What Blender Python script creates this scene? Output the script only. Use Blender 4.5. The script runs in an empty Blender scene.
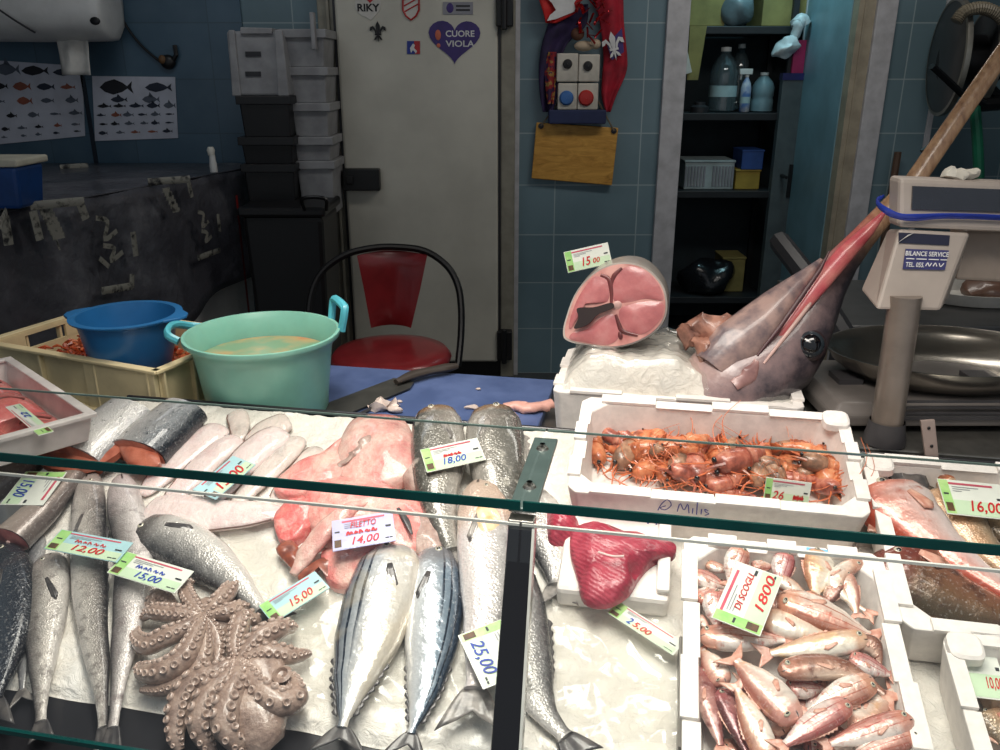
import bpy, bmesh, math, random
from mathutils import Vector, Matrix, noise
V = Vector
random.seed(7)
R = math.radians
SC = bpy.context.scene
COL = SC.collection
ZUP = V((0, 0, 1))

# ---------------------------------------------------------------- camera and the pixel -> place helpers
CAM = V((0, 0, 1.6)); PITCH = R(20); FPX = 838.0
FW = V((0, math.cos(PITCH), -math.sin(PITCH))); UPV = V((0, math.sin(PITCH), math.cos(PITCH))); RT = V((1, 0, 0))
cd = bpy.data.cameras.new('camera'); cam = bpy.data.objects.new('camera', cd); COL.objects.link(cam)
cam.location = CAM; cam.rotation_euler = (math.pi / 2 - PITCH, 0, 0)
cd.sensor_width = 36; cd.lens = FPX / 1000 * 36; cd.clip_start = .02
SC.camera = cam
def ray(x, y): return FW + RT * ((x - 500) / FPX) - UPV * ((y - 375) / FPX)
def hit(x, y, p, n):
    d = ray(x, y); return CAM + d * ((p - CAM).dot(n) / d.dot(n))
def atz(x, y, z): return hit(x, y, V((0, 0, z)), ZUP)
def aty(x, y, Y): return hit(x, y, V((0, Y, 0)), V((0, 1, 0)))
def dep(x, y, d): return CAM + ray(x, y) * d
def proj(p):
    q = p - CAM; d = q.dot(FW); return (500 + FPX * q.dot(RT) / d, 375 - FPX * q.dot(UPV) / d, d)
# the counter runs at a slight angle to the picture: u along it, v away from the customer, its bed rises to the back
CU = V((.982, -.189, 0)).normalized(); CV = V((.189, .982, 0)).normalized(); CO = V((0, .885, 0))
SLOPE = .28; BZ = .755
SV = (CV + ZUP * SLOPE).normalized(); SN = CU.cross(SV).normalized()
def cb(a, b, z): return CO + CU * a + CV * b + ZUP * z
def bed(a, b, lift=0): return cb(a, b, BZ + SLOPE * b) + SN * lift
def D(x, y, lift=0): return hit(x, y, cb(0, 0, BZ) + SN * lift, SN)
def ab(p): q = p - CO; return q.dot(CU), q.dot(CV)

# ---------------------------------------------------------------- materials
def lin(c):
    return tuple(((x / 255) / 12.92 if x / 255 <= .04045 else ((x / 255 + .055) / 1.055) ** 2.4) for x in c) + (1,)
MATS = {}
class NT:
    def __init__(s, name):
        s.m = bpy.data.materials.new(name); s.m.use_nodes = True; s.t = s.m.node_tree; s.b = s.t.nodes['Principled BSDF']
    def n(s, typ, **kw):
        k = s.t.nodes.new('ShaderNode' + typ)
        for a, b in kw.items(): setattr(k, a, b)
        return k
    def l(s, a, b): s.t.links.new(a, b)
    def ramp(s, fac, stops, interp='LINEAR'):
        r = s.n('ValToRGB'); r.color_ramp.interpolation = interp
        e = r.color_ramp.elements
        while len(e) > 1: e.remove(e[-1])
        for i, (p, c) in enumerate(stops):
            q = e[0] if i == 0 else e.new(p)
            q.position = p; q.color = lin(c) if len(c) == 3 else c
        s.l(fac, r.inputs[0]); return r.outputs[0]
    def mix(s, f, a, b, mode='MIX'):
        k = s.n('Mix', data_type='RGBA', blend_type=mode)
        for inp, val in ((k.inputs['Factor'], f), (k.inputs['A'], a), (k.inputs['B'], b)) if False else ((k.inputs[0], f), (k.inputs[6], a), (k.inputs[7], b)):
            if isinstance(val, (int, float)): inp.default_value = val
            elif isinstance(val, tuple): inp.default_value = lin(val) if len(val) == 3 else val
            else: s.l(val, inp)
        return k.outputs[2]
    def math(s, op, a, b=0.0, c=None):
        k = s.n('Math', operation=op)
        for i, val in enumerate((a, b, c)):
            if val is None: continue
            if isinstance(val, (int, float)): k.inputs[i].default_value = val
            else: s.l(val, k.inputs[i])
        return k.outputs[0]
    def coord(s, kind='Object', scale=(1, 1, 1)):
        tc = s.n('TexCoord'); mp = s.n('Mapping'); mp.inputs['Scale'].default_value = scale
        s.l(tc.outputs[kind], mp.inputs[0]); return mp.outputs[0]
    def noise(s, vec, scale, detail=4, rough=.55, dist=0):
        k = s.n('TexNoise'); k.inputs['Scale'].default_value = scale; k.inputs['Detail'].default_value = detail
        k.inputs['Roughness'].default_value = rough; k.inputs['Distortion'].default_value = dist
        s.l(vec, k.inputs['Vector']); return k.outputs[0]
    def voro(s, vec, scale, out='Distance', feature='F1', rnd=1):
        k = s.n('TexVoronoi', feature=feature); k.inputs['Scale'].default_value = scale; k.inputs['Randomness'].default_value = rnd
        s.l(vec, k.inputs['Vector']); return k.outputs[out]
    def bump(s, h, strength=.3, dist=.002, prev=None):
        k = s.n('Bump'); k.inputs['Strength'].default_value = strength; k.inputs['Distance'].default_value = dist
        s.l(h, k.inputs['Height'])
        if prev is not None: s.l(prev, k.inputs['Normal'])
        return k.outputs[0]
    def done(s, col, rough=.5, metal=0, spec=.5, coat=0, normal=None, sss=0, sssr=(.01, .004, .003), coat_rough=.08):
        b = s.b
        if isinstance(col, tuple): b.inputs['Base Color'].default_value = lin(col)
        else: s.l(col, b.inputs['Base Color'])
        for k, val in (('Roughness', rough), ('Metallic', metal), ('Specular IOR Level', spec), ('Coat Weight', coat), ('Coat Roughness', coat_rough), ('Subsurface Weight', sss)):
            if isinstance(val, (int, float)): b.inputs[k].default_value = val
            else: s.l(val, b.inputs[k])
        if sss: b.inputs['Subsurface Radius'].default_value = (1, .4, .3); b.inputs['Subsurface Scale'].default_value = .006
        if normal is not None: s.l(normal, b.inputs['Normal'])
        return s.m
def mat(name, col, rough=.5, metal=0, spec=.5, var=.12, vscale=12, bump=0, bscale=80, coat=0, col2=None, lo=.4, hi=.65, sss=0):
    """plain surface with a little procedural mottling"""
    if name in MATS: return MATS[name]
    t = NT(name); vec = t.coord()
    if col2 is None: col2 = tuple(max(0, x * (1 - var)) for x in col)
    f = t.noise(vec, vscale)
    c = t.ramp(f, [(lo, col), (hi, col2)])
    nrm = t.bump(t.noise(vec, bscale, 3), bump, .003) if bump else None
    MATS[name] = t.done(c, rough, metal, spec, coat, nrm, sss); return MATS[name]
def glassmat(name, tint, f0=.04, rough=0.0, haze=0.0, hazecol=(200, 210, 205)):
    """thin clear sheet: lets light straight through, reflects more at a slant"""
    if name in MATS: return MATS[name]
    t = NT(name); t.t.nodes.remove(t.b)
    tr = t.n('BsdfTransparent'); tr.inputs[0].default_value = tint + (1,)
    gl = t.n('BsdfGlossy'); gl.inputs['Roughness'].default_value = rough
    lw = t.n('LayerWeight'); lw.inputs[0].default_value = .5
    mx = t.n('MixShader'); t.l(t.math('MULTIPLY_ADD', t.math('POWER', lw.outputs['Facing'], 5), .9, f0 * 1.6), mx.inputs[0])
    src = tr.outputs[0]
    if haze:
        df = t.n('BsdfDiffuse'); df.inputs[0].default_value = lin(hazecol)
        m2 = t.n('MixShader'); m2.inputs[0].default_value = haze; t.l(src, m2.inputs[1]); t.l(df.outputs[0], m2.inputs[2]); src = m2.outputs[0]
    t.l(src, mx.inputs[1]); t.l(gl.outputs[0], mx.inputs[2])
    t.l(mx.outputs[0], t.t.nodes['Material Output'].inputs[0]); MATS[name] = t.m; return t.m
def fishmat(name, across, head=None, spots=None, stripes=None, scale=0, metal=.22, rough=.32, coat=.5, gill=.24, var=.25, rnd=0, mouth=True, sheen=None):
    """skin laid out along UV: u head to tail, v belly to back"""
    if name in MATS: return MATS[name]
    t = NT(name); tc = t.n('TexCoord'); sp = t.n('SeparateXYZ'); t.l(tc.outputs['UV'], sp.inputs[0])
    u, v = sp.outputs[0], sp.outputs[1]
    ob = tc.outputs['Object']
    wob = t.math('MULTIPLY_ADD', t.noise(ob, 45, 5, .7), .34, -.17)
    vv = t.math('ADD', v, wob)
    c = t.ramp(vv, across)
    if stripes:
        col, freq, v0, v1, width = stripes
        wv = t.math('SINE', t.math('MULTIPLY', t.math('ADD', v, t.math('MULTIPLY', u, .18)), freq))
        mask = t.math('MULTIPLY', t.ramp(wv, [(width, (0, 0, 0)), (min(1, width + .25), (255, 255, 255))]), t.ramp(v, [(v0, (0, 0, 0)), (v0 + .06, (255, 255, 255)), (v1, (255, 255, 255))]))
        c = t.mix(mask, c, col)
    if spots:
        col, sc, lo, hi = spots
        c = t.mix(t.ramp(t.noise(ob, sc, 5, .6), [(lo, (0, 0, 0)), (hi, (255, 255, 255))]), c, col)
    if sheen:
        col, sc = sheen
        c = t.mix(t.ramp(t.noise(ob, sc, 2), [(.45, (0, 0, 0)), (.62, (170, 170, 170))]), c, col)
    if head:
        col, u1 = head
        c = t.mix(t.ramp(t.math('ADD', u, t.math('MULTIPLY', wob, .3)), [(u1 * .8, (230, 230, 230)), (u1 * 1.15, (0, 0, 0))]), c, col)
    if gill:
        q = t.math('SUBTRACT', v, .5)
        gu = t.math('ADD', u, t.math('MULTIPLY', t.math('MULTIPLY', q, q), .22))
        gd = t.math('ABSOLUTE', t.math('ADD', t.math('SUBTRACT', gu, gill), t.math('MULTIPLY', wob, .08)))
        c = t.mix(t.ramp(gd, [(.002, (120, 120, 120)), (.03, (0, 0, 0))]), c, (92, 70, 68))
    if mouth:
        md = t.math('ABSOLUTE', t.math('SUBTRACT', v, .42))
        mm = t.math('MULTIPLY', t.ramp(md, [(.02, (255, 255, 255)), (.05, (0, 0, 0))]), t.ramp(u, [(.06, (255, 255, 255)), (.075, (0, 0, 0))]))
        c = t.mix(mm, c, (50, 35, 35))
    if rnd:
        oi = t.n('ObjectInfo'); hs = t.n('HueSaturation')
        t.l(t.math('MULTIPLY_ADD', oi.outputs['Random'], .04, .48), hs.inputs['Hue'])
        t.l(t.math('MULTIPLY_ADD', oi.outputs['Random'], rnd, 1 - rnd * .6), hs.inputs['Value'])
        t.l(c, hs.inputs['Color']); c = hs.outputs[0]
    c = t.mix(t.ramp(t.noise(ob, 160, 3), [(.42, (60, 60, 60)), (.6, (0, 0, 0))]), c, (58, 54, 52))
    c = t.mix(t.ramp(t.noise(ob, 210, 2), [(.58, (0, 0, 0)), (.72, (120, 120, 120))]), c, (250, 248, 244))
    nrm = t.bump(t.noise(ob, 60, 4), .45, .005)
    if scale: nrm = t.bump(t.voro(ob, scale), .6, .0014, nrm)
    MATS[name] = t.done(c, rough, metal, .6, coat, nrm); return MATS[name]

# ---------------------------------------------------------------- mesh building
WO = {}
def smoothpts(pts, n, closed=False):
    """Catmull-Rom through the points"""
    out = []; m = len(pts)
    segs = m if closed else m - 1
    for k in range(n if closed else n + 1):
        t = k / n * segs; i = min(int(t), segs - 1); f = t - i
        g = (lambda j: pts[j % m]) if closed else (lambda j: pts[max(0, min(m - 1, j))])
        p0, p1, p2, p3 = g(i - 1), g(i), g(i + 1), g(i + 2)
        out.append(.5 * (2 * p1 + (p2 - p0) * f + (2 * p0 - 5 * p1 + 4 * p2 - p3) * f * f + (3 * p1 - p0 - 3 * p2 + p3) * f ** 3))
    return out
def interp(tab, t):
    for i in range(len(tab) - 1):
        if t <= tab[i + 1][0]:
            a, b = tab[i], tab[i + 1]; f = (t - a[0]) / max(1e-6, b[0] - a[0]); f = f * f * (3 - 2 * f) * .5 + f * .5
            return [x + (y - x) * f for x, y in zip(a[1:], b[1:])]
    return list(tab[-1][1:])
def frame(T, hint=ZUP):
    T = T.normalized(); S = hint.cross(T)
    if S.length < 1e-4: S = V((1, 0, 0)).cross(T)
    S.normalize(); return T, S, T.cross(S).normalized()
class MB:
    def __init__(s): s.v = []; s.f = []; s.m = []; s.uv = []
    def add(s, vs, fs, mi=0, uvs=None):
        o = len(s.v); s.v += [V(p) for p in vs]; s.uv += uvs if uvs else [(0, 0)] * len(vs)
        s.f += [tuple(i + o for i in f) for f in fs]; s.m += [mi] * len(fs); return s
    def loft(s, rings, closed=True, cap0=True, cap1=True, mi=0, uvs=None, capmi=None):
        n = len(rings[0]); fs = []
        for i in range(len(rings) - 1):
            for j in range(n if closed else n - 1):
                k = (j + 1) % n; fs.append((i * n + j, i * n + k, (i + 1) * n + k, (i + 1) * n + j))
        vs = [p for r in rings for p in r]
        s.add(vs, fs, mi, uvs)
        b = len(s.v) - len(vs); cm = mi if capmi is None else capmi
        if closed and cap0: s.f.append(tuple(b + j for j in range(n))); s.m.append(cm)
        if closed and cap1: s.f.append(tuple(b + (len(rings) - 1) * n + j for j in reversed(range(n)))); s.m.append(cm)
        return s
    def box(s, c, size, X=V((1, 0, 0)), Y=V((0, 1, 0)), Z=ZUP, mi=0):
        c = V(c); h = [x / 2 for x in size]
        vs = [c + X * (h[0] * i) + Y * (h[1] * j) + Z * (h[2] * k) for k in (-1, 1) for j in (-1, 1) for i in (-1, 1)]
        return s.add(vs, [(0, 2, 3, 1), (4, 5, 7, 6), (0, 1, 5, 4), (2, 6, 7, 3), (0, 4, 6, 2), (1, 3, 7, 5)], mi)
    def span(s, p, q, mi=0):
        p, q = V(p), V(q); return s.box((p + q) / 2, [abs(x) for x in (q - p)], mi=mi)
    def prism(s, poly, ext, mi=0):
        n = len(poly); ext = V(ext); vs = [V(p) for p in poly] + [V(p) + ext for p in poly]
        return s.add(vs, [tuple(range(n - 1, -1, -1)), tuple(range(n, 2 * n))] + [(i, (i + 1) % n, n + (i + 1) % n, n + i) for i in range(n)], mi)
    def tube(s, pts, r, n=10, mi=0, hint=ZUP, sub=0, flat=1.0):
        pts = [V(p) for p in pts]
        if sub: pts = smoothpts(pts, sub)
        rr = r if isinstance(r, (list, tuple)) else [r] * len(pts); rings = []
        if len(rr) != len(pts): rr = [interp([(i / (len(rr) - 1), x) for i, x in enumerate(rr)], k / (len(pts) - 1))[0] for k in range(len(pts))]
        T = (pts[1] - pts[0]).normalized(); T, S, N = frame(T, hint)
        uvs = []
        for i, p in enumerate(pts):
            T2 = (pts[min(i + 1, len(pts) - 1)] - pts[max(i - 1, 0)])
            if T2.length > 1e-7:
                T2.normalize(); S = (S - T2 * S.dot(T2)); S.normalize(); N = T2.cross(S)
            rings.append([p + (S * math.cos(a) + N * math.sin(a) * flat) * rr[i] for a in [2 * math.pi * j / n for j in range(n)]])
            uvs += [(i / (len(pts) - 1), j / n) for j in range(n)]
        return s.loft(rings, mi=mi, uvs=uvs)
    def lathe(s, c, prof, n=28, axis=ZUP, mi=0, cap0=False, cap1=False, sx=1, sy=1, X=None):
        c = V(c); ax = V(axis).normalized()
        X = V(X) if X is not None else (V((1, 0, 0)) if abs(ax.x) < .9 else V((0, 1, 0))); X = (X - ax * X.dot(ax)).normalized(); Y = ax.cross(X)
        return s.loft([[c + ax * h + (X * math.cos(a) * sx + Y * math.sin(a) * sy) * r for a in [2 * math.pi * j / n for j in range(n)]] for r, h in prof], cap0=cap0, cap1=cap1, mi=mi)
    def ell(s, c, A, B, C, n=12, m=8, mi=0):
        rings = []
        for i in range(m + 1):
            th = math.pi * (.02 + .96 * i / m)
            rings.append([V(c) + C * math.cos(th) + (A * math.cos(a) + B * math.sin(a)) * math.sin(th) for a in [2 * math.pi * j / n for j in range(n)]])
        return s.loft(rings, mi=mi)
    def grid(s, fn, nu, nv, mi=0, uv=True):
        vs = []; uvs = []
        for i in range(nu + 1):
            for j in range(nv + 1):
                vs.append(fn(i / nu, j / nv)); uvs.append((i / nu, j / nv))
        return s.add(vs, [(i * (nv + 1) + j, (i + 1) * (nv + 1) + j, (i + 1) * (nv + 1) + j + 1, i * (nv + 1) + j + 1) for i in range(nu) for j in range(nv)], mi, uvs)
    def jitter(s, amp, sc, seed=0, d=None):
        for i, p in enumerate(s.v):
            q = p * sc + V((seed, seed * 1.7, 3))
            s.v[i] = p + (noise.noise_vector(q) * amp if d is None else V(d) * (noise.noise(q) * amp))
        return s
    def build(s, name, mats, parent=None, smooth=35, bevel=0, solid=0, sub=0, label=None, origin=None, recalc=True, bseg=2):
        mats = mats if isinstance(mats, (list, tuple)) else [mats]
        if parent is not None: o = WO[parent]
        elif origin is not None: o = V(origin)
        else:
            xs = [p.x for p in s.v]; ys = [p.y for p in s.v]; o = V(((min(xs) + max(xs)) / 2, (min(ys) + max(ys)) / 2, min(p.z for p in s.v)))
        me = bpy.data.meshes.new(name); me.from_pydata([p - o for p in s.v], [], s.f)
        for m in mats: me.materials.append(m)
        me.polygons.foreach_set('material_index', s.m)
        uvl = me.uv_layers.new(name='UVMap')
        for lp in me.loops: uvl.data[lp.index].uv = s.uv[lp.vertex_index]
        if recalc:
            bm = bmesh.new(); bm.from_mesh(me); bmesh.ops.recalc_face_normals(bm, faces=bm.faces); bm.to_mesh(me); bm.free()
        me.update()
        if smooth:
            me.polygons.foreach_set('use_smooth', [True] * len(me.polygons))
            me.set_sharp_from_angle(angle=R(smooth))
        ob = bpy.data.objects.new(name, me); COL.objects.link(ob); WO[ob] = o
        if parent is not None: ob.parent = parent
        else: ob.location = o
        if solid: md = ob.modifiers.new('Solidify', 'SOLIDIFY'); md.thickness = solid; md.offset = 0
        if bevel: md = ob.modifiers.new('Bevel', 'BEVEL'); md.width = bevel; md.segments = bseg; md.limit_method = 'ANGLE'; md.angle_limit = R(40); md.harden_normals = False
        if sub: md = ob.modifiers.new('Subsurf', 'SUBSURF'); md.levels = sub; md.render_levels = sub
        if label: ob['label'] = label
        return ob
def tag(o, label, cat, group=None, kind=None):
    o['label'] = label; o['category'] = cat
    if group: o['group'] = group
    if kind: o['kind'] = kind
    return o
def thing(name, label, cat, loc, group=None):
    o = bpy.data.objects.new(name, None); COL.objects.link(o); o.location = loc; o.empty_display_size = .05; WO[o] = V(loc)
    return tag(o, label, cat, group)
def struct(name, mb, m, **k):
    o = mb.build(name, m, **k); o['kind'] = 'structure'; return o
def copy_tree(src, label, M4):
    c = src.copy(); COL.objects.link(c); c.matrix_world = M4; c['label'] = label
    for ch in [o for o in src.children]:
        d = ch.copy(); COL.objects.link(d); d.parent = c
        for g in [o for o in ch.children]:
            e = g.copy(); COL.objects.link(e); e.parent = d
    return c
def textmb(mb, txt, c, X, Y, size, mi=0, width=None, bold=0, shear=0, lift=.0004, align='CENTER'):
    """real lettering: a text outline turned into a thin mesh; size = letter height"""
    cu = bpy.data.curves.new('t', 'FONT'); cu.body = txt; cu.align_x = align; cu.align_y = 'CENTER'; cu.size = 1; cu.offset = bold; cu.shear = shear; cu.resolution_u = 3
    ob = bpy.data.objects.new('t', cu); me = bpy.data.meshes.new_from_object(ob)
    X = V(X).normalized(); Y = V(Y).normalized(); N = X.cross(Y)
    k = size / .72; kx = k
    if width and len(me.vertices):
        w = max(v.co.x for v in me.vertices) - min(v.co.x for v in me.vertices); kx = width / w
    if len(me.vertices):
        vs = [V(c) + X * (v.co.x * kx) + Y * (v.co.y * k) + N * lift for v in me.vertices]
        mb.add(vs, [tuple(p.vertices) for p in me.polygons], mi)
    bpy.data.objects.remove(ob); bpy.data.curves.remove(cu); bpy.data.meshes.remove(me); return mb
def strokes(mb, lines, c, X, Y, w, h, r, N=None, mi=0, n=4):
    """pen strokes: polylines in a 0..1 box turned into thin ribbons lying on a surface"""
    X = V(X).normalized(); Y = V(Y).normalized(); N = X.cross(Y)
    for ln in lines:
        pts = [V(c) + X * ((x - .5) * w) + Y * ((y - .5) * h) for x, y in ln]
        pts = smoothpts(pts, max(4, len(pts) * 3)) if len(pts) > 2 else pts
        lft = []; rgt = []
        for i, p in enumerate(pts):
            T = (pts[min(i + 1, len(pts) - 1)] - pts[max(0, i - 1)])
            S = N.cross(T).normalized() if T.length > 1e-9 else Y
            lft.append(p + S * r + N * .0005); rgt.append(p - S * r + N * .0005)
        m = len(pts); mb.add(lft + rgt, [(i, i + 1, m + i + 1, m + i) for i in range(m - 1)], mi)
    return mb
# ---------------------------------------------------------------- the room behind the counter
YW = 4.1; FLZ = .12
def wx(px): return aty(px, 100, YW).x
def wp(px, py, off=0): p = aty(px, py, YW - off); return p
def tilemat(name, col, grout, tw=.40, th=.24):
    t = NT(name); vec = t.coord('Object'); sp = t.n('SeparateXYZ'); t.l(vec, sp.inputs[0]); cm = t.n('CombineXYZ')
    t.l(t.math('ADD', sp.outputs[0], sp.outputs[1]), cm.inputs[0]); t.l(sp.outputs[2], cm.inputs[1])
    b = t.n('TexBrick', offset=0, squash=1); b.inputs['Scale'].default_value = 1; b.inputs['Brick Width'].default_value = tw; b.inputs['Row Height'].default_value = th
    b.inputs['Mortar Size'].default_value = .003; b.inputs['Mortar Smooth'].default_value = .2
    b.inputs['Color1'].default_value = lin(col); b.inputs['Color2'].default_value = lin(tuple(x * .93 for x in col)); b.inputs['Mortar'].default_value = lin(grout)
    t.l(cm.outputs[0], b.inputs[0])
    c = t.mix(.12, b.outputs[0], t.ramp(t.noise(vec, 3), [(.4, (30, 50, 60)), (.7, (140, 160, 170))]))
    return t.done(c, .28, 0, .5, 0, t.bump(b.outputs['Fac'], -.3, .002))
M_tile = tilemat('blue wall tiles', (112, 138, 148), (160, 176, 180))
M_tile_shade = tilemat('shaded blue wall tiles', (76, 104, 124), (64, 88, 102), .4, .24)  # same blue tiles, with the dimmer light on the left put into the colour
M_floor = mat('wet grey floor tiles', (70, 72, 74), .35, bump=.2)
M_ceil = mat('off white ceiling', (170, 170, 165), .8)
M_door = mat('off white cold room door', (208, 205, 192), .45, vscale=3, var=.08)
M_frame = mat('grey beige door frame', (150, 146, 132), .5)
M_framew = mat('white painted frame', (196, 196, 200), .5)
M_cream = mat('cream jamb', (168, 158, 138), .5)
M_teal = mat('teal painted door leaf', (128, 164, 176), .4, vscale=4)
M_black = mat('black plastic', (22, 22, 24), .4)
M_blackm = mat('black metal', (28, 28, 30), .35, .3)
M_dark = mat('dark grey plastic', (48, 48, 52), .45)
M_steel = mat('brushed steel', (170, 168, 162), .28, .9, vscale=30)
M_white = mat('white plastic', (225, 225, 222), .4, var=.05)
M_foam = mat('white polystyrene', (238, 232, 226), .6, var=.05, vscale=60, bump=.12, bscale=220)

wl = wx(519); wr = wx(662)
o_l, o_r = wx(683), wx(848)                    # doorway into the store room
HT = 2.7
mb = MB()
for a, b, m in ((-3.2, o_l, 0), (o_r, wx(932), 0)):
    mb.span((a, YW, FLZ), (b, YW + .12, HT), mi=m)
mb.span((o_l, YW, 2.25), (o_r, YW + .12, HT))
struct('wall_back', mb, M_tile, smooth=0)
mb = MB(); mb.span((wx(932), YW + .35, FLZ), (3.4, YW + .47, HT)); mb.span((wx(932), YW, FLZ), (wx(932) + .02, YW + .4, HT)); struct('wall_back_recess', mb, M_tile, smooth=0)
mb = MB(); mb.span((-3.2, -.2, FLZ), (-3.08, YW, HT)); struct('wall_left', mb, M_tile_shade, smooth=0)
mb = MB(); mb.span((3.3, -.2, FLZ), (3.42, YW + .4, HT)); struct('wall_right', mb, M_tile, smooth=0)
mb = MB(); mb.span((-3.3, 1.2, 0), (3.5, 5.6, FLZ)); struct('floor', mb, M_floor, smooth=0)
mb = MB(); mb.span((-3.3, -1.5, -.1), (3.5, 1.2, 0)); struct('floor_front', mb, M_floor, smooth=0)
mb = MB(); mb.span((-3.3, .6, HT), (3.5, 5.6, HT + .1)); struct('ceiling', mb, M_ceil, smooth=0)
mb = MB(); mb.span((wx(930), YW - .012, FLZ), (wx(935), YW, HT)); struct('trim_1', mb, M_framew, smooth=0)
# left of the cold-room door: weaker light painted in as a darker tile blue
mb = MB(); mb.span((-3.08, YW - .015, FLZ), (wx(250), YW - .001, HT)); struct('wall_back_left_shade', mb, M_tile_shade, smooth=0)
# store room behind the doorway
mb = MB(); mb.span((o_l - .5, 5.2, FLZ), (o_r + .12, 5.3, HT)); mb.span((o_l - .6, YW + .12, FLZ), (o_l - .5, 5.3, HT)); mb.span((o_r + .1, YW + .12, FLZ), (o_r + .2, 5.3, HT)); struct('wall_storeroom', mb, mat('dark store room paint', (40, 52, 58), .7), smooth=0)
# doorway trim
mb = MB(); mb.span((wx(661), YW - .03, FLZ), (wx(683), YW + .14, 2.25)); mb.span((wx(862), YW - .03, FLZ), (wx(882), YW + .14, 2.25)); mb.span((wx(661), YW - .03, 2.25), (wx(882), YW + .14, 2.34)); struct('trim_2', mb, M_framew, smooth=0, bevel=.004)
mb = MB(); mb.span((wx(846), YW - .01, FLZ), (wx(862), YW + .2, 2.25)); mb.span((wx(851), YW - .016, FLZ), (wx(853), YW, 2.25)); struct('trim_3', mb, M_cream, smooth=0)
# the store room's door leaf standing open, edge towards us
mb = MB(); x0 = wx(846) - .005
hinge = V((x0, YW + .06, 0)); q = aty(797, 100, YW + .72); far = V((q.x, q.y, 0)); T = (far - hinge).normalized(); S = V((T.y, -T.x, 0))
mb.box((hinge + far) / 2 + ZUP * (FLZ + 1.08) + S * .02, ((far - hinge).length, .04, 2.12), T, S, ZUP)
dl = struct('door_2', mb, M_teal, smooth=0, bevel=.003)
mb = MB(); mb.box(far + ZUP * (FLZ + 1.08) + S * .02 + T * .004, (.016, .05, 2.12), T, S, ZUP); mb.build('edge_strip', M_framew, dl, smooth=0)
mb = MB(); hz = 1.02; mb.box(far - T * .06 - S * .012 + ZUP * hz, (.04, .02, .18), T, S, ZUP); mb.tube([far - T * .06 - S * .02 + ZUP * (hz + .03), far - T * .06 - S * .06 + ZUP * (hz + .03), far - T * .17 - S * .06 + ZUP * (hz + .03)], .009); mb.build('door_handle', M_black, dl)

# ---- cold room door
DF = .09                                          # the leaf stands this far in front of the wall
xl, xr = aty(340, 100, YW - DF).x, aty(498, 100, YW - DF).x
mb = MB(); mb.span((xl, YW - DF, FLZ + .09), (xr, YW - .003, 2.25)); cold = struct('door_1', mb, M_door, smooth=0, bevel=.012)
mb = MB(); mb.span((xl - .085, YW - .05, FLZ), (xl - .012, YW - .002, 2.3)); mb.span((xl - .045, YW - .065, FLZ), (xl - .03, YW - .05, 2.3)); mb.span((xr + .012, YW - .06, FLZ), (xr + .078, YW - .002, 2.3)); mb.span((xl - .085, YW - .05, 2.27), (xr + .078, YW - .002, 2.36)); mb.build('door_frame', M_frame, cold, smooth=0, bevel=.004)
mb = MB(); mb.span((xr + .079, YW - .03, FLZ), (xr + .1, YW - .001, 2.3)); struct('trim_4', mb, M_framew, smooth=0)
mb = MB(); mb.span((xl - .04, YW - .04, FLZ), (xr + .03, YW - .004, FLZ + .085)); mb.build('threshold', M_black, cold, smooth=0)
mb = MB(); mb.span((xr + .002, YW - .07, FLZ + .09), (xr + .012, YW - .004, 2.25)); mb.span((xl - .012, YW - .07, FLZ + .09), (xl - .002, YW - .004, 2.25)); mb.build('seal', M_dark, cold, smooth=0)
p0, p1 = aty(342, 169, YW - DF - .05), aty(380, 191, YW - DF - .05)
mb = MB(); mb.span((p0.x, p0.y, p1.z), (p1.x, p0.y + .05, p0.z)); mb.span((p0.x + .015, p0.y - .012, p1.z + .03), (p0.x + .05, p0.y, p0.z - .03)); mb.build('latch', M_black, cold, smooth=0, bevel=.006)
for py, nm in ((8, 'hinge'), (345, 'hinge')):
    q = aty(503, py, YW - DF); mb = MB(); mb.span((q.x - .03, YW - DF - .02, q.z - .075), (q.x + .045, YW - .05, q.z + .075)); mb.tube([V((q.x + .005, YW - DF - .024, q.z - .09)), V((q.x + .005, YW - DF - .024, q.z + .09))], .014, 10); mb.build(nm, M_black, cold, bevel=.004)

# ---- stickers on the cold-room door
SY = YW - DF - .0035
def sp(px, py): return aty(px, py, SY)
XD, ZD = V((1, 0, 0)), ZUP
def outline_sticker(name, label, pts, m, th=.003, cat='sticker'):
    mb = MB(); mb.prism([sp(*p) for p in pts], V((0, th, 0))); return tag(mb.build(name, m, smooth=0), label, cat)
M_purple = mat('purple vinyl', (66, 48, 120), .4); M_red = mat('red vinyl', (190, 40, 45), .4); M_ink = mat('black print', (20, 20, 24), .5)
M_wprint = mat('white print', (225, 225, 225), .5); M_grey = mat('grey vinyl', (150, 150, 158), .4); M_orange = mat('orange print', (225, 120, 90), .5); M_lpaper = mat('pale vinyl', (215, 212, 205), .5)
M_blueprint = mat('blue print', (40, 60, 150), .5)
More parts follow.
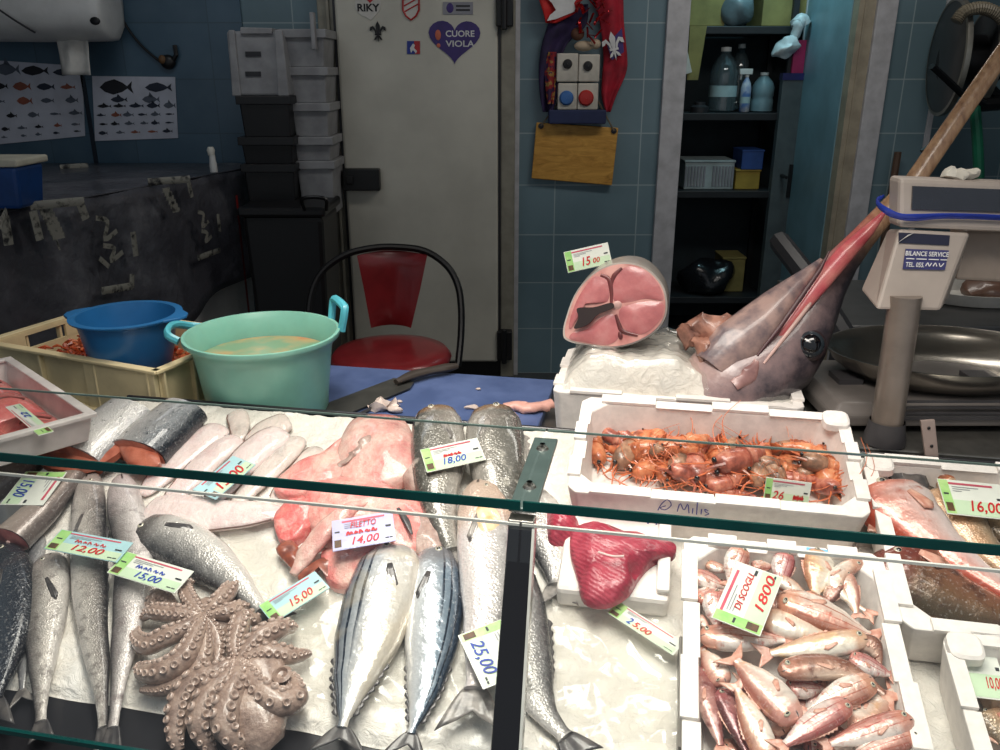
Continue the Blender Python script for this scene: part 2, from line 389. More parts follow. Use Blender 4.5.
# heart
hp = []
for i in range(36):
    a = 2 * math.pi * i / 36; x = 16 * math.sin(a) ** 3; y = 13 * math.cos(a) - 5 * math.cos(2 * a) - 2 * math.cos(3 * a) - math.cos(4 * a)
    hp.append((454.5 + x * 1.62, 38.5 - y * 1.5 + (x > 0) * .5))
h = outline_sticker('heart_sticker', 'purple heart shaped sticker with white lettering CUORE VIOLA on the cold room door', hp, M_purple)
mb = MB(); k = YW / 838 * 1.0
textmb(mb, 'CUORE', sp(460, 34) - V((0, .001, 0)), XD, ZD, .026, width=.128, bold=.02); textmb(mb, 'VIOLA', sp(460, 44) - V((0, .001, 0)), XD, ZD, .026, width=.128, bold=.02); mb.build('lettering', M_wprint, h, smooth=0)
mb = MB(); mb.ell(sp(438, 35), XD * .013, V((0, .003, 0)), ZD * .022); mb.ell(sp(438.5, 45.5), XD * .009, V((0, .003, 0)), ZD * .009); mb.build('figure_print', M_orange, h)
def fleur(mb, px, py, s, off=V((0, -.002, 0)), mi=0, X=XD, Z=ZD, c=None):
    c = (sp(px, py) if c is None else c) + off; N = X.cross(Z) * .0025
    P = lambda pts: [c + X * (x * s) + Z * (y * s) for x, y in pts]
    mb.prism(P([(0, 1), (.22, .55), (.16, .1), (.1, -.15), (-.1, -.15), (-.16, .1), (-.22, .55)]), N, mi)
    for k in (-1, 1):
        mb.prism(P([(k * .14, -.15), (k * .2, .2), (k * .45, .55), (k * .75, .45), (k * .8, .1), (k * .6, .15), (k * .5, .3), (k * .34, .1), (k * .26, -.15)][::k]), N, mi)
        mb.prism(P([(k * .08, -.3), (k * .3, -.5), (k * .42, -.75), (k * .22, -.7), (k * .05, -.45)][::k]), N, mi)
    mb.prism(P([(-.32, -.15), (.32, -.15), (.32, -.3), (-.32, -.3)][::-1]), N, mi); mb.prism(P([(-.1, -.3), (0, -1), (.1, -.3)]), N, mi)
mb = MB(); fleur(mb, 378, 32, .045); tag(mb.build('lily_sticker', M_ink, smooth=0), 'small black fleur-de-lis lily sticker on the cold room door', 'sticker')
b = outline_sticker('speech_sticker', 'round grey white sticker reading RIKY under a red heart', [(368 + 13 * math.cos(a), 4 + 13 * math.sin(a)) if abs(a - 1.3) > .3 else (371, 20) for a in [2 * math.pi * i / 24 for i in range(24)]], M_lpaper)
mb = MB(); textmb(mb, 'RIKY', sp(368, 8) - V((0, .001, 0)), XD, ZD, .03, width=.098, bold=.03); textmb(mb, 'I', sp(363, -4) - V((0, .001, 0)), XD, ZD, .03, bold=.02); mb.build('lettering', M_ink, b, smooth=0)
mb = MB(); mb.prism([sp(370 + x * .26, -1 - y * .26) + V((0, -.002, 0)) for x, y in [(16 * math.sin(a) ** 3, 13 * math.cos(a) - 5 * math.cos(2 * a) - 2 * math.cos(3 * a) - math.cos(4 * a)) for a in [2 * math.pi * i / 20 for i in range(20)]]], V((0, .0015, 0))); mb.build('heart_print', M_red, b, smooth=0)
sh = [(403, -8), (419, -8), (419, 10), (416, 16), (411, 20), (406, 16), (403, 10)]
b = outline_sticker('shield_sticker', 'white shield sticker with red outline and stripes on the cold room door', sh, M_lpaper)
mb = MB(); Pn = [sp(*p) - V((0, .0012, 0)) for p in sh]; mb.tube(Pn + [Pn[0]], .0045, 6)
for d in (0, 6, 12): mb.tube([sp(404, 8 - d + 4) - V((0, .001, 0)), sp(418, 0 - d + 4) - V((0, .001, 0))], .003, 6)
mb.build('outline_print', M_red, b)
b = outline_sticker('plate_sticker', 'small grey rectangular plate sticker above the purple heart', [(443, 2), (473, 2), (473, 14.5), (443, 14.5)], M_grey)
mb = MB(); mb.ell(sp(450, 8), XD * .016, V((0, .002, 0)), ZD * .02); mb.build('disc_print', M_purple, b)
mb = MB()
for y in (6, 10): mb.box(sp(463, y) - V((0, .001, 0)), (.062, .001, .008))
mb.build('line_print', M_dark, b, smooth=0)
b = outline_sticker('logo_sticker', 'tiny blue and red logo sticker with a white figure below the shield', [(407, 41), (420, 41), (420, 54), (407, 54)], M_blueprint)
mb = MB(); mb.prism([sp(x, y) - V((0, .001, 0)) for x, y in ((414, 41), (420, 41), (420, 54), (415, 54))], V((0, .001, 0))); mb.build('red_half', M_red, b, smooth=0)
mb = MB(); mb.prism([sp(x, y) - V((0, .002, 0)) for x, y in ((411, 53), (410, 48), (413, 43.5), (415, 45), (414, 48), (417, 51), (416, 53.5), (413, 50))], V((0, .001, 0))); mb.build('figure_print', M_wprint, b, smooth=0)

# ---- posters with rows of fish
def poster(label, c4, seed, rows):
    q = [aty(x, y, YW - .02) for x, y in c4]; mb = MB(); mb.prism([q[0], q[1], q[2], q[3]], V((0, .003, 0)))
    b = tag(mb.build('fish_poster', mat('poster paper', (205, 208, 220), .5, var=.06), smooth=0), label, 'poster')
    rnd = random.Random(seed)
    cols = [mat('print dark blue', (40, 48, 66), .5), mat('print grey', (96, 104, 118), .5), mat('print rust', (160, 92, 70), .5), mat('print black', (26, 26, 34), .5)]
    for r, (v, n, s) in enumerate(rows):
        for i in range(n):
            u = (i + .55 + rnd.uniform(-.12, .12)) / (n + .1)
            p = (q[0] * (1 - u) + q[1] * u) * (1 - v) + (q[3] * (1 - u) + q[2] * u) * v + V((0, -.001, 0))
            sx = s * rnd.uniform(.9, 1.2); sy = sx * rnd.uniform(.25, .62); m = rnd.choice([0, 0, 1, 1, 1, 2, 3])
            mb = MB(); f = lambda x, y: p + XD * (x * sx) + ZUP * (y * sy)
            mb.prism([f(*t) for t in [(-1, 0), (-.6, .6), (0, .9), (.5, .5), (.75, .12), (1.1, .7), (1, 0), (1.1, -.7), (.75, -.12), (.4, -.5), (-.2, -.8), (-.7, -.5)]], V((0, .0012, 0)), m)
            if rnd.random() < .5: mb.prism([f(*t) for t in [(-.2, .75), (.0, 1.6), (.4, .5)]], V((0, .0012, 0)), m)
            mb.build('fish_print', cols, b, smooth=0)
    return b
poster('white fish species poster on the tiles, half cut off by the left picture edge', [(-40, 58), (82, 66), (85, 136), (-40, 148)], 3, [(.1, 4, .05), (.3, 5, .036), (.48, 5, .03), (.66, 6, .026), (.82, 7, .02), (.92, 7, .014)])
poster('white fish species poster with swordfish and tuna hung right of the other poster', [(92, 76), (175, 77), (178, 138), (95, 141)], 5, [(.17, 2, .065), (.36, 2, .04), (.46, 5, .028), (.6, 6, .022), (.74, 6, .02), (.88, 5, .02)])
mb = MB(); mb.span((wx(86), YW - .02, FLZ), (wx(90), YW - .012, HT)); struct('trim_5', mb, mat('dark tile strip', (22, 34, 48), .5), smooth=0)

# ---- paper dispenser with a hanging towel, cable and hook
q = aty(60, 10, YW - .2); cx0, cx1 = aty(-70, 10, YW - .3).x, aty(100, 10, YW - .3).x; zb = aty(60, 43, YW - .3).z
t = thing('paper_dispenser', 'big white paper towel dispenser on the blue wall, top left', 'dispenser', (0.5 * (cx0 + cx1), YW - .02, zb))
prof = [(YW - .01, zb + .0), (YW - .2, zb - .0), (YW - .29, zb + .04), (YW - .32, zb + .12), (YW - .3, zb + .24), (YW - .2, zb + .33), (YW - .01, zb + .36)]
rings = []
for x, s in ((cx0, .9), (cx0 + .03, 1), (cx1 - .06, 1), (cx1 - .015, .96), (cx1, .86)):
    cy, cz = YW - .15, zb + .17
    rings.append([V((x, cy + (y - cy) * s, cz + (z - cz) * s)) for y, z in prof])
mb = MB(); mb.loft(rings); mb.build('shell', M_white, t, smooth=50, sub=1)
mb = MB(); mb.tube([V((cx0 + (cx1 - cx0) * (.25 + .35 * k / 8), YW - .325 + .02 * abs(k - 4) / 4, zb + .3 - .26 * (k / 8) ** .6)) for k in range(9)], .004, 6); mb.build('seam', M_dark, t)
mb = MB(); mb.ell(aty(95, 21, YW - .335), XD * .022, V((0, .006, 0)), ZUP * .016); mb.build('lock', M_black, t)
a0, a1 = aty(57, 44, YW - .2), aty(93, 75, YW - .2)
mb = MB(); mb.grid(lambda u, v: V((a0.x + (a1.x - a0.x) * u, YW - .2 + .012 * math.sin(u * 9 + v * 2) - .01 * v, a0.z + .03 + (a1.z - a0.z - .03) * v)), 10, 8)
mb.build('paper_sheet', mat('white paper towel', (225, 222, 215), .9), t, solid=.003)
P = [aty(112, -4, YW - .06), aty(124, 22, YW - .04), aty(140, 44, YW - .03), aty(158, 60, YW - .03), aty(168, 66, YW - .03)]
mb = MB(); mb.tube(P, .006, 8, sub=20); c_ = tag(mb.build('hanging_cable', M_black), 'thin black cable hanging down the blue wall to a hook', 'cable')
t = mb = MB(); q = aty(168, 62, YW - .03); mb.ell(q, XD * .035, V((0, .02, 0)), ZUP * .032); mb.tube([q + V((.02, 0, .0)), q + V((.045, -.01, .03)), q + V((.04, 0, .07))], .01, 8)
hk = tag(mb.build('cable_plug', M_black), 'black plug with a brown band hanging at the end of the cable', 'plug')
mb = MB(); mb.ell(q + V((-.02, -.012, .01)), XD * .018, V((0, .014, 0)), ZUP * .02); mb.build('brown_band', mat('brown rubber', (110, 80, 50), .6), hk)

# ---- freezer chest under a printed black tarpaulin
ZT = 1.17
A, B, C_, E = atz(-60, 224, ZT), atz(232, 171, ZT), None, None
B = V((B.x, min(B.y, YW - .06), ZT)); A = V((A.x, A.y, ZT))
back_l = V((-3.05, YW - .04, ZT)); fl = V((-3.05, A.y, ZT)); Br = V((B.x + .03, YW - .04, ZT))
poly = [A, B, Br, back_l, fl]
t = thing('chest_freezer', 'white chest freezer hidden under a black tarpaulin by the blue wall', 'freezer', (-2.2, 3.5, FLZ))
inset = lambda p, k: V((p.x + (-2.4 - p.x) * k, p.y + (3.6 - p.y) * k, 0))
mb = MB(); mb.prism([inset(p, .03) + ZUP * FLZ for p in poly], ZUP * (ZT - FLZ - .03)); mb.build('body', M_white, t, smooth=0, bevel=.01)
# the tarp: top sheet + front drape with folds, hem hanging uneven
t2 = thing('tarpaulin', 'shiny black tarpaulin with white print draped over the freezer', 'tarpaulin', (-2.2, 3.5, ZT))
front = [fl, A, B, Br]
def along(u):
    L = [(front[i + 1] - front[i]).length for i in range(3)]; s = u * sum(L)
    for i in range(3):
        if s <= L[i] or i == 2: return front[i].lerp(front[i + 1], min(1, s / L[i])), (front[i + 1] - front[i]).normalized()
        s -= L[i]
M_tarp = NT('black tarpaulin'); vec = M_tarp.coord(); M_tarp = M_tarp.done(M_tarp.ramp(M_tarp.noise(vec, 5, 5), [(.45, (74, 74, 80)), (.6, (92, 92, 98)), (.75, (130, 130, 134))]), .3, 0, .5, .2, M_tarp.bump(M_tarp.noise(vec, 12, 5), .5, .03))
def drape(u, v):
    p, T = along(u); N = V((T.y, -T.x, 0))
    hem = .86 + .04 * math.sin(u * 13) - .42 * u ** 1.5
    f = .02 + .05 * v * (.5 + .5 * math.sin(u * 42 + 2.0 * math.sin(v * 3))) + .03 * v
    return p + N * f - ZUP * (v * hem)
mb = MB(); mb.grid(drape, 90, 14); mb.jitter(.008, 6); mb.build('front_drape', M_tarp, t2, smooth=60, solid=.004)
def topf(u, v):
    p, T = along(u); q = V((min(p.x, -1.3) - .0, YW - .04, ZT)) if True else p
    r = p.lerp(V((p.x + (-2.3 - p.x) * .25 * v, YW - .03, ZT)), v); r.z = ZT + .004 + .018 * (noise.noise(r * 7)) * (1 - abs(2 * v - 1)) + .01 * v
    N = V((T.y, -T.x, 0)) * .02 * (1 - v); return r + N
mb = MB(); mb.grid(topf, 60, 14); mb.build('top_sheet', M_tarp, t2, smooth=60, solid=.004)
def onfront(px, py, off=.03):
    n = V(((B - A).y, -(B - A).x, 0)).normalized(); return hit(px, py, A + n * (off + .06), n)
XF = (B - A).normalized(); NF = V((XF.y, -XF.x, 0))
M_prt = mat('worn white print', (150, 148, 138), .6, col2=(40, 40, 42), vscale=40, lo=.5, hi=.66)
for a, b, r in (((4, 216), (9, 245), .018), ((33, 211), (40, 240), .016), ((46, 209), (60, 250), .004), ((80, 203), (86, 219), .018), ((188, 180), (192, 197), .012), ((102, 291), (132, 286), .014), ((132, 274), (132, 288), .012), ((198, 258), (220, 250), .012), ((133, 232), (136, 256), .014), ((218, 214), (220, 232), .01)):
    P0, P1 = onfront(*a), onfront(*b); mb = MB(); mb.tube([P0, P1], r, 6, flat=.25, hint=NF); mb.build('print_stroke', M_prt, t2, smooth=60)
mb = MB()
strokes(mb, [[(.1, .9), (.5, .8), (.3, .5), (.8, .6)], [(.2, .4), (.6, .3), (.4, .1), (.9, .2)], [(.0, .2), (.3, .0)]], onfront(110, 238), XF, ZUP, .13, .2, .009)
strokes(mb, [[(.1, .9), (.5, .8), (.3, .5), (.8, .6)], [(.2, .4), (.6, .3), (.4, .1), (.9, .2)]], onfront(205, 226), XF, ZUP, .09, .16, .008)
for i in range(7): P0 = onfront(44 + i * 2.4, 206 + i * 5); mb.box(P0, (.05, .004, .02), XF, NF, ZUP)
for i in range(6): P0 = onfront(166 + i * 2, 190 + i * 4); mb.box(P0, (.04, .004, .016), XF, NF, ZUP)
mb.build('print_lettering', M_prt, t2, smooth=0)
for a, b in (((30, 206), (84, 201)), ((148, 182), (190, 179)), ((60, 168), (88, 166)), ((6, 212), (0, 225))):
    P0, P1 = atz(a[0], a[1], ZT + .02), atz(b[0], b[1], ZT + .02); mb = MB(); mb.tube([P0, P1], .014, 6, flat=.3, hint=V((1, 0, 0))); mb.build('print_stroke', M_prt, t2, smooth=60)
# blue tub with white lid and a white bottle on top of the tarp
t = thing('lidded_tub', 'blue tub with a white lid standing on the tarpaulin at the left edge', 'tub', atz(5, 206, ZT + .02))
c = WO[t]; mb = MB(); k = .105
mb.loft([[c + V((sx * s, sy * s * .8, z)) for sx, sy in ((-1, -1), (1, -1), (1, 1), (-1, 1))] for s, z in ((k * .86, 0), (k, .13))]); mb.build('body', mat('blue plastic tub', (28, 74, 140), .4), t, smooth=0, bevel=.012)
mb = MB(); mb.box(c + ZUP * .142, (.235, .19, .022)); mb.build('lid', mat('cream lid', (214, 208, 188), .5), t, smooth=0, bevel=.006)
q = atz(214, 172, ZT + .02); t = thing('white_bottle', 'white tapered bottle neck standing behind the tarpaulin end', 'bottle', q)
mb = MB(); mb.lathe(q, [(.016, 0), (.016, .03), (.013, .05), (.012, .07)], cap0=True, cap1=True); mb.build('body', M_white, t)
mb = MB(); mb.lathe(q + V((-.003, 0, .07)), [(.013, 0), (.017, .02), (.011, .034)], cap0=True, cap1=True); mb.build('cap', mat('white cap', (232, 230, 220), .4), t)

# ---- stacks between freezer and cold-room door
def ycrate(name, label, px0, px1, py0, py1, Y, m, d=.3, cat='crate', group=None, taper=.9, slots=True, tilt=0, mslot=None):
    p0, p1 = aty(px0, py0, Y), aty(px1, py1, Y); cx, cz = (p0.x + p1.x) / 2, p1.z; w, h = p1.x - p0.x, p0.z - p1.z
    t = thing(name, label, cat, (cx, Y + d / 2, cz), group); mb = MB()
    def ring(s, z, e=0): return [V((cx + sx * (w / 2 * s + e) + tilt * (z), Y + d / 2 + sy * (d / 2 * s + e), cz + z)) for sx, sy in ((-1, -1), (1, -1), (1, 1), (-1, 1))]
    mb.loft([ring(taper, 0), ring(1, h), ring(1, h, -.018), ring(taper, .012, -.018)]); mb.build('body', m, t, smooth=0, bevel=.006)
    mb = MB(); mb.loft([ring(1, h - .03, .0), ring(1, h - .03, .01), ring(1, h + .004, .01), ring(1, h + .004, -.012)], cap0=False, cap1=False); mb.build('rim', m, t, smooth=0, bevel=.003)
    if slots:
        mb = MB()
        for zz in (.33, .68): mb.box((cx + tilt * h * zz, Y + (1 - zz) * (1 - taper) * d / 2 - .001, cz + h * zz), (w * .28, .01, h * .06))
        mb.build('slot', mslot or M_black, t, smooth=0)
    return t
Yc = 3.72
# white crate standing on end, its slotted base towards us
cW = [aty(x, y, Yc) for x, y in ((226, 31), (281, 31), (291, 96), (232, 96))]
M_foamd = mat('greyed white polystyrene', (158, 158, 160), .7, bump=.12, bscale=200)  # white foam given a grey tone so the back crates render darker
t = thing('fish_crate', 'white polystyrene crate with two slots on top of the black crates', 'crate', (cW[3] + cW[2]) / 2 + V((0, .1, 0)))
mb = MB(); mb.prism([cW[0], cW[1], cW[2], cW[3]], V((0, .2, 0))); mb.build('body', M_foamd, t, smooth=0, bevel=.01)
mb = MB()
for x0, x1, y0, y1 in ((226, 236, 30, 96), (272, 284, 30, 96)):
    mb.prism([aty(x0 + 2, y0, Yc - .012), aty(x1 - 2, y0, Yc - .012), aty(x1 + 5, y1, Yc - .012), aty(x0 + 6, y1, Yc - .012)], V((0, .014, 0)))
mb.prism([aty(x, y, Yc - .012) for x, y in ((240, 27), (272, 28), (272, 34), (240, 34))], V((0, .1, 0)))
mb.build('rib', M_foamd, t, smooth=0, bevel=.004)
for y in (54, 74):
    mb = MB(); a, b = aty(245, y - 2.5, Yc - .004), aty(261, y + 2.5, Yc - .004); mb.span((a.x, a.y, b.z), (b.x, a.y + .01, a.z)); mb.build('slot', M_dark, t, smooth=0)
lab = ['topmost of the leaning stack', 'second of the stack from the top', 'third of the stack from the top', 'fourth of the stack, above the bin', 'lowest of the stack beside the bin']
for i, (x0, x1, y0, y1) in enumerate(((280, 326, 30, 68), (286, 328, 68, 104), (290, 330, 104, 138), (292, 332, 138, 162), (296, 336, 162, 216))):
    ycrate('foam_crate', 'white foam crate left of the cold room door, ' + lab[i], x0, x1, y0, y1, 3.78 + .0 * i, M_foamd, .26, 'crate', 'foam crates beside the cold room door', .86, False)
mb = MB(); a, b = aty(309, 12, 3.74), aty(316, 50, 3.74); mb.span((a.x, a.y, b.z), (b.x, a.y + .04, a.z)); tag(mb.build('foam_strip', M_foamd, smooth=0, bevel=.004), 'upright white foam strip standing on the leaning crate stack', 'strip')
for i, (y0, y1, dx) in enumerate(((97, 138, 0), (138, 165, 2), (165, 210, 5))):
    ycrate('black_crate', ['black plastic crate right under the white slotted crate', 'black plastic crate in the middle of the black stack', 'black plastic crate at the bottom of the black stack'][i], 238 + dx, 292 + dx, y0, y1, 3.7, M_black, .3, 'crate', 'stacked black crates', .92, False)
p0, p1 = aty(240, 210, 3.5), aty(330, 330, 3.5)
t = thing('waste_bin', 'tall black bin standing on the floor below the crates', 'bin', ((p0.x + p1.x) / 2, 3.65, FLZ)); cx, w = (p0.x + p1.x) / 2, p1.x - p0.x
mb = MB(); mb.loft([[V((cx + sx * w / 2 * s, 3.68 + sy * .17 * s, z)) for sx, sy in ((-1, -1), (1, -1), (1, 1), (-1, 1))] for s, z in ((.86, FLZ), (1, p0.z - .03))]); mb.build('body', M_black, t, smooth=0, bevel=.02)
mb = MB(); mb.box((cx, 3.68, p0.z - .01), (w + .03, .37, .04)); mb.build('lid', M_black, t, smooth=0, bevel=.012)
mb = MB(); mb.tube([V((cx + .1, 3.5, p0.z)), V((cx + .1, 3.48, p0.z + .05)), V((cx + .19, 3.48, p0.z + .05)), V((cx + .19, 3.5, p0.z))], .008, 8, sub=14); mb.build('handle', M_blackm, t)
mb = MB(); a, b = aty(237, 195, 3.62), aty(244, 262, 3.62); mb.span((a.x, 3.6, FLZ), (b.x, 3.625, a.z)); tag(mb.build('red_pole', mat('red plastic', (150, 30, 30), .4), smooth=0, bevel=.005), 'flat red pole standing between freezer and black bin', 'pole')
# ---------------------------------------------------------------- things hanging on the middle wall
WY = YW - .004
def wq(px, py, off): return aty(px, py, YW - off)
# hanging wooden board on strings
q = [wq(*p, .035) for p in ((536.5, 122.5), (618.5, 128), (612, 185.5), (531.5, 178.5))]
t = thing('wooden_board', 'plain yellowish wooden board hanging by strings on the blue tiles', 'board', (q[2] + q[3]) / 2)
mb = MB(); mb.prism(q, V((0, .022, 0)))
wd = NT('yellow plywood'); vec = wd.coord('Object', (1, 1, 4)); wd = wd.done(wd.ramp(wd.noise(vec, 9, 6, .6, 1.5), [(.35, (216, 164, 78)), (.6, (190, 138, 60)), (.75, (146, 104, 46))]), .55, 0, .4, .1)
mb.build('panel', wd, t, smooth=0, bevel=.004)
for i, (x, y) in enumerate(((541, 126), (614, 131))):
    mb = MB(); c = wq(x, y, .04); mb.lathe(c, [(.0, -.004), (.012, -.003), (.013, 0), (.0, .002)], 14, V((0, -1, 0))); mb.build('grommet', M_dark, t)
    top = wq((557, 598)[i], (104, 101)[i], .04); mb = MB(); mb.tube([c, c.lerp(top, .5) + V((0, -.004, 0)), top], .004, 6); mb.build('string', mat('twine', (120, 108, 92), .8), t)
# block tower: four square blocks (two with a black dot, one blue, one red)
M_blk = mat('pale wooden block', (206, 200, 188), .5)
t = thing('wall_bracket', 'small dark blue wall bracket under the four square blocks', 'bracket', wq(578, 122, .03))
mb = MB(); a, b = wq(549, 110, .09), wq(606, 124, .09); mb.span((a.x, YW - .09, b.z), (b.x, YW - .003, a.z)); mb.build('ledge', mat('dark blue cloth', (44, 54, 92), .8), t, smooth=0, bevel=.006)
dots = [('upper left pale block with a black round knob', (558.5, 64), M_ink, .75, (557, 578, 53, 82)), ('upper right pale block with a black round knob', (588, 66), M_ink, .75, (579, 599.5, 54, 82)), ('lower left pale block with a blue round button', (566.5, 98), mat('blue button', (60, 112, 180), .4), 1.15, (558, 577, 83, 110)), ('lower right pale block with a red round button', (586, 98), mat('red button', (186, 44, 40), .4), 1.25, (578, 598, 83, 110))]
for lb, (dx, dy), m, s, (x0, x1, y0, y1) in dots:
    a, b = wq(x0, y0, .09), wq(x1, y1, .09)
    t = thing('square_block', lb + ' hung on the wall among the scarves', 'block', ((a.x + b.x) / 2, YW - .05, b.z), 'square blocks on the wall')
    mb = MB(); mb.span((a.x + .001, YW - .085, b.z + .001), (b.x - .001, YW - .02, a.z - .001)); mb.build('body', M_blk, t, smooth=0, bevel=.005)
    c = V((wq(dx, dy, .09).x if abs(dx - (x0 + x1) / 2) < 9 else (a.x + b.x) / 2, YW - .085, wq(dx, dy, .09).z)); mb = MB(); r = .028 * s
    c.x = min(max(c.x, a.x + r + .002), b.x - r - .002) if b.x - a.x > 2 * r + .004 else (a.x + b.x) / 2
    mb.lathe(c, [(r, 0), (r, .006), (r * .8, .014), (0.001, .016)], 20, V((0, -1, 0))); mb.build('button', m, t)
# scarves and flags hung around it
def cloth(name, label, pts, m, seed, off=.06, fold=.012, cat='scarf', nv=26, amp=7):
    """pts: left/right pixel edges from top to bottom"""
    L = [wq(a, y, off) for y, a, b in pts]; Rr = [wq(b, y, off) for y, a, b in pts]
    L = smoothpts(L, nv); Rr = smoothpts(Rr, nv); mb = MB()
    mb.grid(lambda u, v: L[int(round(v * nv))].lerp(Rr[int(round(v * nv))], u) + V((0, fold * math.sin(u * amp + seed + v * 2.5) + fold * .6 * noise.noise(V((u * 4, v * 6, seed))), 0)), 16, nv)
    return tag(mb.build(name, m, solid=.006, smooth=70), label, cat)
M_scarlet = mat('scarlet cloth', (176, 26, 48), .75, col2=(130, 16, 36), vscale=14); M_pcloth = mat('dark purple cloth', (50, 36, 78), .8, col2=(34, 26, 54), vscale=14)
fl = cloth('red_pennant', 'long crimson pennant with a white lily on the tiled wall', [(-10, 592, 624), (22, 600, 624), (55, 604, 627), (72, 603, 626), (95, 602, 616), (112, 606, 610)], M_scarlet, 1.0, .05)
mb = MB(); mb.prism([wq(x, y, .074) for x, y in ((607, 45), (622, 28), (624, 52), (612, 60))], V((0, .003, 0))); mb.build('purple_patch', M_purple, fl, smooth=0)
mb = MB(); fleur(mb, 0, 0, .062, V((0, 0, 0)), 0, V((.96, 0, .2)).normalized(), V((-.25, 0, .97)).normalized(), wq(613.5, 46, .08)); mb.build('lily_print', M_wprint, fl, smooth=0)
cloth('purple_scarf', 'dark purple scarf hanging down left of the square blocks', [(4, 552, 588), (25, 548, 586), (45, 542, 566), (70, 539, 560), (95, 540, 557), (112, 543, 552)], M_pcloth, 2.2, .045, .014)
st = NT('striped scarf'); vec = st.coord(); st = st.done(st.ramp(st.noise(vec, 26, 2), [(.36, (60, 34, 70)), (.46, (150, 40, 44)), (.55, (170, 130, 70)), (.62, (52, 44, 88))], 'CONSTANT'), .8)
cloth('striped_scarf', 'thin multicoloured scarf hanging beside the purple scarf', [(52, 549, 556), (70, 545, 556), (88, 546, 555), (104, 548, 553)], st, .4, .07, .01)
cap = cloth('red_white_flag', 'red and white gathered flag at the top of the wall bundle', [(-14, 536, 586), (0, 539, 581), (12, 543, 576), (23, 546, 556)], mat('red cloth', (206, 34, 34), .7), 3.3, .075, .01, 'flag')
mb = MB(); mb.prism([wq(x, y, .097) for x, y in ((545, -4), (552, 3), (556, 10), (550, 15), (547, 21), (556, 19), (576, 11), (574, 3), (580, -6))], V((0, .004, 0))); mb.build('white_print', M_wprint, cap, smooth=0)
fo = NT('red foil'); vec = fo.coord(); fo = fo.done((170, 22, 26), .18, .6, .6, .3, fo.bump(fo.voro(vec, 45), .9, .01))
rg = random.Random(4); mb = MB()
for k in range(26):
    c = wq(rg.uniform(578, 604), rg.uniform(-6, 38), .08 + rg.uniform(0, .03)); d = V((rg.uniform(-1, 1), rg.uniform(-.4, .4), rg.uniform(-1, .4))).normalized() * .045
    mb.tube([c, c + d * .5 + V((0, -.01, 0)), c + d], .008, 5, flat=.3)
tag(mb.build('foil_bow', fo), 'shiny red foil bow above the pale blocks', 'bow')
t = thing('toy_figure', 'small pale and brown toy sitting on top of the upper blocks', 'toy', wq(584, 53, .07))
mb = MB(); c = wq(584, 46, .07); mb.ell(c, XD * .045, V((0, .025, 0)), ZUP * .022); mb.ell(c + V((.05, 0, .008)), XD * .026, V((0, .022, 0)), ZUP * .022); mb.build('body', mat('pale toy', (196, 176, 150), .7), t)
mb = MB(); mb.ell(c + V((-.03, 0, .05)), XD * .03, V((0, .02, 0)), ZUP * .028); mb.build('head', mat('brown toy', (96, 62, 44), .7), t)
# ---------------------------------------------------------------- store room shelf
SYF = 4.78                                                     # front of the shelf unit
def sy(px, py, y=SYF): return aty(px, py, y)
sx0, sx1 = o_l - .1, sy(784, 120).x
M_shelf = mat('black shelf metal', (34, 38, 42), .5)
t = thing('storage_shelf', 'black metal storage shelf unit standing in the store room', 'shelf', ((sx0 + sx1) / 2, SYF + .18, FLZ))
SH = [sy(730, y).z for y in (26, 113, 191, 297)]
for z in SH: mb = MB(); mb.span((sx0, SYF, z - .04), (sx1, SYF + .38, z)); mb.build('shelf_board', M_shelf, t, smooth=0, bevel=.004)
for x in (sx0, sx1):
    for y in (SYF + .01, SYF + .37): mb = MB(); mb.span((x - .015, y - .015, FLZ), (x + .015, y + .015, 2.3)); mb.build('upright', M_shelf, t, smooth=0)
def onshelf(px, i, dy=.12): p = sy(px, 100, SYF + dy); return V((p.x, SYF + dy, SH[i]))
M_clear = glassmat('clear bottle plastic', (.8, .86, .88), .06, .05, .12, (170, 190, 196))
def bottle(name, label, c, h, r, m, capm, lm=None, prof=None, cat='bottle'):
    t = thing(name, label, cat, c); mb = MB()
    prof = prof or [(.7, 0), (1, .03), (1, .3), (.93, .36), (1, .42), (1, .62), (.8, .76), (.34, .9), (.3, .94)]
    mb.lathe(c, [(a * r, b * h) for a, b in prof], 22, cap0=True); mb.build('body', m, t, smooth=60)
    mb = MB(); e = prof[-1]; mb.lathe(c + ZUP * (e[1] * h), [(e[0] * r * 1.25, -.004), (e[0] * r * 1.25, h * .05), (.001, h * .055)], 16, cap0=True); mb.build('cap', capm, t)
    if lm: mb = MB(); mb.lathe(c + ZUP * h * .24, [(r * 1.015, 0), (r * 1.015, h * .17)], 22); mb.build('label_band', lm, t)
    return t
M_lab = mat('pale label', (170, 196, 200), .6)
bottle('water_bottle', 'large clear plastic water bottle with a pale label on the shelf', onshelf(722, 1), .34, .075, M_clear, M_white, M_lab)
bottle('water_bottle', 'clear plastic bottle behind the large water bottle', onshelf(737, 1, .24), .36, .055, M_clear, M_white, None)
bottle('spray_bottle', 'slim white and blue spray bottle in the middle of the shelf', onshelf(745, 1, .08), .2, .028, mat('blue white plastic', (92, 130, 190), .4, col2=(215, 220, 225), vscale=16), M_white, M_lab)
t = [o for o in COL.objects if o.name.startswith('spray_bottle')][0]; c = WO[t] + ZUP * .2; mb = MB(); mb.box(c + V((-.01, 0, .012)), (.07, .03, .03)); mb.tube([c + V((-.03, 0, .01)), c + V((-.035, 0, -.03))], .006, 6); mb.build('trigger', M_white, t, bevel=.006)
bottle('detergent_bottle', 'frosted squat bottle right of the spray bottle', onshelf(762, 1), .21, .06, mat('frosted plastic', (120, 150, 160), .45), M_white)
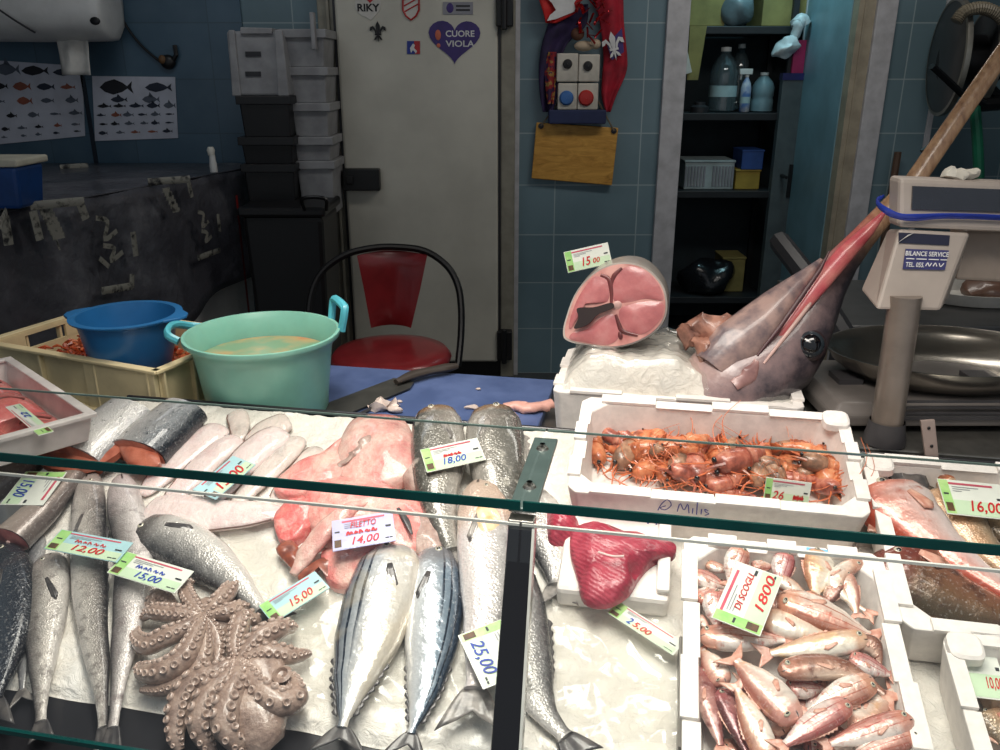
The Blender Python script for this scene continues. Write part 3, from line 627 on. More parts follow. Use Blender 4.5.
def carton(name, label, px0, px1, i, h, m, dy=.06, d=.25, cat='box', flap=True):
    a, b = sy(px0, 100, SYF + dy), sy(px1, 100, SYF + dy); t = thing(name, label, cat, ((a.x + b.x) / 2, SYF + dy + d / 2, SH[i]))
    mb = MB(); mb.span((a.x, SYF + dy, SH[i] + .001), (b.x, SYF + dy + d, SH[i] + h)); mb.build('body', m, t, smooth=0, bevel=.005)
    if flap: mb = MB(); mb.span((a.x - .004, SYF + dy - .006, SH[i] + h), (b.x + .004, SYF + dy + d, SH[i] + h + .012)); mb.build('lid', m, t, smooth=0, bevel=.003)
    return t
M_card = mat('olive cardboard', (150, 140, 84), .8)
ct = carton('file_basket', 'pale ribbed plastic box on the middle shelf', 690, 741, 2, .15, mat('pale ribbed plastic', (176, 190, 192), .5))
mb = MB(); a, b = sy(690, 100, SYF + .05), sy(741, 100, SYF + .05)
for k in range(16):
    if k not in (7, 8): x = a.x + (b.x - a.x) * (k + .5) / 16; mb.span((x - .005, SYF + .052, SH[2] + .02), (x + .005, SYF + .061, SH[2] + .13))
mb.build('rib', M_grey, ct, smooth=0)
carton('yellow_box', 'small yellow box on the middle shelf beside the pale box', 743, 768, 2, .1, mat('yellow box', (176, 150, 62), .6)); 
t = thing('blue_box', 'small blue box stacked on the yellow box', 'box', (sy(756, 100, SYF + .1).x, SYF + .15, SH[2] + .112)); c = WO[t]; mb = MB(); mb.box(c + ZUP * .05, (.12, .2, .1)); mb.build('body', mat('blue box', (48, 82, 150), .5), t, smooth=0, bevel=.004); mb = MB(); mb.box(c + ZUP * .104, (.126, .206, .008)); mb.build('lid', mat('blue box', (48, 82, 150), .5), t, smooth=0)
carton('cardboard_box', 'olive cardboard box at the left end of the top shelf', 668, 718, 0, .3, M_card)
carton('cardboard_box', 'olive cardboard box at the right end of the top shelf', 754, 800, 0, .32, M_card, .05, .3)
t = thing('hanging_carton', 'flattened olive cardboard sheet leaning left of the bottles', 'cardboard', sy(692, 80)); mb = MB(); q = [sy(x, y, SYF - .03) for x, y in ((690, 26), (707, 26), (698, 80), (687, 80))]; mb.prism(q, V((0, .012, 0))); mb.build('panel', M_card, t, smooth=0); mb = MB(); mb.prism([sy(x, y, SYF - .045) for x, y in ((684, 34), (692, 72), (687, 74), (682, 74))], V((0, .008, 0))); mb.build('paper_flap', M_lpaper, t, smooth=0)
c = onshelf(727, 0, .1); t = thing('plastic_sack', 'grey plastic sack on the top shelf between the boxes', 'sack', c); mb = MB(); mb.ell(c + ZUP * .09, XD * .1, V((0, .09, 0)), ZUP * .1, 18, 12); mb.jitter(.03, 12, 3); mb.v = [V((p.x, p.y, max(p.z, c.z + .002))) for p in mb.v]; mb.build('body', mat('grey sack', (110, 126, 132), .4, bump=.6, bscale=30), t, smooth=60)
c = onshelf(700, 1, .05); mb = MB(); mb.lathe(c, [(.05, 0), (.05, .03), (.03, .04), (.03, .055)], 18, cap0=True, cap1=True); tag(mb.build('tape_roll', M_dark), 'dark roll with a pale spot at the left end of the bottle shelf', 'roll')
c = onshelf(722, 3, .1); mb = MB(); mb.ell(c + ZUP * .09, XD * .17, V((0, .1, 0)), ZUP * .1, 20, 12); mb.jitter(.05, 9, 8); mb.v = [V((p.x, p.y, max(p.z, c.z + .002))) for p in mb.v]; tag(mb.build('dark_bag', mat('shiny black bag', (30, 32, 36), .2, bump=.8, bscale=22), smooth=70), 'crumpled shiny black bag on the lowest visible shelf', 'bag')
carton('olive_carton', 'olive box behind the crumpled black bag', 738, 762, 3, .2, M_card, .12, .2)
# white bags and a pink packet hanging at the shelf's right edge
q = sy(800, 8, SYF - .05); t = thing('white_bag', 'knotted white plastic bag hanging at the right end of the shelf', 'bag', sy(790, 27, SYF - .05)); M_bagw = mat('white plastic film', (205, 215, 218), .35, bump=.8, bscale=30)
mb = MB(); c = sy(786, 47, SYF - .05); mb.ell(c, XD * .075 + ZUP * .02, V((0, .05, 0)), ZUP * .05, 18, 12); mb.jitter(.02, 25, 2); mb.build('body', M_bagw, t, smooth=60)
mb = MB(); mb.tube([c + V((.03, 0, .03)), c + V((.05, -.01, .1)), sy(798, 24, SYF - .05), sy(803, 18, SYF - .05), sy(807, 24, SYF - .05)], [.02, .03, .04, .025, .03], 8, sub=18); mb.jitter(.012, 30, 5); mb.build('twisted_neck', M_bagw, t, smooth=60)
mb = MB(); a, b = sy(795, 40, SYF - .02), sy(803, 74, SYF - .02); mb.span((a.x, a.y, b.z), (b.x, a.y + .03, a.z)); mb.build('pink_packet', mat('pink packet', (190, 50, 110), .5)); o = COL.objects['pink_packet']; tag(o, 'narrow pink packet hanging under the white bag', 'packet')
a, b = sy(783, 80, SYF - .03), sy(800, 300, SYF - .03); t = thing('upright_board', 'grey upright panel with blue top right of the shelf', 'panel', ((a.x + b.x) / 2, SYF - .02, FLZ)); mb = MB(); mb.span((a.x, a.y, FLZ), (b.x, a.y + .05, a.z)); mb.build('body', mat('grey panel', (84, 96, 100), .6), t, smooth=0); mb = MB(); mb.span((a.x - .004, a.y - .005, a.z), (b.x, a.y + .05, a.z + .035)); mb.build('blue_top', mat('blue strip', (40, 44, 110), .5), t, smooth=0)

# ---------------------------------------------------------------- hose reel on the right wall
HY = YW - .28; hc = aty(958, 62, HY); ax = V((.97, -.15, 0)).normalized()
t = thing('hose_reel', 'black hose reel with two round flanges on the right wall', 'hose reel', hc + V((0, .1, -.4)))
for k, (px, py) in enumerate(((948, 58), (982, 60))):
    c = aty(px, py, HY); r = .235 if k == 0 else .2; mb = MB(); mb.lathe(c, [(.02, -.012), (r - .02, -.012), (r, -.006), (r, .006), (r - .02, .012), (.02, .012)], 40, ax, cap0=True, cap1=True); mb.build('flange', mat('black flange', (56, 58, 60), .3, .2), t, smooth=50)
    mb = MB(); mb.lathe(c, [(r - .012, -.012), (r + .002, -.01), (r + .003, 0), (r + .002, .01), (r - .012, .012)], 40, ax); mb.build('flange_rim', mat('pale metal rim', (150, 148, 140), .35, .6), t, smooth=60)
c0, c1 = aty(948, 58, HY), aty(982, 60, HY)
mb = MB(); mb.tube([c0, c1 + (c1 - c0) * .4], .1, 24); mb.build('drum', M_black, t)
mb = MB(); mb.tube([aty(932, 66, HY - .3), aty(962, 94, HY - .25), aty(985, 104, HY - .2)], .014, 8); mb.tube([aty(985, 82, HY - .1), aty(1010, 108, HY - .1)], .02, 8); mb.tube([aty(975, 105, HY - .12), aty(1000, 103, HY - .12)], .03, 8); mb.build('bracket', M_blackm, t)
mb = MB(); P = smoothpts([aty(x, y, HY - .2) for x, y in ((956, 22), (964, 12), (980, 8), (994, 12), (1006, 22), (1014, 34))], 60); mb.tube(P, [.022 + .004 * (k % 2) for k in range(61)], 10); mb.build('corrugated_hose', mat('ribbed hose', (120, 112, 96), .5), t, smooth=20)
P = [aty(x, y, HY - .15) for x, y in ((974, 100), (976, 120), (978, 150), (979, 178))]; mb = MB(); mb.tube(P, .022, 10, sub=16); tag(mb.build('green_hose', mat('green hose', (30, 112, 84), .4)), 'green hose hanging from the black reel behind the scale', 'hose')
P = [aty(x, y, HY - .18) for x, y in ((965, 108), (950, 130), (935, 142), (922, 152))]; mb = MB(); mb.tube(P, .012, 8, sub=16); tag(mb.build('black_cable', M_black), 'thin black cable sagging below the hose reel', 'cable')
mb = MB(); a = aty(898, 152, YW - .05); mb.tube([V((a.x, a.y, FLZ)), V((a.x, a.y, a.z))], .017, 8); bp = tag(mb.build('broom_pole', mat('brown pole', (96, 74, 60), .6)), 'brown broom handle leaning upright against the right wall', 'pole')

# ---------------------------------------------------------------- red stool chair
SEATZ = .60; sc_ = atz(391, 350, SEATZ); rad = .23
t = thing('red_chair', 'round red vinyl chair with a black hooped metal back by the cold room door', 'chair', V((sc_.x, sc_.y, FLZ)))
M_rv = mat('red vinyl seat', (140, 38, 42), .28, coat=.25, var=.1)
mb = MB(); mb.lathe(sc_, [(.001, .008), (rad * .7, .006), (rad * .93, -.004), (rad, -.025), (rad * .97, -.045), (rad * .9, -.055), (.001, -.055)], 40); mb.build('seat', M_rv, t, smooth=60)
bk = sc_ + V((0, .2, 0))
def bp_(px, py): return aty(px, py, bk.y)
mb = MB(); L = [bp_(x, y) for x, y in ((357, 256), (364, 290), (371, 328))]; Rr = [bp_(x, y) for x, y in ((427, 256), (420, 290), (411, 328))]
def backf(u, v):
    k = v * 2; i = min(1, int(k)); f = k - i; a = L[i].lerp(L[i + 1], f); b = Rr[i].lerp(Rr[i + 1], f); p = a.lerp(b, u); bow = .045 * (1 - (2 * u - 1) ** 2); top = ZUP * (.012 * (1 - (2 * u - 1) ** 2) * (1 - v)); return p + V((0, bow, 0)) + top
g = 12; front_ = MB(); front_.grid(lambda u, v: backf(u, v) + V((0, -.02 * (1 - abs(2 * u - 1) ** 4) * (1 - abs(2 * v - 1) ** 6), 0)), g, g); front_.grid(lambda u, v: backf(u, v) + V((0, .016, 0)), g, g)
e = []
n1 = (g + 1)
bd = [i * n1 for i in range(n1)] + [g * n1 + j for j in range(1, n1)] + [i * n1 + g for i in range(g - 1, -1, -1)] + [j for j in range(g - 1, 0, -1)]
for k in range(len(bd)): front_.f.append((bd[k], bd[(k + 1) % len(bd)], bd[(k + 1) % len(bd)] + n1 * n1, bd[k] + n1 * n1)); front_.m.append(0)
front_.build('backrest', M_rv, t, smooth=60)
hoop = [(307, 366), (308, 330), (311, 296), (322, 272), (345, 255), (372, 248), (398, 247), (425, 251), (446, 265), (457, 283), (461, 305), (461, 335), (458, 366)]
H = []
for i, (x, y) in enumerate(hoop):
    f = abs(i - 6) / 6; H.append(aty(x, y, bk.y + .035 - .2 * f ** 2))
mb = MB(); mb.tube(H, .0135, 10, sub=60); mb.build('back_hoop', M_blackm, t)
for a in (45, 135, 225, 315):
    d = V((math.cos(R(a)), math.sin(R(a)), 0)); mb = MB(); mb.tube([sc_ + d * rad * .75 - ZUP * .055, sc_ + d * rad * 1.05 - ZUP * (SEATZ - FLZ)], .012, 8); mb.build('leg', M_blackm, t)
mb = MB(); mb.lathe(sc_ - ZUP * .3, [(rad * .86, 0), (rad * .88, .008), (rad * .86, .016), (rad * .84, .008), (rad * .86, 0)], 32); mb.build('foot_ring', M_blackm, t)

# ---------------------------------------------------------------- work table behind the display, blue cutting board
WZ = .84
t = thing('work_table', 'steel work table behind the fish display', 'table', cb(-.2, 1.0, FLZ)); T_tab = t
mb = MB(); mb.box(cb(-.3, .92, WZ - .02), (1.5, .47, .04), CU, CV, ZUP); mb.build('top', M_steel, t, smooth=0, bevel=.004)
for a in (-1.0, .4):
    for b in (.76, 1.1): mb = MB(); mb.box(cb(a, b, (WZ - .04 + FLZ) / 2), (.05, .05, WZ - .04 - FLZ), CU, CV, ZUP); mb.build('leg', M_steel, t, smooth=0)
M_bluep = mat('blue cutting plastic', (88, 106, 150), .42, col2=(68, 86, 128), vscale=9)
BT = WZ + .022
q = atz(550, 395, BT); a1, _ = ab(q); a0 = -1.0
mb = MB(); mb.box(cb((a0 + a1) / 2, .905, WZ + .011), (a1 - a0, .42, .022), CU, CV, ZUP); tag(mb.build('cutting_board', M_bluep, smooth=0, bevel=.004), 'large blue plastic cutting board under the tubs and the knife', 'cutting board')
# knife
t = thing('butcher_knife', 'big dark bladed butcher knife lying on the blue board', 'knife', atz(370, 393, BT))
def bz(px, py, dz=.0): return atz(px, py, BT + dz)
bl = [bz(*p, .004) for p in ((322, 409), (330, 403), (394, 379), (414, 383), (410, 389), (352, 413), (330, 416))]
mb = MB(); mb.prism(bl, ZUP * .003); mb.build('blade', mat('dark worn steel', (92, 92, 88), .35, .6, vscale=20), t, smooth=0)
mb = MB(); mb.tube([bz(396, 382, .016), bz(412, 375.5, .018), bz(430, 371, .018), bz(446, 368, .018), bz(456, 366, .016)], [.009, .016, .014, .016, .011], 12, sub=16, flat=.7); mb.build('handle', mat('dark worn wood', (60, 52, 46), .5), t)
mb = MB(); mb.tube([bz(348, 419, .004), bz(368, 410, .004), bz(378, 404, .004)], .006, 8, flat=.5); tag(mb.build('steel_rod', M_dark), 'thin dark rod lying beside the butcher knife', 'rod')
rg = random.Random(11)
M_scrap = mat('pale fish scrap', (214, 196, 186), .4, bump=.4, bscale=120)
for i, (x, y, s, lb) in enumerate(((383, 409, .035, 'torn pale fish scrap lying by the rod on the blue board'), (471, 408, .016, 'small white fish scrap on the blue board between the grey heads'), (478, 390, .007, 'tiny white crumb on the blue board'), (400, 402, .008, 'crumb of fish on the board near the knife tip'), (395, 412, .018, 'flat pale scrap in front of the torn scrap'))):
    c = bz(x, y, .001); mb = MB(); mb.ell(c + ZUP * s * .22, XD * s, V((0, s * .7, 0)), ZUP * s * .4, 12, 8); mb.jitter(s * .5, 40 if s < .02 else 60, i); mb.v = [V((p.x, p.y, max(p.z, BT + .0005))) for p in mb.v]; tag(mb.build('fish_scrap', M_scrap, smooth=60), lb, 'scrap', 'scraps on the cutting board')
mb = MB(); mb.tube([bz(503, 408, .008), bz(515, 406, .01), bz(530, 408, .01), bz(552, 404, .01)], [.012, .018, .016, .018, .016], 10, sub=24, flat=.6); mb.jitter(.006, 60, 2); tag(mb.build('pink_fish_strip', mat('pink fish flesh', (226, 172, 158), .35, bump=.4, bscale=90), smooth=60), 'pink strip of fish flesh on the board beside the ice block', 'fish strip')

# green tub
c = atz(258, 398, BT); rim = atz(262, 331.5, BT + .19); r = 76 * (rim - CAM).dot(FW) / FPX
tc = V((rim.x, rim.y, BT)); t = thing('green_tub', 'sea green plastic tub with cloudy water and two loop handles', 'tub', tc); gh = .19
M_gr = mat('sea green plastic', (132, 190, 172), .35, sss=.15, var=.06)
mb = MB(); pr = [(.76, 0), (.79, .012), (.82, .06), (.89, .15), (.93, .172), (1, .178), (1.015, .184), (1.01, .19), (.97, .19), (.915, .176), (.87, .14), (.77, .016), (.0001, .016)]
mb.lathe(tc, [(a * r, b) for a, b in pr], 48, cap0=True); mb.build('body', M_gr, t, smooth=50)
mw = NT('cloudy water'); vec = mw.coord(); mw = mw.done(mw.ramp(mw.noise(vec, 9, 3), [(.4, (120, 150, 118)), (.55, (176, 150, 104)), (.68, (196, 120, 80))]), .06, 0, .5, 0, mw.bump(mw.noise(vec, 14, 2), .1, .004))
mb = MB(); mb.lathe(tc + ZUP * .135, [(.0001, 0), (r * .86, 0)], 40); mb.build('water', mw, t, smooth=0)
M_tq = mat('turquoise plastic', (88, 186, 202), .35)
for k, (d, lbl) in enumerate((((-1, .05, 0), 0), ((.9, .42, 0), 1))):
    d = V(d).normalized(); s = V((-d.y, d.x, 0)); e = tc + d * r * .99 + ZUP * .182; mb = MB()
    if k == 0: P = [e + s * .055, e + s * .05 + d * .024 + ZUP * .012, e + d * .036 + ZUP * .018 + s * .016, e + d * .036 + ZUP * .014 - s * .024, e - s * .055 + d * .022 + ZUP * .002, e - s * .065 - d * .01 - ZUP * .004]
    else: P = [e + s * .045, e + s * .048 + ZUP * .046 + d * .008, e + s * .03 + ZUP * .056 + d * .01, e - s * .03 + ZUP * .054 + d * .012, e - s * .045 + ZUP * .044 + d * .01, e - s * .045]
    mb.tube(P, .0075, 8, sub=28, flat=1.3); mb.build('handle', M_tq, t)
# cream crate with prawn heads, and the blue bowl in it
CZ = BT; CH = .12
k0 = atz(156, 371, CZ + CH); e1 = (atz(-60, 334, CZ + CH) - k0).normalized(); e1.z = 0; e1.normalize(); e2 = V((e1.y, -e1.x, 0)); e2 = e2 if e2.y > 0 else -e2
CWd, CLn = .3, .52; k0 = V((k0.x, k0.y, CZ))
M_cr = mat('cream plastic crate', (222, 206, 164), .45, var=.08)
t = thing('cream_crate', 'cream plastic crate with grip holes holding prawn scraps and the blue bowl', 'crate', k0 + e1 * .25 + e2 * .15)
mb = MB()
def cwall(p, d, L, n, hole=False):
    if not hole: mb.box(p + d * L / 2 + ZUP * CH / 2, (L, .008, CH), d, n, ZUP)
    else:
        mb.box(p + d * L / 2 + ZUP * CH * .32, (L, .008, CH * .64), d, n, ZUP); mb.box(p + d * L / 2 + ZUP * CH * .96, (L, .008, CH * .08), d, n, ZUP)
        for s in (.15, .85): mb.box(p + d * L * s + ZUP * CH * .78, (L * .3, .008, CH * .3), d, n, ZUP)
mb.box(k0 + e1 * CLn / 2 + e2 * CWd / 2 + ZUP * .006, (CLn, CWd, .012), e1, e2, ZUP)
cwall(k0, e1, CLn, e2); cwall(k0 + e2 * CWd, e1, CLn, e2, False); cwall(k0, e2, CWd, e1, False); cwall(k0 + e1 * CLn, e2, CWd, e1, True)
mb.build('body', M_cr, t, smooth=0)
mb = MB()
for p, d, L, n in ((k0, e1, CLn, -e2), (k0 + e2 * CWd, e1, CLn, e2), (k0, e2, CWd, -e1), (k0 + e1 * CLn, e2, CWd, e1)):
    mb.box(p + d * L / 2 + n * .008 + ZUP * (CH + .002), (L + .03, .022, .008), d, n, ZUP); mb.box(p + d * L / 2 + n * .012 + ZUP * .006, (L + .05, .03, .008), d, n, ZUP)
    for s in (.03, .33, .66, .97): mb.box(p + d * L * s + n * .008 + ZUP * CH / 2, (.007, .016, CH), d, n, ZUP)
mb.box(k0 + e1 * .1 - e2 * .008 + ZUP * CH * .55, (.21, .012, CH * .93), e1, e2, ZUP)
mb.build('rib', M_cr, t, smooth=0, bevel=.002)
# prawn shell waste: uncountable
rg = random.Random(5); mb = MB()
for i in range(420):
    p = k0 + e1 * rg.uniform(.02, CLn - .02) + e2 * rg.uniform(.02, CWd - .02) + ZUP * (.045 + rg.uniform(0, .03)); d = V((rg.uniform(-1, 1), rg.uniform(-1, 1), rg.uniform(-.3, .5))).normalized() * rg.uniform(.012, .03)
    mb.tube([p - d * .6, p + ZUP * .004, p + d * .6], [.002, rg.uniform(.003, .007), .0015], 5)
mb.box(k0 + e1 * CLn / 2 + e2 * CWd / 2 + ZUP * .03, (CLn - .03, CWd - .03, .034), e1, e2, ZUP)
M_pw = NT('prawn shell waste'); vec = M_pw.coord(); M_pw = M_pw.done(M_pw.ramp(M_pw.noise(vec, 30, 3), [(.38, (104, 34, 20)), (.5, (176, 70, 36)), (.64, (206, 120, 78))]), .35, 0, .5, .2)
tag(mb.build('prawn_scraps', M_pw), 'heap of orange brown prawn shells in the cream crate', 'prawn shells', None, 'stuff')
rim = atz(126, 314, CZ + .205); r = 50 * (rim - CAM).dot(FW) / FPX; c = V((rim.x, rim.y, CZ + .075)); t = thing('blue_bowl', 'blue plastic bowl with flared lugs standing in the cream crate', 'bowl', c)
M_bb = mat('blue bowl plastic', (36, 104, 160), .35, var=.06); bh = .13
mb = MB(); pr = [(.7, 0), (.74, .01), (.84, .05), (.91, bh * .8), (.94, bh * .93), (1.06, bh * .97), (1.07, bh), (.93, bh), (.88, bh * .8), (.8, .05), (.68, .012), (.0001, .012)]
mb.lathe(c, [(a * r, b) for a, b in pr], 44, cap0=True); mb.build('body', M_bb, t, smooth=50)
for k in (-1, 1):
    d = V((k, -.1 * k, 0)).normalized(); s = V((-d.y, d.x, 0)); mb = MB()
    mb.prism([c + ZUP * (bh * .955) + d * (r * a) + s * (r * b) for a, b in ((.98, -.42), (1.2, -.2), (1.26, 0), (1.2, .2), (.98, .42))], ZUP * .007); mb.build('lug', M_bb, t, smooth=0, bevel=.002)
# ---------------------------------------------------------------- the refrigerated display counter
M_tray = mat('black tray', (34, 34, 38), .3, coat=.2)
M_glass = glassmat('counter glass', (.965, .985, .975))
M_edge = mat('green glass edge', (14, 66, 64), .12, coat=.5)
M_pale = mat('pale glass edge', (205, 208, 200), .25)
M_post = mat('black post', (16, 16, 20), .25, coat=.3)
GZ = 1.12; AL, AR = -.95, .95; BB = .217
bF = ab(D(60, 694))[1]; bB = .635
t = thing('display_counter', 'glass fronted refrigerated fish counter full of ice, fish and white boxes', 'counter', cb(0, .25, 0)); CNT = t
mb = MB(); pr = [(-.27, .05), (-.27, .62), (-.235, BZ + SLOPE * -.235 - .022), (bB + .01, BZ + SLOPE * (bB + .01) - .022), (bB + .01, .05)]
mb.prism([cb(AL, b, z) for b, z in pr], CU * (AR - AL)); mb.build('cabinet', mat('grey counter cabinet', (120, 122, 126), .4), t, smooth=0, bevel=.006)
mb = MB(); mb.prism([bed(AL, -.235, -.012), bed(AL, bB + .012, -.012), bed(AL, bB + .012, -.02), bed(AL, -.235, -.02)], CU * (AR - AL))
mb.prism([bed(AL, bB + .004, -.02), bed(AL, bB + .012, -.02), bed(AL, bB + .012, .001), bed(AL, bB + .004, .001)], CU * (AR - AL)); mb.build('tray', M_tray, t, smooth=0, bevel=.003)
aP = ab(atz(525, 492, GZ))[0]                                     # the post between the two panes
GT = .012
for k, (a0, a1) in enumerate(((AL, aP - .0015), (aP + .0015, AR))):
    mb = MB(); mb.add([cb(a, b, GZ) for a, b in ((a0, 0), (a1, 0), (a1, BB), (a0, BB))], [(0, 1, 2, 3)]); gp = mb.build('glass_shelf', M_glass, t, smooth=0)
    mb = MB(); mb.box(cb((a0 + a1) / 2, .0015, GZ - GT / 2), (a1 - a0, .003, GT), CU, CV, ZUP); mb.build('front_edge', M_edge, gp, smooth=0)
    mb = MB(); mb.box(cb((a0 + a1) / 2, BB - .001, GZ - .0015), (a1 - a0, .002, .003), CU, CV, ZUP); mb.build('back_edge', mat('dull glass edge', (110, 128, 122), .2), gp, smooth=0)
    # the sloping front pane
    fb0, fz0, fb1, fz1 = -.004, 1.092, -.12, .77
    mb = MB(); mb.add([cb(a0 + .0, fb0, fz0), cb(a1, fb0, fz0), cb(a1, fb1, fz1), cb(a0, fb1, fz1)], [(0, 1, 2, 3)]); fp = mb.build('front_glass', M_glass, t, smooth=0)
    mb = MB(); mb.box(cb((a0 + a1) / 2, fb0, fz0), (a1 - a0, .003, .0035), CU, CV, ZUP); mb.build('top_edge', M_pale, fp, smooth=0)
    mb = MB(); mb.box(cb((a0 + a1) / 2, fb1, fz1), (a1 - a0, .006, .007), CU, CV, ZUP); mb.build('bottom_edge', M_edge, fp, smooth=0)
SD = (cb(0, fb1, fz1) - cb(0, fb0, fz0)).normalized(); SNn = CU.cross(SD)
mb = MB(); w0, w1 = .0158, .019
pt = [cb(aP - w0, fb0, fz0 - .004), cb(aP + w0, fb0, fz0 - .004), cb(aP + w1, fb1 - .02, fz1 - .024), cb(aP - w1, fb1 - .02, fz1 - .024)]
nn = (pt[1] - pt[0]).cross(pt[3] - pt[0]).normalized(); nn = nn if nn.z < 0 else -nn
mb.prism(pt, nn * .03); ps = mb.build('post', M_post, t, smooth=0, bevel=.003)
mb = MB(); mb.prism([p + CU * 0 + nn * -.002 for p in (pt[1] - CU * .002, pt[1] + CU * .0012, pt[2] + CU * .0012, pt[2] - CU * .002)], nn * .012); mb.build('pale_edge', M_pale, ps, smooth=0)
mb = MB(); mb.prism([cb(aP - w0 * 1.02, -.004, 1.096), cb(aP + w0 * 1.02, -.004, 1.096), cb(aP + w0 * 1.02, -.004, 1.082), cb(aP - w0 * 1.02, -.004, 1.082)], CV * .02); mb.build('clamp', M_steel, ps, smooth=0, bevel=.002)
mb = MB(); mb.box(cb(aP, BB * .5, GZ - .014), (.034, BB - .008, .006), CU, CV, ZUP); br = mb.build('bracket', mat('grey green bracket', (84, 100, 98), .35, .3), t, smooth=0, bevel=.002)
for b in (.06, .175):
    mb = MB(); mb.lathe(cb(aP, b, GZ - .011), [(.0001, .004), (.007, .003), (.009, 0)], 16); mb.lathe(cb(aP, b, GZ - .0035), [(.0001, .0), (.004, .0)], 10, cap1=True); mb.build('screw', M_steel, br)

# ---- crushed ice under clear film
def icez(a, b):
    q = V((a, b, 0)); amp = .45 if a > aP + .02 else 1
    return .006 * noise.noise(q * 9) * amp + .004 * noise.noise(q * 31) + .0022 * noise.noise(q * 85) * amp
nu, nv = 260, 110
ti = NT('crushed ice'); vec = ti.coord(); vo = ti.voro(vec, 95); 
M_ice = ti.done(ti.ramp(ti.noise(vec, 7, 6, .6), [(.3, (226, 224, 218)), (.55, (242, 236, 226)), (.75, (248, 246, 242))]), .22, 0, .6, .5, ti.bump(ti.noise(vec, 38, 6, .65, .8), .8, .012, ti.bump(vo, .3, .003)), sss=.0)
mb = MB()
def icef(u, v):
    a = AL + .02 + (AR - AL - .04) * u; e = .014 * noise.noise(V((a * 9, 1, 0))); b = bF + e * (1 - v) + (bB - .006 - bF) * v
    l = icez(a, b)
    if v < .012: l = -.011
    return bed(a, b, l)
mb.grid(icef, nu, nv); tag(mb.build('ice_bed', M_ice, smooth=80), 'bed of crushed ice under clear film filling the counter', 'ice', None, 'stuff')
# loose clear film, wrinkled, over the ice in the middle
M_film = glassmat('clear film', (.97, .97, .96), rough=.12, haze=.1, hazecol=(250, 246, 236))
def film(label, c4, seed, amp=.01):
    q = [ab(D(*p)) for p in c4]; mb = MB()
    def f(u, v):
        a = (q[0][0] * (1 - u) + q[1][0] * u) * (1 - v) + (q[3][0] * (1 - u) + q[2][0] * u) * v; b = (q[0][1] * (1 - u) + q[1][1] * u) * (1 - v) + (q[3][1] * (1 - u) + q[2][1] * u) * v
        p = V((a, b, seed)); r = abs(noise.noise(p * 11)) + .35 * abs(noise.noise(p * 24 + V((4, 0, 0)))) + .1 * abs(noise.noise(p * 60))
        return bed(a, b, .006 + amp * (1.2 - 1.6 * r) * .9)
    mb.grid(f, 70, 70); return tag(mb.build('plastic_film', M_film, smooth=80), label, 'film')
film('crinkled clear plastic film on the ice below the red tuna loin', ((552, 605), (672, 622), (680, 748), (560, 748)), 2)
film('crinkled clear plastic film on the ice around the two striped bonito', ((300, 585), (500, 600), (500, 722), (285, 700)), 6)
film('crinkled clear film on the ice in front of the monkfish and fillets', ((215, 525), (330, 560), (330, 640), (262, 640)), 9, .008)

# ---------------------------------------------------------------- white polystyrene boxes
def foam_box(label, P, X, Y, N, W, L, H, th=.018, tabs=3, boss=(), cham=.03, skip=(), group='white polystyrene fish boxes', taper=.012):
    t = thing('fish_box', label, 'box', P + X * W / 2 + Y * L / 2, group)
    def ring(x0, x1, y0, y1, c, z): return [P + X * x + Y * y + N * z for x, y in ((x0 + c, y0), (x1 - c, y0), (x1, y0 + c), (x1, y1 - c), (x1 - c, y1), (x0 + c, y1), (x0, y1 - c), (x0, y0 + c))]
    k = taper; i2 = th; mb = MB()
    mb.loft([ring(k, W - k, k, L - k, .012, 0), ring(0, W, 0, L, .014, H), ring(i2, W - i2, i2, L - i2, cham, H), ring(i2 + k, W - i2 - k, i2 + k, L - i2 - k, cham, .016)])
    mb.build('shell', M_foam, t, smooth=0, bevel=.003)
    mb = MB(); th2 = .006
    for n_, (p, d, Ln, nn_) in enumerate(((P, X, W, Y), (P + Y * L, X, W, -Y), (P, Y, L, X), (P + X * W, Y, L, -X))):
        if n_ in skip: continue
        s0, s1 = cham + .006, Ln - cham - .006; w = (s1 - s0) / tabs
        for i in range(tabs):
            up = th2 if i % 2 == 0 else th2 * .15; off = .0 if i % 2 == 0 else .003
            mb.box(p + d * (s0 + w * (i + .5)) + nn_ * (th / 2 + off - .001) + N * (H + up / 2), (w - .0015, th + .003, up), d, nn_, N)
    mb.build('rim', M_foam, t, smooth=0, bevel=.002)
    if boss:
        for x, y in [((0, 0), (W, 0), (W, L), (0, L))[i] for i in boss]:
            mb = MB()
            cx = P + X * (x + (.024 if x == 0 else -.024)) + Y * (y + (.024 if y == 0 else -.024)) + N * (H - .004)
            mb.loft([[cx + (X * math.copysign(abs(math.cos(a)) ** .6, math.cos(a)) + Y * math.copysign(abs(math.sin(a)) ** .6, math.sin(a))) * r + N * z for a in [2 * math.pi * j / 16 for j in range(16)]] for r, z in ((.023, 0), (.022, .012), (.018, .015))])
            mb.build('corner_boss', M_foam, t, smooth=30)
    return t
HB = .085
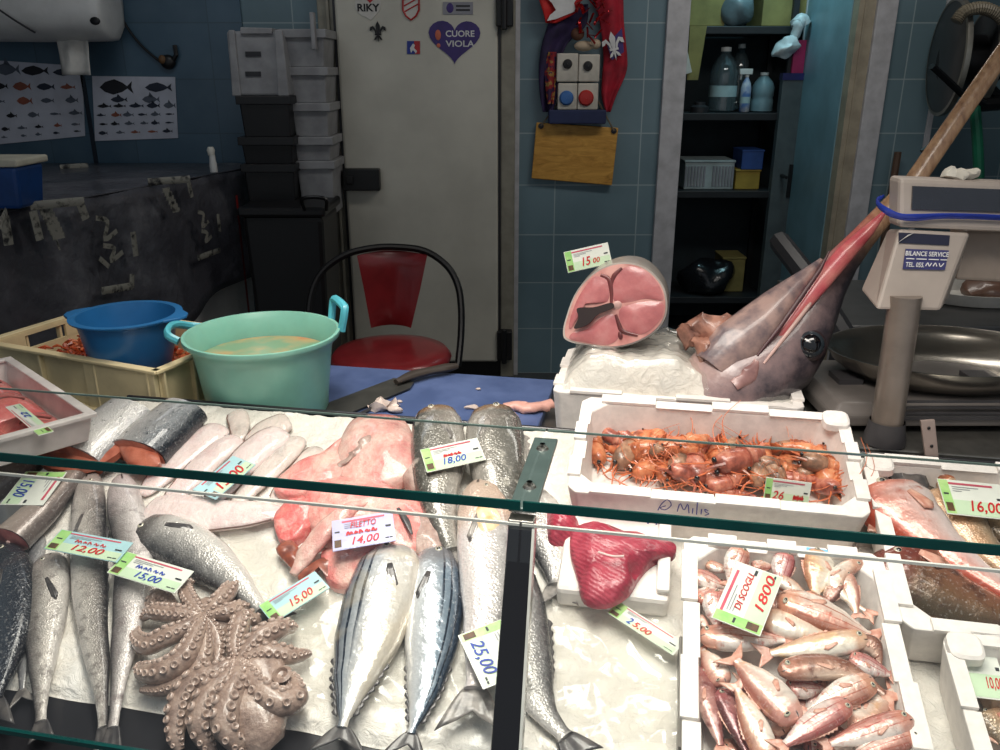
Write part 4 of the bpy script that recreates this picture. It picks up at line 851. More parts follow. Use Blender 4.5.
# shrimp box, mullet box, gurnard box, far right box
def rimab(x, y, h=HB): return ab(D(x, y, h))
s_fl, s_fr, s_bl, s_br = rimab(564, 470, .1), rimab(868, 515, .1), rimab(590, 384, .1), rimab(850, 409, .1)
SB = dict(a0=(s_fl[0] + s_bl[0]) / 2, a1=(s_fr[0] + s_br[0]) / 2, b0=(s_fl[1] + s_fr[1]) / 2, b1=(s_bl[1] + s_br[1]) / 2)
cl = math.cos(math.atan(SLOPE))
shrimp_box = foam_box('white polystyrene box of orange prawns behind the glass shelf, with blue handwriting', bed(SB['a0'], SB['b0'], .002), CU, SV, SN, SB['a1'] - SB['a0'], (SB['b1'] - SB['b0']) / cl, .098, tabs=4, boss=(2,))
m_bl, m_br = rimab(680, 524), rimab(868, 540); m_r = rimab(944, 748); m_l = rimab(686, 745)
MBX = dict(a0=(m_bl[0] + m_l[0]) / 2, a1=(m_br[0] + m_r[0]) / 2, b1=(m_bl[1] + m_br[1]) / 2); MBX['b0'] = -.2
mullet_box = foam_box('white polystyrene box heaped with red mullets, front right of the post', bed(MBX['a0'], MBX['b0'], .003), CU, SV, SN, MBX['a1'] - MBX['a0'], (MBX['b1'] - MBX['b0']) / cl, HB - .003, th=.02, tabs=5)
g_fl = rimab(902, 614); g_bl = rimab(873, 447)
GB = dict(a0=MBX['a1'] + .004, b0=g_fl[1], b1=g_bl[1])
gurnard_box = foam_box('white polystyrene box of gurnards right of the mullets', bed(GB['a0'], GB['b0'], .003), CU, SV, SN, .33, (GB['b1'] - GB['b0']) / cl, HB - .003, th=.018, tabs=3, boss=(3,))
f_bl = rimab(936, 618)
fa0 = max(f_bl[0], MBX['a1'] + .006)
far_box = foam_box('white polystyrene box in the lower right corner of the counter', bed(fa0, f_bl[1] - .3, .003), CU, SV, SN, .3, .3 / cl, HB - .003, th=.018, tabs=3, boss=(3,))
print('BOXES', SB, MBX, GB, fa0, f_bl)
# pen writing on the prawn box front
mb = MB(); yb = SB['b0']; P0 = bed(SB['a0'], SB['b0'], .002)
def onbox(px, py):
    n = (-SV * 1).normalized(); return hit(px, py, P0 + SV * .003 - SV * .004, n)
c = onbox(682, 507)
strokes(mb, [[(.06, .1), (.12, .6), (.22, .95), (.3, .6), (.2, .2), (.1, .3), (.2, .5)], [(.42, .15), (.46, .75), (.54, .3), (.6, .75), (.64, .1)], [(.7, .1), (.7, .5)], [(.78, .05), (.77, .95)], [(.86, .1), (.86, .5)], [(.98, .4), (.92, .5), (.94, .3), (1.0, .2), (.93, .05)]], c, CU, SN, .085, .03, .0009)
c = onbox(655, 521); strokes(mb, [[(.1, .9), (.1, .1), (.5, .1)], [(.6, .1), (.6, .9), (.9, .8), (.85, .5), (.6, .5), (.95, .1)], [(0, 0), (1, -.1)]], c, CU, SN, .026, .022, .0012)
mb.build('handwriting', mat('blue pen', (40, 48, 150), .5), shrimp_box, smooth=0)
# little white tuna board, grey divider
w0 = D(560, 598, .02); W1 = D(668, 612, .02)
t = thing('foam_block', 'white polystyrene tray under the red tuna loin', 'tray', D(612, 575, 0))
P = D(556, 606, .004); mb = MB(); X_ = CU; wW = (D(668, 606, .004) - P).dot(CU); mb.prism([P, P + X_ * wW, P + X_ * wW + SN * .04, P + SN * .04], SV * .2); mb.build('block', M_foam, t, smooth=0, bevel=.008)
mb = MB(); mb.prism([P + X_ * (wW - .02) + SV * .01 - X_ * wW * .0 + SN * .04, P + X_ * wW + SV * .01 + SN * .04, P + X_ * wW + SV * .01 + SN * .052, P + X_ * (wW - .02) + SV * .01 + SN * .052], SV * .18); mb.build('raised_rim', M_foam, t, smooth=0, bevel=.004)
P, Q = D(683, 648, .01), D(683, 760, .01)
mb = MB(); c = (P + Q) / 2; dL = (P - Q).length; mb.box(c + SN * .012, (.016, dL, .03), CU, SV, SN); tag(mb.build('divider_strip', mat('dull grey metal', (128, 124, 118), .35, .5), smooth=0, bevel=.002), 'grey metal divider strip along the left side of the mullet box', 'divider')

# ---------------------------------------------------------------- ice crate behind, with trunk slice and swordfish head
I0 = ab(dep(552, 385, 1.72)); ia0, ib0 = I0[0], .735
IW, IL, IZ, IH = .5, .3, WZ, .135
ice_crate = foam_box('white polystyrene box of ice carrying the fish trunk and swordfish head', cb(ia0, ib0, IZ + .002), CU, CV, ZUP, IW, IL, IH, th=.02, tabs=4)
mb = MB(); itz = IZ + IH
def heap(u, v):
    a = ia0 + .012 + (IW - .024) * u; b = ib0 + .012 + (IL - .024) * v; s = lambda x: max(0, min(1, x)) ** .6
    e = s(u / .12) * s((1 - u) / .15) * s(v / .12) * s((1 - v) / .15)
    lump = 1.0 if u < .5 else max(.22, 1 - (u - .5) * 3.2)
    q = V((a, b, 3)); return cb(a, b, itz - .012 + e * lump * (.078 + .012 * noise.noise(q * 12) + .006 * noise.noise(q * 45)))
mb.grid(heap, 60, 40); tag(mb.build('ice_heap', M_ice, smooth=80), 'heap of ice wrapped in clear film in the back white box', 'ice', None, 'stuff')
mb = MB(); mb.grid(lambda u, v: heap(.02 + .96 * u, v) + ZUP * (.004 + .009 * (1 - 2 * abs(noise.noise(V((u * 9, v * 7, 1)))))), 60, 40); tag(mb.build('plastic_wrap', M_film, smooth=80), 'crinkled clear film over the ice heap behind the prawn box', 'film')
def dome(mb, pts, N, h, n=48, rings=6, mi=0, amp=0, sc=40, seed=0, power=2.2, closed=True, base=0):
    pts = smoothpts(pts, n, True) if n else pts; m = len(pts); c = sum(pts, V()) / m; rs = []; uvs = []
    if base: rs.append([p - N * base for p in pts]); uvs += [(1, j / m) for j in range(m)]
    for i in range(rings + 1):
        r = 1 - i / (rings + .35); rs.append([c + (p - c) * r + N * (h * (1 - r ** power)) + (noise.noise_vector((c + (p - c) * r) * sc + V((seed, 0, 0))) * amp * (0 if i == 0 else 1)) for p in pts]); uvs += [(r, j / m) for j in range(m)]
    return mb.loft(rs, mi=mi, uvs=uvs)
TD = 1.76
fn = -(ray(615, 304)).normalized(); fn = (fn + ZUP * .05 - RT * .12).normalized()
fc = dep(615, 304, TD)
def onf(x, y, k=0): return hit(500 + x / 3.571, 220 + y / 3.571, fc, fn) + fn * k
out = [onf(*p) for p in ((225, 405), (235, 350), (270, 260), (330, 192), (400, 157), (470, 153), (530, 176), (580, 230), (597, 290), (590, 350), (550, 402), (480, 440), (400, 456), (300, 445), (240, 430))]
t = thing('fish_steak', 'thick pink cross-cut trunk of a large fish resting on the ice heap', 'fish steak', V((fc.x, fc.y + .06, min(p.z for p in out))))
M_skin = mat('grey white fish skin', (188, 178, 168), .35, coat=.4, col2=(120, 112, 108), vscale=6)
so = smoothpts(out, 56, True); ctr = sum(so, V()) / 56; bk = V((.25, 1, -.02)).normalized() * .13
mb = MB(); mb.loft([[p for p in so], [ctr + (p - ctr) * 1.012 - fn * .006 for p in so], [ctr + (p - ctr) * 1.0 + bk * .5 for p in so], [ctr + (p - ctr) * .9 + bk for p in so]]); mb.build('skin', M_skin, t, smooth=60)
tm = NT('pink trunk flesh'); vec = tm.coord(); M_fl = tm.done(tm.ramp(tm.noise(vec, 22, 5, .6), [(.3, (196, 132, 130)), (.5, (186, 112, 112)), (.72, (166, 94, 96))]), .3, 0, .5, .4, tm.bump(tm.noise(vec, 60, 4), .3, .003), sss=.1)
M_blood = mat('dark bloodline', (120, 58, 58), .35, coat=.3, col2=(86, 40, 40), vscale=30)
mb = MB(); dome(mb, [ctr + (p - ctr) * .965 + fn * .0008 for p in out], fn, .0015, 56, 4); mb.build('cut_face', mat('pale membrane', (214, 160, 150), .35, coat=.3, col2=(176, 108, 104), vscale=16), t, smooth=60)
lobes = [[(246, 382), (258, 330), (285, 268), (330, 208), (362, 204), (386, 225), (388, 290), (330, 300), (282, 310), (268, 350), (258, 385)],
         [(402, 215), (432, 178), (470, 166), (520, 182), (565, 228), (582, 285), (520, 282), (460, 295), (412, 295), (398, 260)],
         [(428, 315), (470, 300), (530, 290), (582, 298), (576, 350), (540, 390), (500, 408), (455, 395), (425, 350)],
         [(262, 402), (318, 386), (360, 350), (405, 336), (424, 380), (420, 425), (380, 446), (300, 436), (250, 424)]]
for L_ in lobes: mb = MB(); dome(mb, [onf(x, y, .002) for x, y in L_], fn, .005, 40, 5, amp=.0012, sc=50); mb.build('muscle', M_fl, t, smooth=60)
mb = MB()
for L_ in ([(360, 196), (388, 210), (398, 250), (398, 296)], [(436, 172), (408, 200), (398, 235)], [(414, 338), (424, 370), (440, 398), (492, 412)], [(428, 400), (432, 425)]): mb.tube([onf(x, y, .0025) for x, y in L_], [.003, .005, .003], 8, sub=16, flat=.4, hint=fn)
mb.build('dark_seam', M_blood, t)
mb = MB(); dome(mb, [onf(x, y, .0085) for x, y in ((280, 316), (340, 312), (395, 297), (410, 305), (402, 318), (350, 340), (316, 374), (268, 388), (284, 350))], fn, .0015, 40, 3, base=-.006); mb.build('belly_cavity', mat('dark cavity', (34, 18, 18), .6), t, smooth=0)
mb = MB(); mb.ell(onf(420, 305, .004), RT * .01, ZUP * .01, fn * .004); mb.build('backbone', mat('pale bone', (220, 180, 172), .4), t)

# swordfish head
SWD = 1.76
def sw(x, y, k=0.0): return dep(x, y, SWD + k)
t = thing('swordfish_head', 'grey swordfish head with long wooden-coloured bill rising to the upper right', 'fish head', sw(742, 400))
axv = (sw(868, 235) - sw(735, 385)).normalized(); tow = -(ray(790, 330)).normalized(); side = axv.cross(tow).normalized()   # side points lower right
side = side if side.dot(RT) > 0 else -side; tow = side.cross(axv); tow = tow if tow.dot(ray(790, 330)) < 0 else -tow
rows = [(712, 408, 46, .85), (728, 390, 50, .85), (742, 376, 50, .85), (774, 355, 44, .85), (796, 333, 36, .85), (812, 310, 28, .85), (828, 284, 20, .85), (844, 260, 15.5, .8), (862, 239, 12.5, .75), (885, 213, 10.5, .65), (911, 186, 9.8, .55), (955, 122, 9.2, .5), (1000, 57, 8.6, .45), (1045, -8, 7, .4), (1085, -66, 4, .4)]
rings = []; uvs = []; n = 24
for i, (x, y, w, f) in enumerate(rows):
    c = sw(x, y, 0.0); wm = w * SWD / FPX; rings.append([c + side * (wm * math.cos(a)) + tow * (wm * f * math.sin(a)) for a in [2 * math.pi * j / n for j in range(n)]]); uvs += [(i / (len(rows) - 1), .5 + .5 * math.cos(2 * math.pi * j / n)) for j in range(n)]
sm = NT('swordfish skin'); tc = sm.n('TexCoord'); spx = sm.n('SeparateXYZ'); sm.l(tc.outputs['UV'], spx.inputs[0]); ob_ = tc.outputs['Object']
base_ = sm.ramp(sm.math('ADD', spx.outputs[1], sm.math('MULTIPLY_ADD', sm.noise(ob_, 18, 6, .7), 1.1, -.55)), [(.1, (176, 148, 142)), (.4, (150, 124, 122)), (.7, (112, 96, 98)), (.95, (58, 52, 58))])
billc = sm.ramp(sm.noise(sm.coord('Object', (30, 30, 6)), 3, 5), [(.35, (196, 158, 122)), (.6, (168, 128, 96)), (.75, (132, 98, 74))])
col_ = sm.mix(sm.ramp(spx.outputs[0], [(.5, (0, 0, 0)), (.63, (255, 255, 255))]), base_, billc)
red_ = sm.ramp(sm.math('ABSOLUTE', sm.math('SUBTRACT', spx.outputs[0], .55)), [(.02, (220, 220, 220)), (.1, (0, 0, 0))]); red_ = sm.math('MULTIPLY', red_, sm.ramp(spx.outputs[1], [(.3, (255, 255, 255)), (.75, (0, 0, 0))]))
col_ = sm.mix(red_, col_, (206, 86, 84))
M_sw = sm.done(col_, .3, 0, .5, .45, sm.bump(sm.noise(ob_, 40, 4), .3, .005))
mb = MB(); mb.loft(rings, uvs=uvs); mb.build('head_and_bill', M_sw, t, smooth=70)
def limb(pts, m, name, f=.8, tw=.0, n=16, par=None):
    rs = []
    for x, y, w in pts:
        c = sw(x, y) + tow * tw; wm = w * SWD / FPX; rs.append([c + side * (wm * math.cos(a)) + tow * (wm * f * math.sin(a)) for a in [2 * math.pi * j / n for j in range(n)]])
    mb = MB(); mb.loft(rs, uvs=[(.2, .2)] * (n * len(rs))); return mb.build(name, m, par or t, smooth=70)
M_jaw = mat('lower jaw skin', (170, 142, 134), .32, coat=.4, col2=(104, 90, 94), vscale=22, bump=.3, bscale=60)
limb([(712, 372, 22), (736, 348, 27), (758, 328, 24), (776, 308, 18), (794, 289, 11), (808, 275, 6), (818, 264, 2)], M_jaw, 'lower_jaw', .9, .035)
limb([(756, 366, 1.5), (775, 341, 4), (796, 314, 6.5), (816, 288, 9), (838, 262, 9), (860, 240, 6), (876, 222, 2)], mat('pink mouth lining', (206, 92, 100), .3, coat=.5, col2=(224, 140, 132), vscale=20), 'mouth', .7, .062)
limb([(752, 362, 1), (772, 337, 2.2), (794, 306, 2.4), (812, 280, 2), (821, 262, .8)], mat('dark lip', (84, 50, 54), .4), 'lip', .8, .08)
limb([(758, 370, 1.2), (776, 347, 2), (800, 316, 2), (803, 312, 1)], mat('pale lip', (206, 168, 158), .35), 'upper_lip', .8, .085)
def onhead(x, y):
    """the nearest point of the head's flank seen at this spot"""
    best = None
    for i in range(len(rows) - 1):
        for k in range(6):
            f = k / 6; x0 = rows[i][0] + (rows[i + 1][0] - rows[i][0]) * f; y0 = rows[i][1] + (rows[i + 1][1] - rows[i][1]) * f; w = (rows[i][2] + (rows[i + 1][2] - rows[i][2]) * f); d = math.hypot(x - x0, y - y0)
            if best is None or d < best[0]: best = (d, w)
    d, w = best; s = max(.05, 1 - (d / w) ** 2) ** .5; return sw(x, y) + tow * (w * SWD / FPX * .85 * s)
ec = onhead(804, 350) + tow * .012; mb = MB(); mb.ell(ec - tow * .012, side * .034, axv * .034, tow * .016, 24, 10); eb = mb.build('eye_socket', mat('dark eye rim', (58, 44, 46), .35, coat=.3), t)
mb = MB(); mb.ell(ec - tow * .006, side * .0285, axv * .0285, tow * .017, 24, 12); e_ = mb.build('eye', mat('dark blue iris', (52, 60, 66), .15, coat=.5, col2=(36, 42, 48), vscale=30), t)
mb = MB(); mb.ell(ec + tow * .004, side * .02, axv * .02, tow * .009, 20, 10); mb.build('pupil', mat('black pupil', (8, 9, 14), .05, coat=1), e_)
M_gore = mat('torn brown flesh', (170, 122, 104), .4, coat=.3, bump=.7, bscale=60, col2=(98, 62, 52), vscale=26)
mb = MB(); mb.tube([sw(682, 338, .02), sw(700, 330, .01), sw(722, 330, 0), sw(744, 326), sw(758, 318)], [.022, .034, .032, .022, .008], 14, sub=26); mb.tube([sw(700, 356, 0), sw(716, 352, -.02), sw(735, 345, -.04)], [.03, .04, .03], 14, sub=18); mb.jitter(.022, 26, 2); mb.jitter(.008, 80, 5); mb.build('torn_gills', M_gore, t, smooth=60)
mb = MB(); mb.tube([sw(752, 326, -.03), sw(762, 319, -.04), sw(772, 311, -.04)], [.006, .011, .006], 10, sub=14); mb.jitter(.004, 60, 1); mb.build('red_gill', mat('red gill', (206, 74, 66), .3, coat=.5), t)
mb = MB(); mb.tube([onhead(728, 392), onhead(744, 380), onhead(752, 366)], [.01, .014, .006], 12, sub=18, flat=.4, hint=tow); mb.jitter(.006, 40, 6); mb.build('cheek_flap', mat('pinkish cheek', (176, 134, 128), .35, coat=.3, col2=(136, 100, 98), vscale=22), t, smooth=60)

# ---------------------------------------------------------------- weighing scale and steel things on the right
M_sc = mat('grey beige scale housing', (176, 164, 154), .45, var=.05); M_scd = mat('dark scale plastic', (70, 68, 70), .4)
WZB = WZ; WZ = .93
pb = atz(884, 441, WZ + .002); t = thing('weighing_scale', 'shop weighing scale with steel pan and a display head on a round column', 'scale', pb)
mb = MB(); mb.tube([V((pb.x, pb.y, WZ + .02)), V((pb.x, pb.y + .012, 1.215))], .0285, 24); mb.build('column', mat('satin grey column', (150, 138, 128), .3, .5), t)
mb = MB(); mb.lathe(V((pb.x, pb.y, WZ)), [(.038, 0), (.038, .012), (.034, .03), (.032, .045)], 24, cap0=True); mb.build('column_foot', M_scd, t)
HD = 1.52
def hd(x, y, k=0): return dep(x, y, HD + k)
back = V((0, .05, .0))
mb = MB(); mb.prism([hd(900, 178), hd(1050, 184), hd(1050, 234), hd(899, 228)], back); hdo = mb.build('display_head', M_sc, t, smooth=0, bevel=.008)
mb = MB(); mb.prism([hd(913, 186, -.004), hd(1044, 191, -.004), hd(1044, 213, -.004), hd(912, 209, -.004)], V((0, .006, 0))); mb.build('display_window', mat('dark display window', (40, 44, 54), .08, coat=.8), hdo, smooth=0)
mb = MB(); q = [hd(899, 229), hd(970, 233), hd(940, 311), hd(876, 310)]; mb.loft([q, [hd(888, 229, .1), hd(970, 233, .1), hd(948, 300, .1), hd(860, 290, .1)]]); mb.build('cowl', M_sc, t, smooth=0, bevel=.006)
mb = MB(); mb.prism([hd(966, 230, .06), hd(1050, 233, .06), hd(1050, 285, .06), hd(956, 280, .06)], V((0, .06, 0))); mb.build('rear_housing', mat('brownish beige housing', (150, 136, 124), .5), t, smooth=0, bevel=.006)  # rear shell in a browner beige than the head
st_ = MB(); st_.prism([hd(899, 232.5, -.002), hd(950, 235.5, -.002), hd(949, 245.5, -.002), hd(899, 243, -.002)], V((0, .002, 0))); s1 = st_.build('torn_sticker', mat('dark blue sticker', (36, 38, 60), .4), t, smooth=0)
mb = MB(); mb.prism([hd(898, 243, -.004), hd(908, 235, -.006), hd(914, 233, -.005), hd(904, 238.5, -.006)], V((0, .001, 0))); mb.build('curled_corner', M_lpaper, s1, smooth=0)
st_ = MB(); q = [hd(906, 249, -.003), hd(949, 250.5, -.003), hd(945, 270, -.003), hd(903, 269, -.003)]; st_.prism(q, V((0, .002, 0))); s2 = st_.build('service_sticker', mat('violet blue sticker', (62, 62, 112), .4), t, smooth=0)
Xs = (q[1] - q[0]).normalized(); Ys = (q[0] - q[3]).normalized(); mb = MB()
textmb(mb, 'BILANCE SERVICE', hd(927, 254.2, -.0045), Xs, Ys, .0085, width=.078, bold=.02); strokes(mb, [[(0, .5), (.1, .55), (.2, .45)], [(.25, .5), (.5, .5)], [(.55, .5), (.8, .5)], [(.84, .5), (1, .5)]], hd(926.5, 259.3, -.0045), Xs, Ys, .074, .004, .0009); textmb(mb, 'TEL. 055.', hd(915, 265, -.0045), Xs, Ys, .0085, width=.034, bold=.02)
strokes(mb, [[(0, .2), (.1, .9), (.2, .2), (.3, .9)], [(.4, .2), (.5, .9), (.6, .2)], [(.7, .9), (.8, .2), (.95, .9)]], hd(935, 265, -.0045), Xs, Ys, .034, .009, .0009)
mb.build('lettering', M_wprint, s2, smooth=0)
pc = dep(945, 352, 1.78); mb = MB(); px_ = .243
mb.lathe(pc, [(.001, -.055), (.5 * px_, -.054), (.78 * px_, -.04), (.93 * px_, -.01), (1 * px_, .008), (1.02 * px_, .008), (1.0 * px_, .0), (.95 * px_, -.018), (.79 * px_, -.046), (.5 * px_, -.06), (.001, -.06)], 48, sx=1, sy=.72); mb.build('pan', mat('polished steel pan', (186, 180, 170), .22, .95, vscale=8), t, smooth=60)
mb = MB(); bd0 = dep(836, 400, 1.62); w_ = .44; f0 = V((bd0.x, pb.y + .045, WZ + .012)); zt = .985
mb.prism([f0, f0 + RT * w_, V((f0.x + w_, f0.y, zt - .03)), V((f0.x + w_, f0.y + .04, zt)), V((f0.x, f0.y + .04, zt)), V((f0.x, f0.y, zt - .03))][:4], V((0, .3, 0))); mb = MB()
mb.loft([[V((f0.x + x, f0.y + y, z)) for x, y in ((0, 0), (w_, 0), (w_, .3), (0, .3))] for z in (WZ + .012, zt - .02)] + [[V((f0.x + x, f0.y + y, zt)) for x, y in ((.02, .02), (w_ - .02, .02), (w_ - .02, .28), (.02, .28))]]); bod = mb.build('body', mat('dark grey scale body', (112, 106, 102), .4), t, smooth=0, bevel=.005)
mb = MB()
for k in range(4): mb.box(V((f0.x + w_ * .55, f0.y - .001, WZ + .03 + .012 * k)), (w_ * .5, .006, .004))
mb.build('vent', M_scd, bod, smooth=0)
for x in (.08, w_ - .08): mb = MB(); mb.box(V((f0.x + x, f0.y + .15, (zt + pc.z - .05) / 2)), (.05, .06, max(.02, pc.z - .05 - zt))); mb.build('pan_support', M_scd, t, smooth=0)
for x in (.05, w_ - .05):
    mb = MB(); mb.lathe(V((f0.x + x, f0.y + .05, WZ + .0)), [(.018, 0), (.016, .014)], 14, cap0=True, cap1=True); mb.build('foot', M_black, t)
    
q0 = atz(930, 457, WZ + .004); mb = MB(); mb.prism([dep(921, 421, 1.55), dep(935, 420, 1.55), dep(939, 458, 1.55), dep(926, 459, 1.55)], V((0, .006, 0))); bs = tag(mb.build('metal_strip', mat('pinkish metal strip', (164, 146, 138), .4, .2), smooth=0, bevel=.001), 'small upright metal strip with two holes in front of the scale', 'bracket')
mb = MB()
for y in (428, 446): mb.ell(dep(929 + (y - 428) * .15, y, 1.548), RT * .003, V((0, .002, 0)), ZUP * .003)
mb.build('hole', M_ink, bs)
t2 = thing('scale_stand', 'steel side table carrying the weighing scale behind the gurnard box', 'table', V((1.0, 1.5, FLZ)))
_a, _b = ab(V((f0.x - .03, pb.y, 0))); mb = MB(); mb.box(cb(_a + .32, .86, WZ - .02), (.66, .36, .036), CU, CV, ZUP); mb.build('top', M_steel, t2, smooth=0, bevel=.003)
for xx in (.03, .6):
    for yy in (.72, 1.0): mb = MB(); mb.box(cb(_a + xx, yy, (WZ - .04 + FLZ) / 2), (.04, .04, WZ - .04 - FLZ), CU, CV, ZUP); mb.build('leg', M_steel, t2, smooth=0)
# blue ribbon tying bill and scale together
P = [hd(884, 196, .06), hd(877, 202, .03), hd(885, 210, -.008), hd(898, 216, -.012), hd(915, 217.5, -.012), hd(945, 216, -.01), hd(985, 217, -.01), hd(1050, 220, -.01)]
mb = MB(); mb.tube(P, [.003, .007, .008, .008, .0105, .008, .008, .008], 8, sub=50, flat=.35, hint=V((0, 1, 0))); tag(mb.build('blue_ribbon', mat('blue plastic ribbon', (52, 76, 190), .25), smooth=60), 'blue plastic ribbon tying the swordfish bill to the scale head', 'ribbon')
c = hd(961, 174, .03); mb = MB(); mb.ell(c, RT * .034, V((0, .03, 0)), ZUP * .011, 16, 8); mb.jitter(.012, 45, 3); tag(mb.build('paper_scrap', mat('crumpled white paper', (226, 220, 206), .8)), 'crumpled white paper lying on top of the scale display head', 'paper')
# rear steel bench with a tray
rz = .99; t = thing('steel_bench', 'dark steel bench behind the weighing scale', 'bench', V((1.5, 2.6, FLZ)))
e0 = atz(838, 326, rz); WZ = WZB
mb = MB(); mb.span((e0.x, e0.y, rz - .05), (2.3, e0.y + .5, rz)); mb.build('top', mat('dark steel', (92, 92, 92), .35, .6), t, smooth=0, bevel=.004)
for x in (e0.x + .04, 2.25):
    for y in (e0.y + .04, e0.y + .46): mb = MB(); mb.span((x - .025, y - .025, FLZ), (x + .025, y + .025, rz - .05)); mb.build('leg', M_dark, t, smooth=0)
mb = MB(); mb.tube([V((e0.x + .02, e0.y - .01, rz - .03)), V((e0.x - .02, e0.y + .2, rz + .08)), V((e0.x - .04, e0.y + .4, rz + .14))], .03, 8); mb.build('side_arm', M_dark, t)
c = atz(985, 296, rz + .01); mb = MB(); mb.lathe(c + V((-.02, 0, -.008)), [(.14, 0), (.17, .035), (.175, .035), (.145, 0)], 28, cap0=True, sy=.7); tr = tag(mb.build('ribbed_tray', M_lpaper), 'pale ribbed tray on the rear steel bench', 'tray')
mb = MB(); c = atz(994, 290, rz + .03); mb.ell(c, RT * .08, V((0, .06, 0)), ZUP * .03, 18, 10); mb.jitter(.02, 30, 4); tag(mb.build('brown_lump', mat('brown seafood', (110, 78, 62), .4, coat=.3), smooth=60), 'brown seafood lump lying in the pale ribbed tray', 'seafood')
# ---------------------------------------------------------------- fish
PROF = {
 'hake': [(0, .26, .22), (.03, .5, .48), (.1, .82, .82), (.2, .96, .98), (.32, .98, 1), (.5, .92, .92), (.7, .64, .62), (.86, .32, .3), (.95, .22, .2), (1, .24, .22)],
 'bonito': [(0, .1, .12), (.03, .34, .36), (.1, .66, .68), (.22, .92, .95), (.38, 1, 1), (.55, .88, .88), (.72, .58, .58), (.86, .28, .28), (.94, .12, .12), (1, .13, .13)],
 'bass': [(0, .12, .14), (.04, .4, .4), (.12, .72, .72), (.24, .96, .95), (.38, 1, 1), (.55, .9, .88), (.72, .6, .58), (.86, .36, .34), (.95, .28, .27), (1, .34, .33)],
 'mullet': [(0, .3, .2), (.03, .58, .42), (.09, .86, .66), (.2, 1, .9), (.36, .96, .96), (.55, .8, .8), (.75, .5, .48), (.9, .3, .28), (1, .28, .27)],
 'gurnard': [(0, .3, .26), (.05, .62, .55), (.14, .95, .9), (.26, 1, 1), (.45, .8, .82), (.65, .55, .55), (.85, .3, .3), (1, .2, .2)],
 'strip': [(0, .3, .3), (.1, .8, .8), (.3, 1, 1), (.6, .8, .8), (.85, .4, .4), (1, .2, .2)],
 'fillet': [(0, .5, .5), (.06, .8, .8), (.2, 1, 1), (.5, .95, .95), (.8, .7, .7), (.95, .4, .4), (1, .2, .2)],
}
M_fin = mat('translucent grey fin', (150, 144, 138), .35, coat=.4, col2=(88, 84, 82), vscale=50)
M_finr = mat('reddish fin', (216, 172, 152), .35, coat=.4, col2=(186, 122, 104), vscale=60)
M_find = mat('dark fin', (58, 56, 58), .35, coat=.4, col2=(90, 86, 84), vscale=50)
M_eyes = [mat('silver eye ring', (196, 190, 168), .15, coat=.8), mat('black pupil', (8, 9, 14), .05, coat=1)]
def fan(root, name, base, T, S, N, L, hb, sp, fork, m, ripple=.06, nu=10, nv=6, curl=0, skew=0):
    mb = MB()
    def f(u, v):
        s = 2 * u - 1; r = v; return base + S * (s * (hb + (sp - hb) * r ** .8) + skew * r) + T * (L * r * (1 - fork * (1 - abs(s)))) + N * (ripple * L * math.sin(u * 17) * r * .35 + curl * r * r)
    mb.grid(f, nu, nv); return mb.build(name, m, root, solid=.0018, smooth=70)
def eyeat(root, p, A, B, N, r, mats=None, name='eye'):
    mb = MB(); mb.ell(p, A * r, B * r, N * r * .5, 16, 8, 0); mb.ell(p + N * r * .26, A * r * .58, B * r * .58, N * r * .36, 12, 6, 1); return mb.build(name, mats or M_eyes, root, smooth=60)
